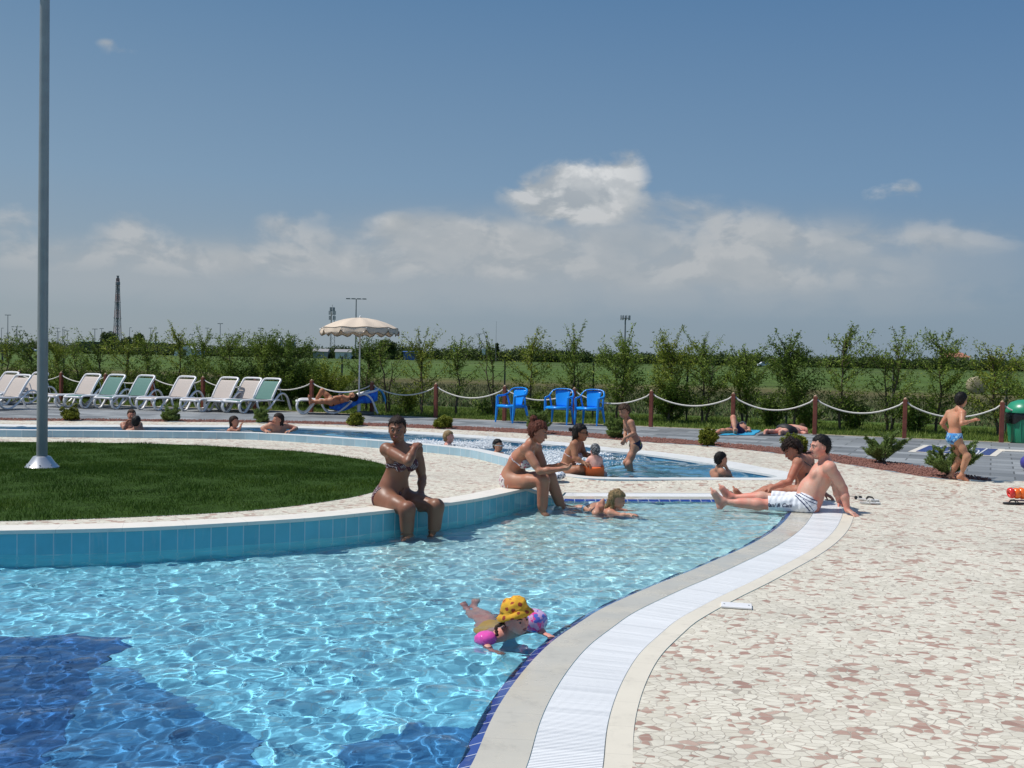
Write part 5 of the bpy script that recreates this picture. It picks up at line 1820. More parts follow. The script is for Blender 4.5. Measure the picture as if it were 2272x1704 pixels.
shed(763, 300, 4.4, 3.5, 2.0, 'white shed with a grey roof at the field edge, left of the umbrella pole', M['shedw'], M['shedroof'])
shed(713, 300, 4.0, 3.5, 2.0, 'dull grey shed half hidden in bushes left of the white shed', simple('grey_wall', (0.28, 0.31, 0.33), .7, .1), M['shedroof'])
shed(910, 300, 3.6, 2.5, 2.4, 'dark blue shed or container in the tree line right of the umbrella', M['bluec'], M['bluec'], door=False, gab=.2)
shed(2170, 600, 8, 5, 2.2, 'low pale barn far off at the right horizon', M['shedw'], M['shedroof'])
# long low green roofed building below the tower
shed(270, 520, 42, 10, 4.6, 'long low building with a pale roof line in front of the lattice tower', simple('dark_green_wall', (0.04, 0.08, 0.05), .7, .1), simple('pale_green_roof', (0.20, 0.27, 0.22), .6, .1), 'building', 'industrial_building', gab=0.6)
shed(360, 540, 26, 10, 4.4, 'long low dark building right of the lattice tower', simple('grey_green_wall', (0.09, 0.10, 0.08), .7, .1), M['shedroof'], 'building', 'industrial_building', gab=.5)
# white greenhouse tunnel
b = ground_far(422, 300)
gh = empty('polytunnel', b, 'white rounded polytunnel showing between the young trees at the left', 'polytunnel')
mb = MB(); vs = []; n = 12
for y in (-5, 5):
    for i in range(n + 1):
        a = PI * i / n; vs.append((3.1 * math.cos(a), y, 2.9 * math.sin(a)))
mb.add(vs, [(i, i + 1, n + 2 + i, n + 1 + i) for i in range(n)] + [tuple(range(n, -1, -1)), tuple(range(n + 1, 2 * n + 2))]); mb.build('cover', M['shedw'], gh, auto=.5)
mb = MB(); mb.box((-.4, -5.05, 1.0), (1.6, .1, 2.0)); mb.build('door', M['shedroof'], gh)
# silos
for k, px_ in enumerate((622, 636, 650)):
    b = ground_far(px_, 430); h = ztop(px_, 750, 430) - b.z
    s_ = empty('silo', b, ('left', 'middle', 'right')[k] + ' one of three pale silos behind the trees left of the umbrella', 'silo', 'pale silos behind the trees')
    mb = MB(); mb.lathe([(1.0, 0), (1.0, h - .8)], 12); mb.build('tank', M['shedw'], s_, auto=.5)
    mb = MB(); mb.lathe([(1.05, h - .8), (.2, h)], 12); mb.build('cap', M['shedw'], s_, auto=.5)
for px_, lab in ((1009, 'white rectangular sign on a post above the fence rope right of the striped bikini woman'), (1073, 'white rectangular sign on a post near the bare young tree')):
    b = ground_far(px_, 240)
    s_ = empty('road_sign', b, lab, 'sign')
    mb = MB(); mb.tube([(0, 0, 0), (0, 0, 3.2)], .06, 6); mb.build('post', M['mast'], s_)
    mb = MB(); mb.box((0, -.05, 2.75), (.75, .05, 1.35)); mb.build('panel', M['shedw'], s_)


def car(px, Y, label, paint):
    b = ground_far(px, Y)
    r_ = empty('car', b, label, 'car')
    mb = MB()
    prof = [(-2.1, .35), (-2.1, .8), (-1.5, .95), (-.9, 1.42), (.7, 1.45), (1.35, .95), (2.0, .8), (2.1, .35)]
    vs = [(x, y, z) for y in (-.8, .8) for x, z in prof]; n = len(prof)
    mb.add(vs, [(i, (i + 1) % n, n + (i + 1) % n, n + i) for i in range(n)] + [tuple(range(n - 1, -1, -1)), tuple(range(n, 2 * n))]); mb.build('body', paint, r_)
    mb = MB(); mb.box((-.1, 0, 1.2), (1.7, 1.64, .3)); mb.build('window', M['dkglass'], r_)
    for x in (-1.3, 1.3):
        for y in (-.75, .75):
            mb = MB(); mb.lathe([(.31, -.1), (.31, .1)], 12, c=(x, y, .31), M=Matrix.Rotation(PI / 2, 3, 'X')); mb.build('wheel', M['blackr'], r_)


car(1697, 300, 'white car passing far off behind the field, above the lying sunbathers', M['shedw'])
car(66, 330, 'white car far off just left of the big lamp pole', M['shedw'])

# hay bale
def bale_mat():
    m, n, b = newmat('hay_bale_straw')
    tc = n('ShaderNodeTexCoord').outputs['Object']
    mpn = n('ShaderNodeMapping'); n.L(tc, mpn.inputs[0]); mpn.inputs['Scale'].default_value = (6, 40, 40)
    nz = n.noise(mpn.outputs[0], 1.0, 6, 0.7)
    n.L(n.ramp(nz.outputs[0], [(0.3, (0.20, 0.17, 0.10)), (0.7, (0.48, 0.43, 0.28))]), b.inputs['Base Color'])
    b.inputs['Roughness'].default_value = 0.95
    n.L(n.bump(nz.outputs[0], 0.8, 0.05), b.inputs['Normal'])
    return m
M['bale'] = bale_mat()
q = G(2167, 874, -0.5)
rr_ = 39 * q.y / F / 2
mb = MB(); prof = [(rr_ * .2, -rr_ * .95), (rr_ * .9, -rr_ * .92), (rr_, -rr_ * .85), (rr_ * 1.01, 0), (rr_, rr_ * .85), (rr_ * .9, rr_ * .92), (rr_ * .2, rr_ * .95)]
mb.lathe(prof, 28, M=Matrix.Rotation(math.radians(80), 3, 'Z') @ Matrix.Rotation(PI / 2, 3, 'Y'))
o = mb.build('hay_bale', M['bale'], None, auto=.6); o.location = (q.x, q.y, -0.5 + rr_ * .97); tag(o, 'round straw bale standing alone in the green field at the right', 'hay bale')

# far wood that reads as one mass
def wood(name, px0, px1, Yf, n, hmin, hmax, seed, dens=130, dy=14):
    r = np.random.default_rng(seed)
    V = []
    for i in range(n):
        px_ = r.uniform(px0, px1); Y = Yf(px_) + r.uniform(0, dy)
        b = ground_far(px_, Y)
        h = r.uniform(hmin, hmax) * (1.45 if r.random() < .12 else 1); w = h * r.uniform(.5, .85)
        k = dens
        p = r.normal(size=(k, 3)); p /= np.linalg.norm(p, axis=1, keepdims=True)
        lob = 1 + .25 * np.sin(p[:, 0] * 4 + i) * np.cos(p[:, 2] * 5)
        p = p * np.array([w, w, h * .52]) * (r.uniform(.55, 1.0, (k, 1)) * lob[:, None]) + [b.x, b.y, -0.5 + h * .5]
        V.append(p)
    v, f = leaves(np.vstack(V), 0.42, r, up=.5, aspect=.9)
    o = npmesh(name, v, f, M['farleaf']); o['kind'] = 'stuff'
    return o


Yl = lambda px_: float(np.interp(px_, [-300, 500, 1100, 2500], [620, 430, 325, 318]))
wood('far_woodland', -250, 640, Yl, 260, 2.6, 4.4, 21, 110, 30)
wood('far_woodland', 560, 1250, Yl, 330, 2.4, 4.3, 22, 130, 20)
wood('far_woodland', 1200, 2650, Yl, 560, 2.2, 3.9, 23, 130, 20)
wood('far_hedge_line', -250, 900, lambda p_: 300, 230, 0.6, 1.3, 24, 60, 8)


def fartree(px, base_Y, top, wpx, label, kind='round'):
    b = ground_far(px, base_Y); h = ztop(px, top, base_Y) - b.z; w = wpx * base_Y / F
    r = np.random.default_rng(int(px)); root = empty('broad_tree' if kind == 'round' else 'cypress_tree', b, label, 'tree')
    k = 1500
    cl = r.normal(size=(16, 3)); cl /= np.linalg.norm(cl, axis=1, keepdims=True)
    cl = cl * np.array([w * .34, w * .34, h * .27]) + [0, 0, h * .6]
    j = r.integers(0, 16, k)
    q = r.normal(size=(k, 3)); q /= np.linalg.norm(q, axis=1, keepdims=True)
    p = cl[j] + q * np.array([w * .2, w * .2, h * .2]) * r.uniform(.5, 1, (k, 1))
    p[:, 2] = np.maximum(p[:, 2], h * .12)
    v, f = leaves(p, .38 * h / 9 + .12, r, aspect=.9); npmesh('crown', v, f, M['farleaf'], root)
    v, f = tubes([np.array([[0, 0, -.1], [0, 0, h * .5], [w * .1, 0, h * .8]]), np.array([[0, 0, h * .3], [-w * .25, 0, h * .6]])], [[h * .035, h * .025, .02], [h * .02, .02]], 6)
    npmesh('trunk', v, f, M['bark'], root)


fartree(240, 430, 737, 46, 'broad dark tree crown at the left foot of the lattice tower')
fartree(306, 430, 740, 30, 'dark rounded tree right of the lattice tower')
fartree(282, 440, 748, 34, 'lower bushy tree between the tower and the rounded tree')
fartree(1102, 320, 760, 8, 'small narrow cypress on the horizon above the bare young tree', 'cyp')
fartree(860, 300, 752, 40, 'taller dark tree in the far wood right of the umbrella')
fartree(1775, 305, 785, 34, 'rounded tree rising above the far wood behind the dense young tree')
fartree(2200, 330, 795, 40, 'rounded tree right of the distant red roofed house')
# ------------------------------------------------------------------ figures as one smooth surface
def V3(p): return np.array([p[0], p[1], p[2]], float)
def unit(v):
    v = np.asarray(v, float); return v / max(np.linalg.norm(v), 1e-9)


class Field:
    """signed distance field on a box grid; prims are blended with a smooth minimum"""
    def __init__(s, lo, hi, h):
        s.h = h; s.lo = np.asarray(lo, float) - 3 * h
        n = np.ceil((np.asarray(hi) - s.lo) / h).astype(int) + 3
        s.n = n
        s.ax = [s.lo[i] + h * np.arange(n[i]) for i in range(3)]
        s.f = np.full(n, 0.08, np.float32)

    def copy(s):
        o = Field.__new__(Field); o.h = s.h; o.lo = s.lo; o.n = s.n; o.ax = s.ax; o.f = s.f.copy(); return o

    def win(s, lo, hi):
        a = np.clip(np.floor((lo - s.lo) / s.h).astype(int), 0, s.n - 1); b = np.clip(np.ceil((hi - s.lo) / s.h).astype(int) + 1, 1, s.n)
        sl = tuple(slice(i, max(j, i + 1)) for i, j in zip(a, b))
        X, Y, Z = np.meshgrid(*[s.ax[i][sl[i]] for i in range(3)], indexing='ij')
        return sl, np.stack([X, Y, Z], -1)

    def smin(s, sl, d, k):
        a = s.f[sl]
        if k <= 0: s.f[sl] = np.minimum(a, d); return
        hh = np.maximum(k - np.abs(a - d), 0) / k
        s.f[sl] = np.minimum(a, d) - hh * hh * k * 0.25

    def cone(s, a, b, ra, rb, k=0.02, sq=None, sqf=1.0):
        a = V3(a); b = V3(b); R = max(ra, rb) * max(1, sqf) + k + 0.02
        sl, p = s.win(np.minimum(a, b) - R, np.maximum(a, b) + R)
        ab = b - a; L2 = max(ab @ ab, 1e-9)
        t = np.clip(((p - a) @ ab) / L2, 0, 1)
        q = p - a - t[..., None] * ab
        r = ra + (rb - ra) * t
        if sq is not None:
            n_ = unit(sq); c = q @ n_
            q2 = q - c[..., None] * n_ + (c / sqf)[..., None] * n_
            L = np.linalg.norm(q2, axis=-1); Lq = np.linalg.norm(q, axis=-1)
            d = (L - r) * np.where(L > 1e-6, Lq / np.maximum(L, 1e-6), 1.0)
            d = np.where(np.abs(d) > np.abs(L - r) * max(sqf, 1), L - r, d)
        else:
            d = np.linalg.norm(q, axis=-1) - r
        s.smin(sl, d.astype(np.float32), k)

    def ell(s, c, axes, rad, k=0.02, sub=False):
        c = V3(c); A = np.array([unit(x) for x in axes]); rad = np.asarray(rad, float)
        R = rad.max() + k + 0.02
        sl, p = s.win(c - R, c + R)
        q = (p - c) @ A.T
        k0 = np.linalg.norm(q / rad, axis=-1); k1 = np.linalg.norm(q / (rad ** 2), axis=-1)
        d = np.where(k1 > 1e-6, k0 * (k0 - 1) / np.maximum(k1, 1e-6), -rad.min())
        if sub:
            a = s.f[sl]; d = -d
            hh = np.maximum(k - np.abs(a - d), 0) / max(k, 1e-6)
            s.f[sl] = np.maximum(a, d) + hh * hh * k * .25
        else:
            s.smin(sl, d.astype(np.float32), k)

    def pts(s):
        X, Y, Z = np.meshgrid(*[a.astype(np.float32) for a in s.ax], indexing='ij'); return np.stack([X, Y, Z], -1)

    def mesh(s, name, m, parent, origin, noise=None, smooth=1):
        g = vdb.FloatGrid(); g.background = 0.08
        f = s.f.copy()
        # close at the borders
        for ax in range(3):
            for e in (0, -1):
                ix = [slice(None)] * 3; ix[ax] = e; f[tuple(ix)] = 0.08
        g.copyFromArray(np.ascontiguousarray(f.astype(np.float32)))
        g.transform = vdb.createLinearTransform(voxelSize=s.h)
        P_, Q_ = g.convertToQuads(isovalue=0.0)
        P_ = np.array(P_, float) + s.lo
        if len(P_) == 0: return None
        Q_ = np.array(Q_)[:, ::-1]
        e1 = P_[Q_[:, 1]] - P_[Q_[:, 0]]; e2 = P_[Q_[:, 2]] - P_[Q_[:, 0]]
        vol = np.einsum('ij,ij->i', P_[Q_[:, 0]] - P_.mean(0), np.cross(e1, e2)).sum()
        if vol < 0: Q_ = Q_[:, ::-1]
        o = npmesh(name, P_ - np.asarray(origin), Q_, m, parent, smooth=True)
        if smooth:
            md = o.modifiers.new('relax', 'SMOOTH'); md.factor = 0.5; md.iterations = smooth
        return o


def skin(name, col, rough=0.42, red=0.25, spec=0.5):
    rough = rough + .13; spec = spec * .62
    m, n, b = newmat(name)
    tc = n('ShaderNodeTexCoord').outputs['Object']
    a = n.noise(tc, 5.0, 3, 0.5)
    c1 = col; c2 = (min(1, col[0] * (1 + red * .35)), col[1] * (1 - red * .45), col[2] * (1 - red * .5))
    c = n.ramp(a.outputs[0], [(0.40, c1), (0.66, c2)])
    f = n.noise(tc, 90, 3, 0.6)
    c = n.mix(0.35, c, n.ramp(f.outputs[0], [(0.3, 0.82), (0.7, 1.08)]), 'MULTIPLY')
    n.L(c, b.inputs['Base Color'])
    b.inputs['Roughness'].default_value = rough
    b.inputs['Specular IOR Level'].default_value = spec
    b.inputs['Subsurface Weight'].default_value = 0.12
    b.inputs['Subsurface Radius'].default_value = (0.012, 0.004, 0.002)
    b.inputs['Subsurface Scale'].default_value = 1.0
    n.L(n.bump(f.outputs[0], 0.08, 0.003), b.inputs['Normal'])
    return m


def hair_mat(name, col, rough=0.45):
    m, n, b = newmat(name)
    tc = n('ShaderNodeTexCoord').outputs['Object']
    mpn = n('ShaderNodeMapping'); n.L(tc, mpn.inputs[0]); mpn.inputs['Scale'].default_value = (90, 90, 18)
    nz = n.noise(mpn.outputs[0], 1.0, 4, 0.6)
    n.L(n.ramp(nz.outputs[0], [(0.32, tuple(c * .55 for c in col)), (0.68, tuple(min(1, c * 1.5) for c in col))]), b.inputs['Base Color'])
    b.inputs['Roughness'].default_value = rough + .2
    b.inputs['Specular IOR Level'].default_value = .22
    n.L(n.bump(nz.outputs[0], 0.7, 0.008), b.inputs['Normal'])
    return m


def pattern(name, base, spots, scale=40, thr=0.5, kind='noise', rough=0.7):
    m, n, b = newmat(name)
    tc = n('ShaderNodeTexCoord').outputs['Object']
    if kind == 'stripe':
        w_ = n('ShaderNodeTexWave', bands_direction='DIAGONAL'); w_.inputs['Scale'].default_value = scale; w_.inputs['Distortion'].default_value = 5.0; w_.inputs['Detail Scale'].default_value = 1.2
        n.L(tc, w_.inputs[0]); v = w_.outputs[1]
    elif kind == 'cells':
        w_ = n('ShaderNodeTexVoronoi'); w_.inputs['Scale'].default_value = scale; n.L(tc, w_.inputs['Vector']); v = n.math('SUBTRACT', 1.0, w_.outputs[0])
    else:
        w_ = n.noise(tc, scale, 2); v = w_.outputs[0]
    cols = spots if isinstance(spots[0], (tuple, list)) else [spots]
    c = n.mix(n.math('GREATER_THAN', v, thr), base, cols[0])
    if len(cols) > 1:
        n2_ = n.noise(tc, scale * .6, 2)
        c2 = n.mix(n.math('GREATER_THAN', n2_.outputs[0], 0.52), cols[0], cols[1])
        c = n.mix(n.math('GREATER_THAN', v, thr), base, c2)
    n.L(c, b.inputs['Base Color']); b.inputs['Roughness'].default_value = rough
    return m


M['eyewhite'] = simple('eye_white', (0.27, 0.25, 0.24), 0.4, 0.02)
M['iris'] = simple('dark_iris', (0.025, 0.015, 0.010), 0.15, 0.05)
M['lip'] = simple('lip_red', (0.34, 0.11, 0.10), 0.4, 0.1)
M['darkhair'] = hair_mat('dark_brown_hair', (0.022, 0.013, 0.010))
M['redhair'] = hair_mat('reddish_brown_hair', (0.10, 0.030, 0.018))
M['blackhair'] = hair_mat('black_hair', (0.010, 0.009, 0.009), 0.35)
M['brownhair'] = hair_mat('brown_hair', (0.06, 0.035, 0.022))
M['blondhair'] = hair_mat('dark_blond_wet_hair', (0.24, 0.17, 0.085))
M['greyhair'] = hair_mat('light_grey_hair', (0.45, 0.44, 0.42))


def hand(F_, wr, tip, pn, side, S, curl=0.35, spread=0.16, r0=1.0, fing=(0.35, 0.35, 0.35, 0.35), k=0.008, thumb=0.7):
    """palm, four jointed fingers and a thumb; tip gives the pointing direction, pn the way the palm faces, side +1/-1 the thumb side"""
    wr = V3(wr); d = unit(V3(tip) - wr); pn = unit(np.asarray(pn, float) - d * (np.asarray(pn, float) @ d)); s = np.cross(d, pn) * side
    u = S
    F_.cone(wr, wr + d * .025 * u, .026 * u, .026 * u, .02, pn, .72)
    # palm: two flat columns
    for o_ in (-.022, .0, .022):
        F_.cone(wr + d * .02 * u + s * o_ * .6 * u, wr + d * .078 * u + s * o_ * u, .017 * u, .0165 * u, .014, pn, .78)
    Ls = (.074, .082, .076, .060)
    for i, (L, off) in enumerate(zip(Ls, (.030, .010, -.010, -.029))):
        b = wr + d * (.083 - abs(off) * .18) * u + s * off * u
        sp_ = s * (off / .03) * spread
        c = fing[i] + curl - .35
        ang = 0.25 * c * 3
        p0 = b; dd = unit(d + sp_)
        r = (.0092, .0086, .0078, .0068)
        seg = (L * .46, L * .30, L * .26)
        for q in range(3):
            ang_q = c * (1.0, 1.25, 1.0)[q]
            dd = unit(dd * math.cos(ang_q) + pn * math.sin(ang_q))
            # re-derive palm direction after each bend
            p1 = p0 + dd * seg[q] * u
            F_.cone(p0, p1, r[q] * u * r0, r[q + 1] * u * r0, k if q else .012)
            p0 = p1
    # thumb from the side of the palm near its base
    b = wr + d * .022 * u + s * .022 * u
    d1 = unit(d * (1 - thumb * .45) + s * thumb + pn * .35)
    F_.cone(b, b + d1 * .042 * u, .0145 * u, .0115 * u, .014)
    d2 = unit(d1 * .85 + d * .35 + pn * .15)
    b2 = b + d1 * .042 * u
    F_.cone(b2, b2 + d2 * .032 * u, .0105 * u, .009 * u, .006)
    F_.cone(b2 + d2 * .032 * u, b2 + d2 * .055 * u, .009 * u, .0078 * u, .005)


def foot(F_, an, toe, up, S, lat=None):
    """heel, arch, ball and five toes from the ankle towards the toes"""
    an = V3(an); d = V3(toe) - an; up = unit(up)
    d = unit(d - up * (d @ up)); s = np.cross(d, up)
    u = S
    heel = an - up * .055 * u - d * .035 * u
    ball = an - up * .068 * u + d * .125 * u
    F_.cone(an, heel, .034 * u, .030 * u, .03)
    F_.cone(heel, ball, .026 * u, .030 * u, .03, s, 1.15)
    F_.cone(an - up * .005 * u + d * .02 * u, ball, .030 * u, .024 * u, .035, s, 1.25)
    for i, (o_, L) in enumerate(((.030, .048), (.013, .046), (-.001, .041), (-.014, .035), (-.027, .028))):
        b = ball + s * o_ * u + d * (.005) * u - up * .006 * u
        F_.cone(b, b + d * L * u - up * .006 * u, (.0135 if i == 0 else .0095) * u, (.0115 if i == 0 else .008) * u, .008)


def head(F_, c, fd, up, S, fem=False, child=False, jaw=1.0):
    """skull, face, nose, sockets, lips, chin and ears; returns the head axes"""
    c = V3(c); fd = unit(fd); up = np.asarray(up, float); up = unit(up - fd * (up @ fd)); sd_ = np.cross(fd, up)
    ax = (sd_, fd, up)
    at = lambda x, y, z: c + sd_ * x * S + fd * y * S + up * z * S
    F_.ell(at(0, -.012, .030), ax, np.array([.077, .094, .086]) * S, .01)
    fw = .060 if not child else .062
    F_.ell(at(0, .022, -.030), ax, np.array([fw * jaw, .070, .078 if not child else .068]) * S, .03)
    F_.ell(at(0, .058, -.088 if not child else -.075), ax, np.array([.026 * jaw, .022, .020]) * S, .03)
    for s in (-1, 1):
        F_.ell(at(s * .038, .052, -.035), ax, np.array([.022, .024, .026]) * S, .025)     # cheeks
        F_.cone(at(s * .045, .0, -.065), at(s * .020, .052, -.090), .020 * S * jaw, .016 * S, .025)  # jaw line
        F_.cone(at(s * .012, .086, .022), at(s * .046, .068, .022), .010 * S, .009 * S, .014)  # brow
        F_.ell(at(s * .030, .098, .000), ax, np.array([.017, .018, .012]) * S, .012, sub=True)
        F_.ell(at(s * .030, .076, -.002), ax, np.array([.0145, .0145, .0125]) * S, .006)
        F_.ell(at(s * .078, -.008, -.012), ax, np.array([.010, .020, .032]) * S, .010)
        F_.ell(at(s * .086, -.004, -.010), ax, np.array([.006, .011, .018]) * S, .006, sub=True)
    F_.cone(at(0, .086, .008), at(0, .108 if not child else .102, -.030), .0085 * S, .0120 * S, .012)
    for s in (-1, 1): F_.ell(at(s * .012, .094, -.033), ax, np.array([.009, .010, .008]) * S, .008)
    F_.ell(at(0, .082, -.058), ax, np.array([.024, .014, .007]) * S, .008)
    F_.ell(at(0, .081, -.068), ax, np.array([.021, .014, .008]) * S, .008)
    return at, ax


def face_parts(at, ax, S, root, org, brow=None, lips=True, eyes=True):
    q = lambda p: Vector(p) - Vector(org)
    if eyes:
        for s in (-1, 1):
            Fm = Matrix((ax[0], ax[1], ax[2])).transposed()
            mb = MB(); mb.lathe([(.0005, -.011 * S), (.008 * S, -.0075 * S), (.011 * S, 0), (.008 * S, .0075 * S), (.0005, .011 * S)], 12, c=q(at(s * .030, .0805, -.001)))
            e = mb.build('eye', M['eyewhite'], root, smooth=True)
            c0 = at(s * .030, .0905, -.001)
            mb = MB(); mb.lathe([(.0005, 0.0), (.0068 * S, 0.0006), (.0068 * S, .0018), (.0005, .0024)], 12, c=q(c0), M=Matrix(((ax[0][0], ax[2][0], ax[1][0]), (ax[0][1], ax[2][1], ax[1][1]), (ax[0][2], ax[2][2], ax[1][2]))))
            mb.build('iris', M['iris'], e, smooth=True)
    if brow:
        mb = MB()
        for s in (-1, 1): mb.tube([q(at(s * .014, .0965, .021)), q(at(s * .030, .0925, .027)), q(at(s * .048, .078, .022))], [.0035 * S, .0042 * S, .002 * S], 6)
        mb.build('eyebrows', brow, root, smooth=True)
    if lips:
        mb = MB()
        mb.tube([q(at(-.023, .086, -.063)), q(at(-.008, .0965, -.0585)), q(at(.008, .0965, -.0585)), q(at(.023, .086, -.063))], [.002 * S, .005 * S, .005 * S, .002 * S], 6)
        mb.tube([q(at(-.021, .086, -.065)), q(at(0, .0965, -.0695)), q(at(.021, .086, -.065))], [.002 * S, .0058 * S, .002 * S], 6)
        mb.build('lips', M['lip'], root, smooth=True)


def hair_cap(F_, at, ax, S, back=1.0, fringe=.052, low=-.04, thick=.012, extra=()):
    if low > -.06: low = -.078 + (low + .03)
    """hair: enlarged skull minus the face, plus extra prims"""
    H_ = F_
    H_.ell(at(0, -.014, .034), ax, (np.array([.077, .094, .086]) + thick) * S, .01)
    H_.ell(at(0, -.045, -.012), ax, np.array([.066 + thick, .058 + thick, .078]) * S, .03)
    # cut the face open
    P_ = H_.pts(); c = at(0, 0, 0)
    y = ((P_ - c) @ ax[1]) / S; z = ((P_ - c) @ ax[2]) / S; x = np.abs((P_ - c) @ ax[0]) / S
    front = (y - (-.005 + np.clip((z - fringe * .2) * .9, -.02, .09))) * S
    jag = .006 * np.sin(x * 260) + .005 * np.sin(z * 310 + y * 140)
    cut = np.minimum(front + jag * S, (fringe - z + 0.15 * x + jag) * S)
    H_.f = np.maximum(H_.f, np.where(cut > 0, cut, cut * .6).astype(np.float32))
    H_.f = np.maximum(H_.f, ((low - z + jag) * S).astype(np.float32))
    for e in extra:
        if e[0] == 'c': H_.cone(e[1], e[2], e[3] * S, e[4] * S, e[5] if len(e) > 5 else .012)
        else: H_.ell(e[1], ax, np.array(e[2]) * S, .012)
    return H_


def rough_hair(H_, amp=.004, sc=130, seed=0):
    P_ = H_.pts()
    r = np.random.default_rng(seed)
    n_ = np.zeros(P_.shape[:-1])
    for i in range(7):
        w_ = r.normal(0, 1, 3) * sc * r.uniform(.5, 1.3); w_[2] *= .35
        n_ += np.sin(P_ @ w_ + r.uniform(0, 6))
    H_.f += (n_ * amp / 2.6).astype(np.float32)


def torso(F_, J, S, fem=True, bust=1.0, fat=0.0, belly=0.0, child=False, front=None):
    pel, wai, che, nec = [V3(J[k]) for k in ('pelvis', 'waist', 'chest', 'neck')]
    hl, hr, sl_, sr_ = [V3(J[k]) for k in ('hipL', 'hipR', 'shL', 'shR')]
    side_h = unit(hl - hr); side_s = unit(sl_ - sr_)
    up1 = unit(che - pel); up2 = unit(nec - che)
    fr_h = unit(np.cross(side_h, up1)) * -1; fr_s = unit(np.cross(side_s, up2)) * -1
    if front is not None:
        if fr_h @ unit(front) < 0: fr_h = -fr_h
        if fr_s @ unit(front) < 0: fr_s = -fr_s
    u = S; g = 1 + fat
    pw = .088 if fem else .078
    if child: pw = .070
    F_.cone(hl * .75 + pel * .25, hr * .75 + pel * .25, .095 * u * g * (1 if not child else .85), .095 * u * g * (1 if not child else .85), .05, fr_h, .98)
    for h_ in (hl, hr):
        F_.ell(h_ * .6 + pel * .4 - fr_h * .045 * u - up1 * .015 * u, (side_h, fr_h, up1), np.array([.082, .085, .085]) * u * g * (1 if not child else .82), .05)
    m1 = pel * .5 + wai * .5
    F_.ell(m1, (side_h, fr_h, up1), np.array([.135 if fem else .135, .098, .11]) * u * g * (1 if not child else .84), .07)
    F_.ell(wai, (unit(side_h + side_s), unit(fr_h + fr_s), up1), np.array([.115 if fem else .135, .088, .13]) * u * (g if fem else g) * (1 if not child else .90), .07)
    if belly: F_.ell(wai + unit(fr_h + fr_s) * .055 * u + up1 * .0 * u, (unit(side_h + side_s), unit(fr_h + fr_s), up1), np.array([.125, .085, .125]) * u * belly, .07)
    F_.ell(che, (side_s, fr_s, unit(nec - wai)), np.array([.132 if fem else .155, .098 if fem else .112, .155]) * u * (1 + fat * .4) * (1 if not child else .88), .06)
    top = che * .45 + nec * .55
    F_.cone(top + (sl_ - nec) * .62, top + (sr_ - nec) * .62, .062 * u, .062 * u, .05, fr_s, .95)
    for s_ in (sl_, sr_):
        F_.cone(nec + (nec - che) * .02, s_, .042 * u, .050 * u, .05)
        F_.ell(s_, (side_s, fr_s, up2), np.array([.052, .056, .056]) * u * (1 if fem else 1.12) * (1 if not child else .86), .04)
    if fem and bust:
        for s in (-1, 1):
            c_ = che + side_s * s * .068 * u + fr_s * .088 * u + up2 * (-.005) * u
            F_.ell(c_, (side_s, fr_s, up2), np.array([.062, .058, .060]) * u * bust, .025)
    elif not child:
        for s in (-1, 1): F_.ell(che + side_s * s * .072 * u + fr_s * .075 * u + up2 * .015 * u, (side_s, fr_s, up2), np.array([.078, .040, .058]) * u, .03)
    # navel hollow
    F_.ell(m1 * .6 + wai * .4 + fr_h * (.098 + .05 * (belly > 0)) * u * g, (side_h, fr_h, up1), np.array([.008, .014, .008]) * u, .01, sub=True)
    hd = V3(J['head'])
    F_.cone(nec - up2 * .01, hd - (hd - nec) * .32, .050 * u * (1 if fem else 1.14) * (1 if not child else .80), .046 * u * (1 if fem else 1.14) * (1 if not child else .84), .035)
    return dict(fr_h=fr_h, fr_s=fr_s, side_h=side_h, side_s=side_s, up1=up1, up2=up2)


def arm(F_, sh, el, wr, S, g=1.0):
    sh, el, wr = V3(sh), V3(el), V3(wr)
    F_.cone(sh, el, .044 * S * g, .034 * S * g, .03)
    m_ = sh * .5 + el * .5; F_.cone(sh * .65 + el * .35, m_ * .6 + el * .4, .044 * S * g, .040 * S * g, .03)
    F_.cone(el, el * .62 + wr * .38, .034 * S * g, .037 * S * g, .02)
    F_.cone(el * .62 + wr * .38, wr, .036 * S * g, .0235 * S * g, .02)


def leg(F_, hp, kn, an, S, g=1.0, back=None):
    hp, kn, an = V3(hp), V3(kn), V3(an)
    F_.cone(hp, hp * .45 + kn * .55, .086 * S * g, .068 * S * g, .045)
    F_.cone(hp * .45 + kn * .55, kn, .068 * S * g, .050 * S * g, .03)
    b = unit(back) if back is not None else np.zeros(3)
    F_.cone(kn, an, .050 * S * g, .031 * S * g, .03)
    F_.cone(kn * .85 + an * .15 + b * .010 * S, kn * .45 + an * .55 + b * .014 * S, .050 * S * g, .041 * S * g, .05)
    F_.ell(kn - b * .006 * S, np.eye(3), np.array([.050, .050, .050]) * S * g, .045)


def px3(d):
    return {k: (np.array(P(*v)) if not isinstance(v, np.ndarray) else v) for k, v in d.items()}


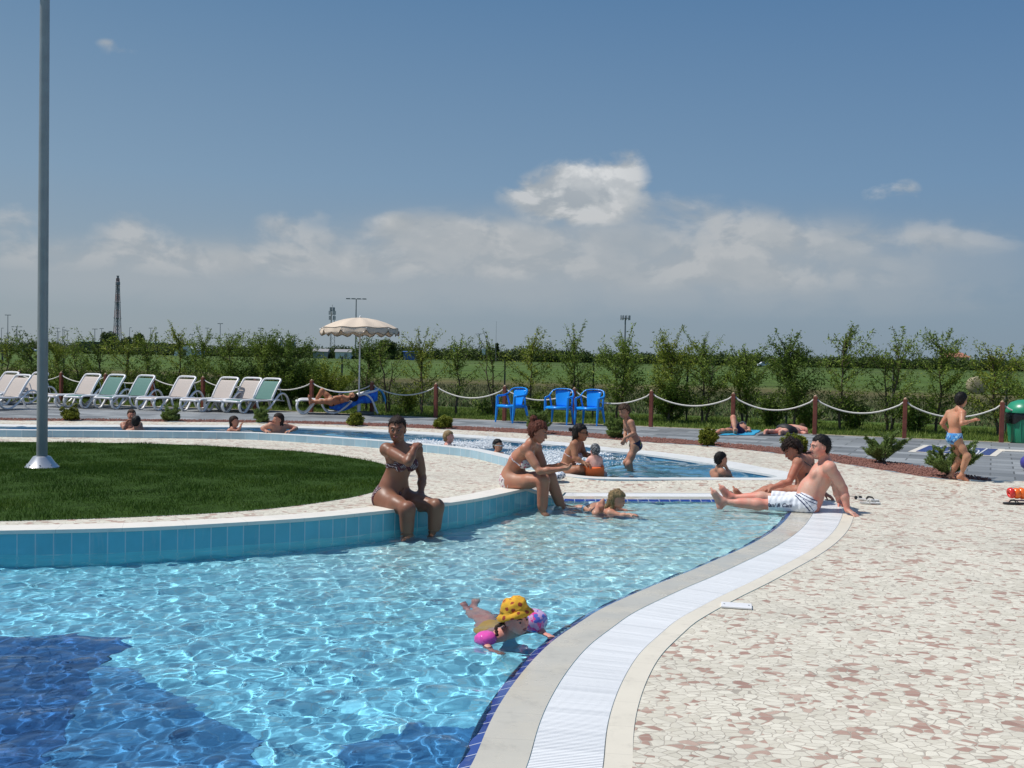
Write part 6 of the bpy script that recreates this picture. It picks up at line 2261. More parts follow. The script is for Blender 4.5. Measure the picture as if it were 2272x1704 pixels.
def person(label, J, S, fd, up=(0, 0, 1), h=0.007, skinm=None, fem=True, bust=1.0, fat=0., belly=0., child=False, armg=1., legg=1., hs=1.0,
           handL=None, handR=None, legs=True, front=None, jaw=1.0, feet=True, sub=False, name='person', group=None):
    """builds the body mesh; returns everything needed for hair and clothes"""
    J = px3(J)
    if 'waist' not in J: J['waist'] = J['pelvis'] * .5 + J['chest'] * .5
    al = np.array([J[k] for k in J if k[:2] != 'fu']); lo = al.min(0) - .20 * max(S, .75); hi = al.max(0) + .20 * max(S, .75)
    F_ = Field(lo, hi, h)
    T = torso(F_, J, S, fem, bust, fat, belly, child, front)
    for s_ in ('L', 'R'):
        if 'el' + s_ in J: arm(F_, J['sh' + s_], J['el' + s_], J['wr' + s_], S, armg)
        if legs and 'kn' + s_ in J:
            bk = -(J['kn' + s_] - (J['hip' + s_] + J['an' + s_]) / 2)
            leg(F_, J['hip' + s_], J['kn' + s_], J['an' + s_], S, legg, bk)
            if feet and 'to' + s_ in J:
                upf = J.get('fu' + s_, None)
                if upf is None:
                    sh_ = unit(J['kn' + s_] - J['an' + s_]); upf = sh_
                foot(F_, J['an' + s_], J['to' + s_], upf, S)
    at, ax = head(F_, J['head'], fd, up, S * hs, fem, child, jaw)
    for s_, hh in (('L', handL), ('R', handR)):
        if hh is not None and 'wr' + s_ in J:
            hand(F_, J['wr' + s_], J['ti' + s_], hh[0], hh[1], S, *(hh[2:]))
    org = J['pelvis'].copy(); org[2] = F_.lo[2] + .2 * S
    root = empty(name, org, label, name, group)
    b = F_.mesh('body', skinm, root, org)
    if sub: recv(root)
    return dict(F=F_, J=J, T=T, at=at, ax=ax, S=S * hs, u=S, root=root, org=org, body=b)


def clothe(D, name, m, region, t=0.004):
    """garment: the body field grown by t inside the region field"""
    g = D['F'].copy(); P_ = g.pts()
    r = region(P_)
    g.f = np.maximum(g.f - t, r.astype(np.float32))
    return g.mesh(name, m, D['root'], D['org'], smooth=1)


def plane(P_, p, n_): return (P_ - V3(p)) @ unit(n_)


def sph(P_, c, r): return np.linalg.norm(P_ - V3(c), axis=-1) - r


def briefs(D, m, top=.075, leg_=.03, t=.005, name='bikini_bottom', slope=.9, drop=0.0):
    J, T, u = D['J'], D['T'], D['u']
    pel = J['pelvis']
    def reg(P_):
        r = plane(P_, pel + T['up1'] * top * u, T['up1'])
        r = np.maximum(r, -plane(P_, pel - T['up1'] * .16 * u, T['up1']))
        for s_, sg in (('L', 1), ('R', -1)):
            d_ = unit(J['kn' + s_] - J['hip' + s_]) if 'kn' + s_ in J else -T['up1']
            n_ = unit(d_ + T['side_h'] * sg * slope * .8)
            r = np.maximum(r, plane(P_, J['hip' + s_] * .85 + pel * .15 + n_ * leg_ * u, n_))
        return r
    return clothe(D, name, m, reg, t)


def btop(D, m, t=.005, rad=.070, band=.018, name='bikini_top', lift=0.0):
    J, T, u = D['J'], D['T'], D['u']
    che = J['chest']
    def reg(P_):
        z = (P_ - (che + T['up2'] * (lift - .02) * u)) @ T['up2']
        r = np.abs(z) - band * u
        r = np.maximum(r, -plane(P_, che - T['fr_s'] * .3, T['fr_s']))
        for s in (-1, 1):
            r = np.minimum(r, sph(P_, che + T['side_s'] * s * .068 * u + T['fr_s'] * .105 * u + T['up2'] * (lift - .008) * u, rad * u))
        r = np.maximum(r, sph(P_, che, .23 * u))
        # keep it off the arms
        for s_, sg in (('L', 1), ('R', -1)):
            r = np.maximum(r, plane(P_, che + T['side_s'] * sg * .150 * u, T['side_s'] * sg))
        return r
    return clothe(D, name, m, reg, t)


def add_hair(D, m, seed=1, rough=.003, h=None, name='hair', pad=.10, **kw):
    at, ax, S = D['at'], D['ax'], D['S']
    ex = kw.get('extra', ())
    pts_ = [at(0, 0, 0)] + [V3(e[1]) for e in ex] + [V3(e[2]) for e in ex if e[0] == 'c']
    lo = np.min(pts_, 0) - (pad + .06) * S; hi = np.max(pts_, 0) + (pad + .06) * S
    H_ = Field(lo, hi, h or D['F'].h * .8)
    hair_cap(H_, at, ax, S, **kw)
    if rough: rough_hair(H_, rough, 140, seed)
    ho = H_.mesh(name, m, D['root'], D['org'], smooth=1)
    if name == 'hair' and D['F'].h < .009:
        # loose strands that break up the outline
        r = np.random.default_rng(seed); nv = len(ho.data.vertices)
        co = np.empty(nv * 3, np.float32); ho.data.vertices.foreach_get('co', co); co = co.reshape(-1, 3)
        no = np.empty(nv * 3, np.float32); ho.data.vertices.foreach_get('normal', no); no = no.reshape(-1, 3)
        k = r.choice(nv, min(nv, 420), replace=False); p = co[k]; q = no[k]
        dwn = -ax[2] * 1.0 - ax[1] * .6
        t = dwn[None] - q * (q @ dwn)[:, None]; t /= np.maximum(np.linalg.norm(t, axis=1, keepdims=True), 1e-6)
        t += r.normal(0, .35, t.shape); L = r.uniform(.012, .034, (len(k), 1)) * S * (1.3 if low < -.06 else 1) if False else r.uniform(.012, .032, (len(k), 1)) * S
        w_ = np.cross(q, t); w_ /= np.maximum(np.linalg.norm(w_, axis=1, keepdims=True), 1e-6); w_ *= .0022
        m1 = p + t * L * .5 + q * (.004 + r.uniform(0, .004, (len(k), 1))); e1 = p + t * L + q * (.003 + r.uniform(-.002, .008, (len(k), 1)))
        v = np.stack([p - w_, p + w_, m1 + w_ * .8, m1 - w_ * .8, e1], 1).reshape(-1, 3)
        b_ = np.arange(len(k))[:, None] * 5
        f = np.concatenate([b_ + np.array([[0, 1, 2]]), b_ + np.array([[0, 2, 3]]), b_ + np.array([[3, 2, 4]])])
        npmesh('loose_strands', v, f, m, ho)
    return ho


def strap(D, pts, r, m, name='strap', parent=None):
    mb = MB(); mb.tube([Vector(V3(p)) - Vector(D['org']) for p in pts], r, 6, flat=.5)
    return mb.build(name, m, parent or D['root'], smooth=True)
# ------------------------------------------------------------------ the people, pose by pose (pixel column, pixel row, forward distance)
dn = (0, 0, -1); upv = (0, 0, 1); cam_ = (0, -1, 0); rt = (1, 0, 0); lf = (-1, 0, 0)
# woman in the striped bikini on the pool wall
M['skin1'] = skin('deep_tan_skin', (0.245, 0.115, 0.07), 0.30, .2, .6)
M['striped'] = pattern('dark_striped_swimwear', (0.045, 0.012, 0.018), [(0.50, 0.42, 0.44), (0.16, .03, .05)], 26, .80, 'stripe')
D = person('woman in a dark striped bikini sitting on the pool wall, one hand on her shoulder',
  dict(pelvis=(869, 1098, 9.95), waist=(877, 1066, 9.95), chest=(887, 1027, 9.92), neck=(888, 991, 9.92), head=(881, 952, 9.88),
       shR=(857, 997, 9.80), elR=(906, 1025, 9.52), wrR=(919, 995, 9.62), tiR=(928, 978, 9.74),
       shL=(924, 998, 10.06), elL=(937, 1060, 10.08), wrL=(934, 1091, 9.96), tiL=(925, 1112, 9.80),
       hipR=(852, 1108, 9.86), knR=(904, 1130, 9.56), anR=(903, 1222, 9.62), toR=(905, 1236, 9.40),
       hipL=(886, 1104, 10.04), knL=(968, 1124, 9.72), anL=(962, 1214, 9.80), toL=(950, 1230, 9.58)),
  1.0, (-.03, -1, -.06), (.02, 0, 1), .0065, M['skin1'], bust=1.05, fat=.13, armg=1.14, legg=1.24, handR=((.3, 1, -.3), 1, .5), handL=((-.2, -.1, -1), 1, .25), front=(.6, -.8, 0), sub=True)
briefs(D, M['striped'], .075, .05, .006)
btop(D, M['striped'], .006, .072, .022)
add_hair(D, M['darkhair'], 3, .002, extra=(('e', D['at'](0, -.095, .01), (.035, .03, .035)),), fringe=.062, low=-.03, thick=.009)
face_parts(D['at'], D['ax'], D['S'], D['root'], D['org'], M['darkhair'])

# woman with the bun in the floral bikini
M['skin2'] = skin('tan_skin', (0.43, 0.215, 0.135), 0.34, .35, .55)
M['floral'] = pattern('white_floral_swimwear', (0.66, 0.63, 0.62), [(0.45, .05, .18), (.16, .12, .14)], 34, .62, 'cells')
D = person('woman with a reddish bun and white floral bikini leaning forward on the wall end',
  dict(pelvis=(1139, 1067, 11.45), waist=(1141, 1040, 11.43), chest=(1155, 1014, 11.36), neck=(1177, 984, 11.28), head=(1195, 959, 11.22),
       shR=(1166, 996, 11.13), elR=(1197, 1046, 10.99), wrR=(1243, 1041, 10.97), tiR=(1274, 1039, 10.97),
       shL=(1190, 994, 11.46), elL=(1209, 1041, 11.40), wrL=(1236, 1033, 11.20), tiL=(1264, 1022, 11.10),
       hipR=(1136, 1070, 11.34), knR=(1206, 1066, 11.08), anR=(1203, 1160, 11.12), toR=(1218, 1172, 10.96),
       hipL=(1148, 1066, 11.56), knL=(1221, 1059, 11.36), anL=(1256, 1150, 11.42), toL=(1270, 1160, 11.28)),
  .97, (.88, -.30, -.30), (.3, 0, 1), .0065, M['skin2'], bust=1.0, fat=.10, armg=1.06, legg=1.16, handR=((0, .5, 1), -1, .55), handL=((.2, -.6, -.8), -1, .35), front=(.8, -.6, 0), sub=True)
bt = btop(D, M['floral'], .006, .066, .007)
briefs(D, M['floral'], .06, .035, .006)
at = D['at']
add_hair(D, M['redhair'], 5, .004, extra=(('e', at(0, -.108, .118), (.048, .046, .044)), ('e', at(0, -.085, .085), (.045, .045, .04)), ('e', at(0, -.080, .03), (.066, .056, .065))), fringe=.055, low=-.035, thick=.015)
face_parts(D['at'], D['ax'], D['S'], D['root'], D['org'], M['redhair'])
T = D['T']; J = D['J']; che = J['chest']
for s in (-1, 1):
    strap(D, [che + T['side_s'] * s * .068 + T['fr_s'] * .145, che + T['side_s'] * s * .06 + T['fr_s'] * .115 + T['up2'] * .08, J['neck'] + T['side_s'] * s * .048 + T['fr_s'] * .038 - T['up2'] * .01, J['neck'] - T['fr_s'] * .045 + T['up2'] * .02 + T['side_s'] * s * .01], .006, M['floral'], parent=None)
hp = J['hipR'] - T['fr_h'] * .01 + T['side_h'] * -.088
strap(D, [hp + T['up1'] * .03, hp + T['side_h'] * -.012 - T['up1'] * .03, hp + T['side_h'] * -.014 - T['up1'] * .075], .006, M['floral'], 'side_tie')

# man in white shorts
M['skin4'] = skin('sunburnt_skin', (0.62, 0.37, 0.28), 0.40, .6, .5)
M['shorts'] = simple('white_swim_shorts', (0.74, 0.77, 0.82), 0.75, 0.05, 14, bump=.6, bscale=26)
M['navy'] = simple('navy_trim', (0.03, 0.045, 0.12), 0.7, 0.1)
D = person('man in long white swim shorts leaning back on his arms at the pool edge',
  dict(pelvis=(1793, 1116, 11.33), waist=(1805, 1092, 11.32), chest=(1822, 1057, 11.30), neck=(1832, 1023, 11.28), head=(1820, 990, 11.24),
       shL=(1841, 1038, 11.08), elL=(1871, 1084, 11.06), wrL=(1880, 1131, 11.02), tiL=(1900, 1144, 10.93),
       shR=(1838, 1034, 11.52), elR=(1856, 1084, 11.66), wrR=(1862, 1112, 11.72), tiR=(1872, 1120, 11.66),
       hipL=(1787, 1119, 11.20), knL=(1684, 1119, 11.30), anL=(1606, 1114, 11.42), toL=(1580, 1088, 11.42), fuL=np.array([1., 0, .35]),
       hipR=(1789, 1114, 11.44), knR=(1692, 1104, 11.60), anR=(1624, 1104, 11.74), toR=(1598, 1076, 11.76), fuR=np.array([1., 0, .35])),
  1.05, (-1, -.12, -.10), (-.08, 0, 1), .007, M['skin4'], fem=False, fat=.16, belly=1.22, armg=1.22, legg=1.0, jaw=1.12, handL=((0, -.1, -1), 1, .12), handR=((0, 0, -1), -1, .12), front=(-1, 0, .3), sub=True)
J, T = D['J'], D['T']
# shorts as their own loose volume
G_ = Field(np.min([J['knL'], J['hipR'], J['pelvis']], 0) - .25, np.max([J['knR'], J['hipL'], J['waist']], 0) + .25, .008)
ends = {}
for s_ in ('L', 'R'):
    hp, kn = V3(J['hip' + s_]), V3(J['kn' + s_])
    e = hp * .20 + kn * .80
    G_.cone(hp, hp * .1 + kn * .9, .108, .084, .05)
    ends[s_] = (e, unit(kn - hp))
G_.cone(J['hipL'], J['hipR'], .118, .118, .05); G_.cone(J['pelvis'], V3(J['pelvis']) * .4 + V3(J['waist']) * .6, .138, .138, .06, T['fr_h'], .95)
PP = G_.pts()
wr_ = np.zeros(PP.shape[:-1]); rr = np.random.default_rng(4)
for i in range(7):
    w_ = rr.normal(0, 55, 3); wr_ += np.sin(PP @ w_ + rr.uniform(0, 6))
G_.f += (wr_ * .0018).astype(np.float32)
cut = plane(PP, V3(J['pelvis']) + T['up1'] * .10, T['up1'])
cutl = np.minimum(plane(PP, *ends['L']), 1e3)
midp = (V3(J['hipL']) + V3(J['hipR'])) / 2
sideL = (PP - midp) @ T['side_h']
cutleg = np.where(sideL > 0, plane(PP, *ends['L']), plane(PP, *ends['R']))
G_.f = np.maximum(G_.f, np.maximum(cut, cutleg).astype(np.float32))
ground_cut = -(PP[..., 2] - 0.006)
G_.f = np.maximum(G_.f, ground_cut.astype(np.float32))
sh_ = G_.mesh('swim_shorts', M['shorts'], D['root'], D['org'], smooth=1)
# navy waist stripes and side stripe follow the shorts surface
def band_on(Gf, reg, name, m, par, t=.003):
    g = Gf.copy(); g.f = np.maximum(g.f - t, reg(g.pts()).astype(np.float32)); return g.mesh(name, m, par, D['org'], smooth=0)
pz = lambda P_: plane(P_, V3(J['pelvis']) + T['up1'] * .10, T['up1'])
band_on(G_, lambda P_: np.abs(pz(P_) + .022) - .006, 'waist_stripe', M['navy'], sh_)
band_on(G_, lambda P_: np.abs(pz(P_) + .052) - .006, 'waist_stripe', M['navy'], sh_)
sdir = unit(V3(J['knL']) - V3(J['hipL']))
nrmv = unit(np.cross(sdir, [0, -1, 0]))
band_on(G_, lambda P_: np.maximum(np.maximum(np.abs((P_ - V3(J['hipL'])) @ unit([.75, 0, .66]) + .025) - .008, plane(P_, V3(J['hipL']) + [0, .0, 0], [0, 1, 0])), -(P_[..., 2] - .02)), 'side_stripe', M['navy'], sh_)
band_on(G_, lambda P_: np.maximum(np.maximum(np.abs((P_ - V3(J['hipL'])) @ unit([.75, 0, .66]) - .008) - .006, plane(P_, V3(J['hipL']), [0, 1, 0])), -(P_[..., 2] - .02)), 'side_stripe', M['navy'], sh_)
# lettering on the thigh
def lettering(txt, size, loc, rx, rz, m, parent, name='lettering'):
    cu = bpy.data.curves.new(name, 'FONT'); cu.body = txt; cu.size = size; cu.align_x = 'CENTER'; cu.shear = .3; cu.offset = .0012; cu.extrude = .001
    ob = bpy.data.objects.new(name, cu); COL.objects.link(ob)
    dg = bpy.context.evaluated_depsgraph_get(); me = bpy.data.meshes.new_from_object(ob.evaluated_get(dg))
    bpy.data.objects.remove(ob); me.materials.clear(); me.materials.append(m)
    o = link(name, me, parent); o.location = loc; o.rotation_euler = (rx, 0, rz)
    sw = o.modifiers.new('wrap', 'SHRINKWRAP'); sw.target = parent; sw.wrap_method = 'PROJECT'; sw.use_project_x = sw.use_project_y = False; sw.use_project_z = True; sw.use_positive_direction = True; sw.use_negative_direction = True; sw.offset = .004; sw.wrap_mode = 'ABOVE_SURFACE'
    return o
tl = V3(P(1731, 1124, 11.06))
lettering('Cani & Cani', .056, Vector(tl) - Vector(D['org']), math.radians(80), math.radians(-4), M['navy'], sh_)
add_hair(D, M['blackhair'], 7, .0015, fringe=.060, low=-.035, thick=.006, extra=())
face_parts(D['at'], D['ax'], D['S'], D['root'], D['org'], M['blackhair'])

# curly haired woman behind the man
M['skin5'] = skin('warm_tan_skin', (0.40, 0.20, 0.13), 0.42, .4, .5)
M['darkgreen'] = simple('dark_green_swimsuit', (0.035, 0.05, 0.04), 0.6, .15)
D = person('woman with short dark curly hair and a dark green swimsuit sitting behind the man',
  dict(pelvis=(1787, 1091, 12.02), waist=(1787, 1070, 12.0), chest=(1783, 1045, 11.95), neck=(1776, 1018, 11.9), head=(1757, 998, 11.85),
       shL=(1770, 1027, 11.75), elL=(1751, 1069, 11.66), wrL=(1712, 1082, 11.64), tiL=(1692, 1087, 11.64),
       shR=(1795, 1023, 12.1), elR=(1814, 1062, 12.2), wrR=(1828, 1094, 12.2), tiR=(1846, 1104, 12.15),
       hipL=(1778, 1095, 11.9), knL=(1700, 1090, 12.0), anL=(1640, 1112, 12.05), toL=(1628, 1104, 12.05),
       hipR=(1791, 1090, 12.14), knR=(1712, 1086, 12.25), anR=(1652, 1106, 12.3), toR=(1640, 1098, 12.3)),
  .98, (-.80, -.25, -.50), (-.4, 0, 1), .007, M['skin5'], fem=True, bust=1.05, fat=.10, armg=1.05, handL=((0, .2, -1), 1, .75), handR=((0, 0, -1), -1, .2), front=(-1, -.2, 0), sub=True)
J, T, u = D['J'], D['T'], D['u']
def suit(P_):
    r = plane(P_, V3(J['chest']) + T['up2'] * .065, T['up2'] + T['fr_s'] * -.55)
    for s_, sg in (('L', 1), ('R', -1)):
        r = np.maximum(r, plane(P_, V3(J['hip' + s_]) + unit(V3(J['kn' + s_]) - V3(J['hip' + s_])) * .03, unit(V3(J['kn' + s_]) - V3(J['hip' + s_]))))
        r = np.maximum(r, plane(P_, V3(J['chest']) + T['side_s'] * sg * .135, T['side_s'] * sg))
    return r
clothe(D, 'swimsuit', M['darkgreen'], suit, .006)
for s in (-1, 1): strap(D, [V3(J['chest']) + T['side_s'] * s * .07 + T['fr_s'] * .10 + T['up2'] * .06, V3(J['neck']) + T['side_s'] * s * .085 + T['up2'] * .028, V3(J['chest']) + T['side_s'] * s * .05 - T['fr_s'] * .115 + T['up2'] * .06], .007, M['darkgreen'])
at = D['at']
add_hair(D, M['darkhair'], 9, .011, fringe=.05, low=-.06, thick=.022, extra=(('e', at(.04, -.06, .08), (.05, .05, .05)), ('e', at(-.05, -.05, .06), (.05, .05, .05)), ('e', at(0, -.09, .0), (.06, .05, .06)), ('e', at(.0, .03, .10), (.05, .045, .03))))
face_parts(D['at'], D['ax'], D['S'], D['root'], D['org'], M['darkhair'])

# girl in the yellow hat
M['skin6'] = skin('fair_child_skin', (0.62, 0.36, 0.29), 0.40, .35, .5)
def starhat():
    m, n, b = newmat('yellow_star_print_cotton')
    tc = n('ShaderNodeTexCoord').outputs['Object']
    v = n('ShaderNodeTexVoronoi'); v.inputs['Scale'].default_value = 24; v.inputs['Randomness'].default_value = .45; n.L(tc, v.inputs['Vector'])
    w_ = n.noise(tc, 120, 1)
    dd = n.math('ADD', v.outputs[0], n.math('MULTIPLY', n.math('SUBTRACT', w_.outputs[0], .5), .28))
    st = n.math('LESS_THAN', dd, .33)
    c = n.mix(st, n.ramp(n.noise(tc, 12, 3).outputs[0], [(.3, (.62, .32, .02)), (.7, (.78, .43, .03))]), (.34, .05, .02))
    n.L(c, b.inputs['Base Color']); b.inputs['Roughness'].default_value = .85
    n.L(n.bump(n.noise(tc, 22, 3).outputs[0], .5, .01), b.inputs['Normal'])
    return m
M['hat'] = starhat()
M['pinkpvc'] = simple('pink_pvc', (0.80, 0.10, 0.45), 0.12, .12, 18, spec=.7, bump=.4, bscale=30)
M['printpvc'] = pattern('printed_pink_pvc', (0.62, 0.42, 0.66), [(.78, .08, .34), (.10, .16, .60)], 30, .50, 'noise', .15)
hup = (-.42, .12, 1)
D = person('small girl in a yellow star print sun hat with pink armbands at the pool edge',
  dict(pelvis=(1086, 1423, 6.42), waist=(1101, 1421, 6.28), chest=(1122, 1419, 6.14), neck=(1131, 1400, 6.06), head=(1144, 1369, 5.97),
       shR=(1108, 1412, 6.0), elR=(1076, 1432, 5.92), wrR=(1092, 1452, 5.80), tiR=(1105, 1458, 5.76),
       shL=(1154, 1402, 6.18), elL=(1196, 1400, 6.16), wrL=(1212, 1411, 6.08), tiL=(1224, 1415, 6.03),
       hipR=(1077, 1426, 6.42), knR=(1056, 1416, 6.70), anR=(1034, 1404, 6.96), toR=(1024, 1394, 7.08),
       hipL=(1092, 1420, 6.5), knL=(1076, 1408, 6.78), anL=(1052, 1396, 7.02), toL=(1044, 1386, 7.12)),
  .62, (.62, -.76, -.12), hup, .005, M['skin6'], fem=False, child=True, hs=1.32, armg=1.0, legg=.95, handR=((0, 0, -1), 1, .3), handL=((0, 0, -1), 1, .45), front=(.3, -.5, -1), sub=True)
at, ax, S_ = D['at'], D['ax'], D['S']; org = D['org']
add_hair(D, M['brownhair'], 11, .001, fringe=.045, low=-.055, thick=.003)
face_parts(at, ax, S_, D['root'], D['org'], M['brownhair'])
briefs(D, simple('yellow_swimsuit', (.75, .42, .05), .6, .15), .26, .03, .005, 'swimsuit')
# hat: crown and drooping brim as one cloth surface in head space
mb = MB(); prof = [(.012, .146), (.05, .143), (.080, .127), (.092, .105), (.096, .078), (.101, .068), (.100, .062), (.114, .042), (.142, .012)]
n = 40; vs = []
for i, (r_, z_) in enumerate(prof):
    for j in range(n):
        a = 2 * PI * j / n
        fold = 1 + (.02 * math.sin(3 * a + i * .7) + .015 * math.sin(7 * a + i)) * (1 if i > 1 else .3)
        zz = z_ + (.010 * math.sin(2 * a + .5) if i >= 7 else 0) + .006 * math.sin(5 * a + i * 1.3)
        ff = math.sin(a); zz += (.030 * ff + .012 * abs(math.cos(a)) * 0) * (1 if i > 2 else .6)
        if i >= 7: zz += .020 * max(0, ff) ** 2
        vs.append(Vector(at(r_ * math.cos(a) * fold * .92, r_ * math.sin(a) * fold * 1.05 - .008, zz)) - Vector(org))
fs = [(i * n + j, i * n + (j + 1) % n, (i + 1) * n + (j + 1) % n, (i + 1) * n + j) for i in range(len(prof) - 1) for j in range(n)] + [tuple(range(n - 1, -1, -1))]
mb.add(vs, fs); ht_ = mb.build('sun_hat', M['hat'], D['root'], smooth=True)
md = ht_.modifiers.new('t', 'SOLIDIFY'); md.thickness = .003
# braid
bp0 = V3(at(-.075, .0, -.02)); br = [Vector(bp0 - V3(org)), Vector(V3(P(1100, 1390, 5.95)) - V3(org)), Vector(V3(P(1103, 1412, 5.93)) - V3(org))]
mb = MB(); pts_ = [br[0].lerp(br[1], t) for t in np.linspace(0, 1, 8)] + [br[1].lerp(br[2], t) for t in np.linspace(.12, 1, 8)]
mb.tube(pts_, [.010 + .003 * math.sin(i * 2.4) for i in range(len(pts_))], 8); mb.build('braid', M['brownhair'], D['root'], smooth=True)


def armband(name, a, b, r, m, label, seed=0):
    """inflated sleeve: two chambers around the upper arm with pinched seams"""
    a = Vector(V3(a)); b = Vector(V3(b)); d = (b - a).normalized(); L = (b - a).length
    root = empty(name, a.lerp(b, .5), label, 'armband')
    Rm = d.to_track_quat('Z', 'Y').to_matrix(); n = 28; vs = []; prof = []
    for i in range(11):
        t = i / 10; z = (t - .5) * L
        bul = math.sin(PI * t) ** .55
        prof.append((z, bul))
    for z, bul in prof:
        for j in range(n):
            an = 2 * PI * j / n
            lob = abs(math.cos(an)) ** .6
            rr_ = r * (.58 + .46 * bul * (.50 + .50 * lob)) * (1 + .035 * math.sin(9 * an + z * 60) * (1.4 - bul))
            vs.append(Rm @ Vector((rr_ * math.cos(an) * 1.12, rr_ * math.sin(an) * .92, z)))
    fs = [(i * n + j, i * n + (j + 1) % n, (i + 1) * n + (j + 1) % n, (i + 1) * n + j) for i in range(10) for j in range(n)] + [tuple(range(n - 1, -1, -1)), tuple(10 * n + j for j in range(n))]
    mb = MB(); mb.add(vs, fs); mb.build('chamber', m, root, smooth=True)
    mb = MB(); mb.tube([Rm @ Vector((r * 1.05, 0, -L * .1)), Rm @ Vector((r * 1.2, 0, -L * .1))], [.006, .004], 8); mb.build('valve', m, root, smooth=True)
    return recv(root)


armband('swim_armband', P(1163, 1370, 6.20), P(1207, 1384, 6.14), .080, M['printpvc'], 'printed pink and lilac inflatable armband on the arm nearest the pool edge')
armband('swim_armband', P(1092, 1412, 5.98), P(1062, 1424, 5.90), .054, M['pinkpvc'], 'plain shiny pink inflatable armband on the other arm, half under water')

# child with wavy wet hair lying in the water
M['skin3'] = skin('wet_child_skin', (0.50, 0.28, 0.19), 0.3, .3, .6)
M['paleblue'] = simple('pale_blue_swimwear', (0.45, 0.62, 0.72), .6, .1)
D = person("child with wavy dark blond hair lying in shallow water beside the bun woman's feet",
  dict(pelvis=(1314, 1131, 11.2), waist=(1328, 1133, 11.14), chest=(1345, 1135, 11.05), neck=(1360, 1127, 11.0), head=(1370, 1108, 10.95),
       shR=(1354, 1139, 10.92), elR=(1377, 1144, 10.87), wrR=(1396, 1142, 10.82), tiR=(1406, 1142, 10.8),
       shL=(1358, 1130, 11.16), elL=(1382, 1134, 11.2), wrL=(1398, 1137, 11.2), tiL=(1408, 1138, 11.2),
       hipR=(1312, 1133, 11.12), knR=(1322, 1141, 10.9), anR=(1327, 1121, 11.02), toR=(1325, 1110, 11.1), fuR=np.array([-1., 0, .2]),
       hipL=(1312, 1129, 11.3), knL=(1286, 1129, 11.4), anL=(1264, 1129, 11.48), toL=(1256, 1128, 11.5)),
  .66, (.85, -.35, -.12), (-.1, 0, 1), .006, M['skin3'], fem=False, child=True, hs=1.22, legg=.80, handR=((0, 0, -1), -1, .2), handL=((0, 0, -1), 1, .2), front=(.3, 0, -1), sub=True)
briefs(D, M['paleblue'], .07, .03, .005, 'swim_bottoms')
at = D['at']
add_hair(D, M['blondhair'], 13, .007, fringe=.05, low=-.10, thick=.016, extra=(('c', at(0, -.05, -.02), at(0, -.13, -.13), .060, .032), ('c', at(-.05, -.03, -.02), at(-.065, -.10, -.15), .038, .016), ('c', at(-.05, -.01, -.0), at(-.075, -.02, -.14), .034, .014), ('c', at(.05, -.02, -.02), at(.055, -.05, -.14), .032, .014), ('c', at(-.06, .03, .0), at(-.072, .035, -.11), .024, .010)))
face_parts(D['at'], D['ax'], D['S'], D['root'], D['org'], None)

# woman with sunglasses sitting in the far pool, and the toddler
D = person('dark haired woman with small bun and sunglasses sitting in the far pool beside the toddler',
  dict(pelvis=(1260, 1046, 13.92), waist=(1261, 1029, 13.9), chest=(1268, 1006, 13.88), neck=(1280, 980, 13.85), head=(1288, 960, 13.82),
       shR=(1274, 987, 13.70), elR=(1276, 1017, 13.62), wrR=(1294, 1026, 13.6), tiR=(1306, 1030, 13.58),
       shL=(1286, 986, 14.04), elL=(1297, 1009, 14.0), wrL=(1308, 1009, 13.85), tiL=(1318, 1008, 13.75),
       hipR=(1260, 1049, 13.80), knR=(1292, 1040, 13.72), anR=(1302, 1064, 13.9), toR=(1314, 1068, 13.85),
       hipL=(1263, 1046, 14.04), knL=(1300, 1040, 14.15), anL=(1312, 1060, 14.3), toL=(1324, 1064, 14.3)),
  .96, (1, -.12, -.05), (0, 0, 1), .008, skin('olive_tan_skin', (0.33, 0.165, 0.095), .38, .25), fem=True, bust=1.0, handR=((.3, 0, -1), -1, .5), handL=((0, -.5, -.6), -1, .4), front=(1, 0, 0), sub=True)
btop(D, M['floral'], .006, .066, .006); briefs(D, M['floral'], .05, .02, .006)
at = D['at']
add_hair(D, M['blackhair'], 15, .003, fringe=.055, low=-.09, thick=.012, extra=(('e', at(0, -.145, .035), (.028, .026, .028)), ('c', at(0, -.11, .03), at(0, -.135, .035), .02, .02), ('c', at(0, -.06, -.03), at(0, -.085, -.13), .05, .030)))
mb = MB()
for s in (-1, 1): mb.lathe([(.0005, -.004), (.024, -.003), (.024, .003), (.0005, .004)], 14, c=Vector(at(s * .030, .098, .002)) - Vector(D['org']), M=Matrix(((D['ax'][0][0], D['ax'][2][0], D['ax'][1][0]), (D['ax'][0][1], D['ax'][2][1], D['ax'][1][1]), (D['ax'][0][2], D['ax'][2][2], D['ax'][1][2]))))
for s in (-1, 1): mb.tube([Vector(at(s * .05, .095, .004)) - Vector(D['org']), Vector(at(s * .078, .06, .004)) - Vector(D['org']), Vector(at(s * .084, -.01, .002)) - Vector(D['org'])], .004, 6)
mb.build('sunglasses', M['blackr'], D['root'], smooth=True)

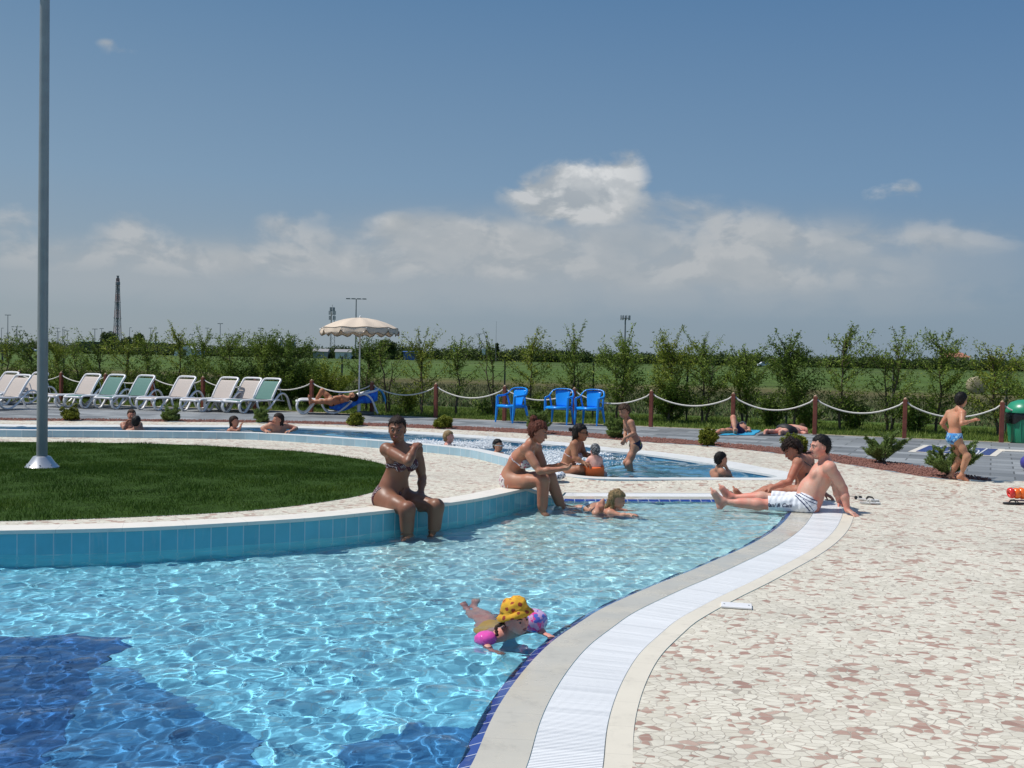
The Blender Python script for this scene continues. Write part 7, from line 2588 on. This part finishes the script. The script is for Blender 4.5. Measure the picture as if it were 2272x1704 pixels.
M['bandana'] = pattern('grey_patterned_bandana', (0.035, 0.042, 0.05), (.28, .30, .32), 60, .56, 'noise')
M['orangecloth'] = simple('orange_swim_pants', (0.85, 0.16, 0.03), .6, .1)
D = person('toddler in a grey patterned bandana and orange swim pants, back to the camera',
  dict(pelvis=(1320, 1049, 13.66), waist=(1320, 1038, 13.65), chest=(1320, 1026, 13.64), neck=(1320, 1013, 13.64), head=(1320, 999, 13.64),
       shL=(1310, 1018, 13.66), elL=(1299, 1028, 13.64), wrL=(1286, 1025, 13.62), tiL=(1279, 1024, 13.6),
       shR=(1331, 1018, 13.66), elR=(1336, 1032, 13.72), wrR=(1330, 1043, 13.80), tiR=(1326, 1048, 13.84),
       hipL=(1314, 1053, 13.68), knL=(1303, 1050, 13.86), anL=(1312, 1054, 14.0), toL=(1318, 1056, 14.06),
       hipR=(1327, 1053, 13.68), knR=(1341, 1052, 13.82), anR=(1334, 1055, 13.98), toR=(1328, 1058, 14.04)),
  .46, (-.25, 1, -.05), (0, 0, 1), .0065, skin('pale_toddler_skin', (0.66, 0.42, 0.36), .45, .3), fem=False, child=True, hs=1.58, fat=.26, handL=((0, 0, -1), -1, .4), handR=((0, 0, -1), 1, .4), front=(0, 1, 0), sub=True)
at = D['at']
add_hair(D, M['bandana'], 1, .0, name='bandana', fringe=.03, low=-.035, thick=.010, extra=(('e', at(0, -.10, -.035), (.028, .02, .022)), ('c', at(0, -.105, -.035), at(.02, -.115, -.085), .015, .012)))
briefs(D, M['orangecloth'], .20, .10, .03, 'swim_pants', .5)
# standing boy in the far pool
M['skinboy'] = skin('boy_skin', (0.42, 0.235, 0.155), .42, .3)
M['speedo'] = pattern('dark_blue_swim_briefs', (0.012, 0.015, 0.05), [(.02, .04, .25), (.40, .36, .03)], 10, .60, 'noise')
D = person('boy in dark swim briefs standing in the far pool, turned left with bent arms',
  dict(pelvis=(1410, 986, 14.5), waist=(1405, 968, 14.5), chest=(1399, 948, 14.47), neck=(1392, 931, 14.45), head=(1385, 912, 14.42),
       shL=(1400, 938, 14.33), elL=(1407, 961, 14.28), wrL=(1386, 972, 14.2), tiL=(1380, 988, 14.18),
       shR=(1390, 935, 14.60), elR=(1388, 958, 14.62), wrR=(1386, 973, 14.5), tiR=(1390, 986, 14.42),
       hipL=(1408, 991, 14.44), knL=(1395, 1030, 14.38), anL=(1404, 1067, 14.5), toL=(1392, 1072, 14.36),
       hipR=(1412, 990, 14.58), knR=(1390, 1026, 14.58), anR=(1401, 1064, 14.72), toR=(1389, 1068, 14.6)),
  .70, (-.75, -.60, -.30), (-.1, 0, 1), .0065, M['skinboy'], fem=False, child=True, hs=1.16, handL=((0, .6, 0), 1, .45), handR=((0, -.6, 0), -1, .5), front=(-1, -.3, 0), sub=True)
briefs(D, M['speedo'], .07, .035, .006, 'swim_briefs')
add_hair(D, M['brownhair'], 17, .004, fringe=.048, low=-.03, thick=.013)
face_parts(D['at'], D['ax'], D['S'], D['root'], D['org'], M['darkhair'])
# boy leaning in the water at the near edge of the far pool
D = person('boy with short black hair chest deep in the far pool, cheek on his hand',
  dict(pelvis=(1592, 1104, 13.95), waist=(1592, 1083, 13.92), chest=(1592, 1062, 13.88), neck=(1595, 1039, 13.84), head=(1600, 1019, 13.82),
       shL=(1583, 1049, 13.98), elL=(1598, 1060, 14.2), wrL=(1614, 1058, 14.2), tiL=(1622, 1058, 14.2),
       shR=(1602, 1047, 13.74), elR=(1620, 1055, 13.80), wrR=(1611, 1036, 13.82), tiR=(1606, 1024, 13.80),
       hipL=(1588, 1107, 14.02), knL=(1590, 1135, 14.15), anL=(1592, 1160, 14.1), toL=(1600, 1164, 14.2),
       hipR=(1597, 1107, 13.9), knR=(1600, 1135, 14.0), anR=(1602, 1160, 13.98), toR=(1610, 1164, 14.1)),
  .74, (.80, .25, -.05), (0, 0, 1), .0075, M['skinboy'], fem=False, child=True, hs=1.14, handL=((0, 0, -1), -1, .3), handR=((-1, 0, .2), 1, .45), front=(1, .3, 0), sub=True)
add_hair(D, M['blackhair'], 19, .0015, fringe=.052, low=-.03, thick=.007)
face_parts(D['at'], D['ax'], D['S'], D['root'], D['org'], M['blackhair'])
# boy in blue trunks
M['bluetrunk'] = pattern('light_blue_patterned_trunks', (0.05, 0.26, 0.62), [(.30, .55, .78), (.03, .08, .25)], 28, .50, 'noise')
D = person('boy in light blue patterned trunks walking away to the right beside a juniper',
  dict(pelvis=(2118, 969, 13.86), waist=(2119, 952, 13.86), chest=(2118, 932, 13.86), neck=(2128, 906, 13.86), head=(2133, 887, 13.87),
       shL=(2106, 917, 14.0), elL=(2090, 940, 14.04), wrL=(2103, 955, 14.1), tiL=(2114, 958, 14.12),
       shR=(2136, 917, 13.74), elR=(2134, 940, 13.64), wrR=(2158, 933, 13.66), tiR=(2172, 926, 13.68),
       hipL=(2113, 974, 13.93), knL=(2129, 1017, 13.92), anL=(2111, 1054, 13.95), toL=(2128, 1064, 13.88),
       hipR=(2123, 974, 13.79), knR=(2146, 1013, 13.72), anR=(2133, 1054, 13.78), toR=(2152, 1065, 13.74)),
  .71, (.80, .60, -.12), (0, 0, 1), .0065, skin('tanned_boy_skin', (0.50, 0.27, 0.165), .33, .3, .55), fem=False, child=True, hs=1.16, fat=.02, legg=.98, handL=((.5, -.5, 0), -1, .3), handR=((0, 0, -1), -1, .55), front=(.8, .5, 0))
briefs(D, M['bluetrunk'], .075, .06, .007, 'swim_trunks', .5)
add_hair(D, M['blackhair'], 21, .002, fringe=.045, low=-.045, thick=.012)
face_parts(D['at'], D['ax'], D['S'], D['root'], D['org'], M['blackhair'])

# bathers in the channel of the far pool
def bather(label, hd, Y, fd, S, sk, hairm, arms=None, h=.010, long_=0.0, fringe=.055, fem=True, hs=1.0, up=(0, 0, 1), tilt=0, extra_long=None, sh=None, face=False, thick=.012):
    hx, hy = hd; ppm = F / Y
    fwd = np.array([fd[0], fd[1], 0]); fwd = fwd / np.linalg.norm(fwd); sdv = np.array([-fwd[1], fwd[0], 0])
    hc = np.array(P(hx, hy, Y)); nec = hc + np.array([0, 0, -.15 * S * hs]) - fwd * .02
    che = nec + [0, 0, -.19 * S] - fwd * .0; wai = che + [0, 0, -.17 * S]; pel = wai + [0, 0, -.16 * S]
    w_ = .165 * S
    J = dict(pelvis=pel, waist=wai, chest=che, neck=nec, head=hc, shL=nec + sdv * w_ - [0, 0, .055 * S], shR=nec - sdv * w_ - [0, 0, .055 * S])
    if sh: J['shL'] = np.array(P(*sh[0])); J['shR'] = np.array(P(*sh[1]))
    for s_, sg in (('L', 1), ('R', -1)):
        if arms and s_ in arms:
            el, wr, ti = arms[s_]; J['el' + s_] = np.array(P(*el)); J['wr' + s_] = np.array(P(*wr)); J['ti' + s_] = np.array(P(*ti))
        else:
            J['el' + s_] = J['sh' + s_] + sdv * sg * .08 * S + fwd * .08 * S - [0, 0, .24 * S]; J['wr' + s_] = J['el' + s_] + fwd * .2 * S - [0, 0, .05]; J['ti' + s_] = J['wr' + s_] + fwd * .1 * S
        J['hip' + s_] = pel + sdv * sg * .08 * S - [0, 0, .03]
        J['kn' + s_] = J['hip' + s_] + fwd * .30 * S - [0, 0, .12 * S]; J['an' + s_] = J['kn' + s_] - fwd * .22 * S - [0, 0, .16 * S]; J['to' + s_] = J['an' + s_] + fwd * .1
    D = person(label, J, S, fd, up, h, sk, fem=fem, bust=.9 if fem else 0, hs=hs, child=not fem and S < .8, handL=((0, 0, -1), 1, .4), handR=((0, 0, -1), -1, .4), front=(fwd[0], fwd[1], 0), sub=True)
    at = D['at']; ex = []
    if long_: ex = [('c', at(0, -.05, -.02), at(0, -.075, -.02 - long_), .060, .034), ('c', at(.045, -.02, -.02), at(.05, -.03, -.02 - long_ * .8), .03, .018), ('c', at(-.045, -.02, -.02), at(-.05, -.03, -.02 - long_ * .8), .03, .018)]
    add_hair(D, hairm, int(hx), .003, fringe=fringe, low=-.05 - long_, thick=thick, extra=tuple(ex))
    if face: face_parts(D['at'], D['ax'], D['S'], D['root'], D['org'], hairm)
    return D


M['skinw'] = skin('bather_skin', (0.46, 0.25, 0.17), .35, .3)
bather('bather with brown hair behind another one, hand raised to the face', (292, 921), 20.15, (.4, -.8, 0), .92, M['skinw'], M['brownhair'], arms={'R': ((276, 952, 20.0), (281, 938, 19.98), (287, 930, 19.95))})
bather('bather with dark short hair seen from behind, the nearer of two close together', (303, 936), 19.75, (.1, 1, 0), .95, M['skinw'], M['blackhair'])
bather('girl with long wet dark hair in the far pool, one hand before her chin', (520, 935), 19.9, (.95, -.2, 0), .88, M['skinw'], M['darkhair'], arms={'R': ((528, 958, 19.8), (533, 948, 19.75), (536, 940, 19.75))}, long_=.13)
bather('woman with dark shoulder length hair in the far pool, both elbows spread on the rim', (617, 931), 19.7, (-.75, -.6, 0), 1.0, M['skinw'], M['darkhair'],
       arms={'R': ((582, 950, 19.6), (590, 956, 19.55), (600, 958, 19.5)), 'L': ((657, 950, 19.95), (646, 956, 19.6), (634, 958, 19.55))}, long_=.10, sh=((633, 945, 19.85), (600, 944, 19.6)))
bather('girl with blond tied back hair in the far pool beside the foaming water', (996, 969), 17.9, (1, -.15, 0), .88, M['skin6'], M['blondhair'], long_=.05, fem=True, face=False)
Dg = bather('boy with short dark hair and swim goggles in the foaming water of the far pool', (1105, 988), 16.6, (.8, -.6, -.05), .78, M['skinboy'], M['blackhair'], fem=False, hs=1.1, thick=.006)
mb = MB(); at = Dg['at']
M['goggle'] = simple('silver_goggles', (0.45, 0.52, 0.56), .1, .1, metal=.6)
for s in (-1, 1): mb.lathe([(.0005, -.008), (.019, -.007), (.023, .0), (.017, .007), (.0005, .008)], 12, c=Vector(at(s * .031, .096, .004)) - Vector(Dg['org']))
gg = [Vector(at(.092 * math.sin(t), .098 * math.cos(t) - .004, .008)) - Vector(Dg['org']) for t in np.linspace(0.35, 2 * PI - .35, 20)]
mb.tube(gg, .005, 6); mb.build('goggles', M['goggle'], Dg['root'], smooth=True)

# sunbather on the lounger
D = person('sunbather lying on the lounger with the blue towel, one knee raised, face to the sky',
  dict(pelvis=(738, 889, 25.5), waist=(748, 888, 25.5), chest=(757, 886, 25.5), neck=(772, 884, 25.5), head=(784, 880, 25.5),
       shR=(769, 886, 25.32), elR=(757, 880, 25.25), wrR=(748, 881, 25.35), tiR=(744, 882, 25.4),
       shL=(769, 884, 25.68), elL=(759, 878, 25.75), wrL=(750, 880, 25.6), tiL=(745, 881, 25.5),
       hipR=(735, 890, 25.42), knR=(713, 891, 25.38), anR=(693, 891, 25.38), toR=(689, 880, 25.38), fuR=np.array([1., 0, 0.1]),
       hipL=(736, 888, 25.6), knL=(715, 867, 25.6), anL=(699, 890, 25.6), toL=(692, 893, 25.6)),
  .98, (.12, -.1, 1), (1, 0, -.15), .010, skin('bronzed_skin', (0.42, 0.20, 0.11), .35, .3), fem=True, bust=1.0, handR=((0, 0, -1), 1, .3), handL=((0, 0, -1), -1, .3), front=(0, 0, 1))
add_hair(D, M['darkhair'], 31, .003, fringe=.055, low=-.05, thick=.012)
briefs(D, M['blackr'], .04, .01, .008); btop(D, M['blackr'], .008, .062, .006)
# person with a raised knee on the towel
M['capw'] = simple('pale_cap', (0.55, 0.55, 0.52), .7, .1)
D = person('sunbather in a pale cap lying on a turquoise towel with one knee up',
  dict(pelvis=(1632, 957, 21.75), waist=(1637, 955, 21.95), chest=(1642, 953, 22.2), neck=(1647, 951, 22.45), head=(1648, 946, 22.62),
       shL=(1632, 952, 22.4), elL=(1622, 955, 22.2), wrL=(1628, 957, 22.0), tiL=(1634, 957, 21.9),
       shR=(1660, 953, 22.3), elR=(1663, 958, 22.0), wrR=(1655, 956, 21.85), tiR=(1650, 955, 21.8),
       hipR=(1636, 957, 21.7), knR=(1627, 927, 21.6), anR=(1631, 957, 21.35), toR=(1634, 964, 21.15),
       hipL=(1626, 957, 21.7), knL=(1604, 957, 21.55), anL=(1590, 961, 21.35), toL=(1584, 962, 21.2)),
  .98, (.05, -.55, .8), (.05, .8, .5), .010, skin('sunbather_skin', (0.50, 0.28, 0.19), .4, .35), fem=False, fat=.03, handR=((0, 0, -1), 1, .3), handL=((0, 0, -1), -1, .3), front=(0, 0, 1))
add_hair(D, M['capw'], 33, .0, name='cap', fringe=.05, low=-.02, thick=.012)
M['purplecloth'] = simple('dark_purple_shorts', (0.045, 0.018, 0.055), .8, .15)
briefs(D, M['purplecloth'], .09, .20, .012, 'shorts', .1)
# person face down
D = person('person in black shorts lying face down, soles of both feet towards the camera',
  dict(pelvis=(1744, 956, 22.1), waist=(1752, 955, 22.25), chest=(1762, 954, 22.4), neck=(1772, 954, 22.6), head=(1779, 952, 22.75),
       shR=(1770, 955, 22.25), elR=(1786, 962, 22.05), wrR=(1794, 965, 22.2), tiR=(1799, 964, 22.35),
       shL=(1760, 952, 22.7), elL=(1765, 951, 23.0), wrL=(1775, 950, 23.1), tiL=(1780, 950, 23.1),
       hipR=(1745, 958, 22.0), knR=(1737, 961, 21.75), anR=(1732, 958, 21.45), toR=(1731, 971, 21.40), fuR=np.array([0, 1., .25]),
       hipL=(1738, 956, 22.15), knL=(1716, 960, 21.8), anL=(1699, 957, 21.5), toL=(1697, 970, 21.45), fuL=np.array([0, 1., .25])),
  1.02, (.2, .2, -1), (.5, .8, .2), .010, skin('pink_sunbather_skin', (0.62, 0.36, 0.28), .42, .5), fem=False, fat=.08, armg=1.1, handR=((0, 0, -1), -1, .2), handL=((0, 0, -1), 1, .2), front=(0, 0, -1))
add_hair(D, M['brownhair'], 35, .002, fringe=.055, low=-.03, thick=.008)
briefs(D, M['blackr'], .12, .24, .014, 'shorts', .1)


# ------------------------------------------------------------------ towels and cloth
def towel(name, corners, z, m, label, seed, amp=.012, cat='towel', nx=26, ny=14, zf=None):
    r = np.random.default_rng(seed); c = [np.array(q, float) for q in corners]
    ph = r.uniform(0, 6, 6); v = []
    org = np.array([np.mean([q[0] for q in c]), np.mean([q[1] for q in c]), z])
    for i in range(nx):
        for j in range(ny):
            s = i / (nx - 1); t = j / (ny - 1)
            p = (c[0] * (1 - s) + c[1] * s) * (1 - t) + (c[3] * (1 - s) + c[2] * s) * t
            e = min(s, 1 - s, t, 1 - t)
            w_ = amp * (math.sin(9 * s + ph[0]) * math.sin(7 * t + ph[1]) + .5 * math.sin(17 * s + 5 * t + ph[2])) 
            zz = z + abs(w_) * (1 if e > .02 else .6) + (zf(p) if zf else 0)
            v.append((p[0] + .012 * math.sin(12 * t + ph[3]) - org[0], p[1] + .012 * math.sin(11 * s + ph[4]) - org[1], zz - z))
    f = [(i * ny + j, (i + 1) * ny + j, (i + 1) * ny + j + 1, i * ny + j + 1) for i in range(nx - 1) for j in range(ny - 1)]
    me = bpy.data.meshes.new(name); me.from_pydata(v, [], f); me.materials.append(m)
    o = link(name, me, None, True); o.location = org; md = o.modifiers.new('t', 'SOLIDIFY'); md.thickness = .008; md.offset = 1
    return tag(o, label, cat)


M['tblue'] = simple('turquoise_towel', (0.03, 0.33, 0.55), .95, .15, 12, bump=.5, bscale=150)
M['tdark'] = simple('dark_mat', (0.03, 0.035, 0.05), .9, .2, 10)
g = lambda a, b: xy(G(a, b, .085))
towel('towel', [g(1596, 966), g(1672, 966), g(1690, 955), g(1622, 953)], .083, M['tblue'], 'turquoise towel under the sunbather with the raised knee', 2)
towel('mat', [g(1682, 966), g(1752, 967), g(1786, 956), g(1712, 952)], .083, M['tdark'], 'dark mat under the person lying face down', 3, .006, 'mat')
# blue towel on the lounger: covers the middle and the low back, hangs over the side and the head end
M['troyal'] = pattern('royal_blue_towel', (0.02, 0.12, 0.62), (.03, .20, .75), 9, .5, 'noise', .95)
M['tlight'] = simple('light_blue_towel', (0.10, 0.40, 0.75), .95, .12, 12, bump=.5, bscale=150)
ca, sa = math.cos(L11a), math.sin(L11a)
def loc11(x, y, z): return (L11.location.x + x * ca - y * sa, L11.location.y + x * sa + y * ca, z + .08)
v = []; nx, ny = 26, 18
for i in range(nx):
    s = i / (nx - 1); x = -.42 + 1.16 * s
    zb_ = .358 if x < .02 else .358 + (x - .02) * math.tan(math.radians(20))
    for j in range(ny):
        t = j / (ny - 1); y = (t - .5) * 1.0
        over = max(0, abs(y) - .36)
        yy = math.copysign(min(abs(y), .385 + .02 * math.sin(s * 14)), y)
        z = zb_ - over * 1.6 * (1 + .2 * math.sin(s * 9 + y)) + .006 * math.sin(s * 22) * math.cos(t * 15)
        p = loc11(x, yy, z); v.append((p[0] - L11.location.x, p[1] - L11.location.y, p[2] - .08))
f = [(i * ny + j, (i + 1) * ny + j, (i + 1) * ny + j + 1, i * ny + j + 1) for i in range(nx - 1) for j in range(ny - 1)]
me = bpy.data.meshes.new('towel'); me.from_pydata(v, [], f); me.materials.append(M['troyal']); o = link('towel', me, None, True); o.location = (L11.location.x, L11.location.y, .08)
md = o.modifiers.new('t', 'SOLIDIFY'); md.thickness = .006; tag(o, 'royal blue towel spread over the lounger under the sunbather', 'towel')
v = []
for i in range(18):
    s = i / 17; x = .52 + .42 * math.sin(s * PI * .5)
    zt = .56 + .10 * math.sin(s * PI) - .42 * max(0, s - .45)
    for j in range(14):
        t = j / 13; y = (t - .5) * .66
        z = zt + .015 * math.sin(t * 11 + s * 5) - .05 * (abs(t - .5) * 2) ** 3
        p = loc11(x + .03 * math.sin(t * 8), y, z); v.append((p[0] - L11.location.x, p[1] - L11.location.y, p[2] - .08))
f = [(i * 14 + j, (i + 1) * 14 + j, (i + 1) * 14 + j + 1, i * 14 + j + 1) for i in range(17) for j in range(13)]
me = bpy.data.meshes.new('towel'); me.from_pydata(v, [], f); me.materials.append(M['tlight']); o = link('towel', me, None, True); o.location = (L11.location.x, L11.location.y, .08)
md = o.modifiers.new('t', 'SOLIDIFY'); md.thickness = .008; tag(o, 'lighter blue towel bunched over the head end of the lounger behind the umbrella pole', 'towel')

# patterned cloth at the corner of the far pool
M['clothp'] = pattern('white_blue_patterned_cloth', (0.66, 0.70, 0.74), [(.16, .26, .42), (.05, .07, .12)], 36, .54, 'noise', .8)
Fd = Field((-.16, -.12, -.02), (.16, .12, .16), .008)
Fd.ell((-.03, 0, .03), np.eye(3), (.12, .07, .045), .02); Fd.ell((.05, .01, .045), np.eye(3), (.06, .055, .05), .03); Fd.ell((-.08, .02, .02), np.eye(3), (.06, .05, .03), .02)
rough_hair(Fd, .006, 60, 2)
q = np.array(G(1236, 1062, .085))
cl = Fd.mesh('folded_cloth', M['clothp'], None, (0, 0, 0)); cl.location = q; tag(cl, "crumpled white and blue patterned cloth on the far pool rim behind a seated woman's knees", 'cloth')

# ------------------------------------------------------------------ foam of the water jets
M['foam'] = simple('white_foam', (0.86, 0.90, 0.93), .5, .05, 20)
def foam(name, spots, n, seed):
    r = np.random.default_rng(seed)
    base = np.array([(1, 0, 0), (0, 1, 0), (-1, 0, 0), (0, -1, 0), (0, 0, 1), (0, 0, -1)], float)
    fa = np.array([(0, 1, 4), (1, 2, 4), (2, 3, 4), (3, 0, 4), (1, 0, 5), (2, 1, 5), (3, 2, 5), (0, 3, 5)])
    C_ = []; Rr = []
    for (px_, py_, rx, ry, hgt, wgt) in spots:
        c = np.array(G(px_, py_, FWZ)); k = int(n * wgt)
        q = r.normal(size=(k, 2)) * .5
        x = c[0] + q[:, 0] * rx; y = c[1] + q[:, 1] * ry
        z = FWZ - .004 + np.abs(r.normal(0, 1, k)) ** 1.5 * hgt * .4 * np.exp(-(q ** 2).sum(1) * 1.5)
        C_.append(np.c_[x, y, z]); Rr.append(r.uniform(.005, .016, k) * (1 - .5 * np.clip((z - FWZ) / .12, 0, 1)))
    C_ = np.vstack(C_); Rr = np.concatenate(Rr)
    k = inside(Fc, C_[:, 0], C_[:, 1]); C_ = C_[k]; Rr = Rr[k]
    v = (C_[:, None] + base[None] * Rr[:, None, None] * r.uniform(.7, 1.3, (len(C_), 6, 1))).reshape(-1, 3)
    f = (np.arange(len(C_))[:, None, None] * 6 + fa[None]).reshape(-1, 3)
    o = npmesh(name, v, f, M['foam'], smooth=True); o['kind'] = 'stuff'
foam('pool_foam', [(1060, 992, .55, .5, .10, 1.0), (1012, 985, .4, .35, .06, .5), (940, 981, .45, .3, .05, .4), (1085, 985, .25, .3, .16, .5), (1228, 1012, .45, .7, .10, 1.0), (1245, 1028, .4, .5, .06, .5), (1150, 1000, .4, .4, .06, .5), (1316, 1006, .25, .3, .03, .2), (1340, 1020, .5, .5, .01, .12)], 2600, 8)

for o in list(bpy.data.objects):
    if o.parent is None and o.name.split('.')[0] in ('person', 'swim_armband'): recv(o)
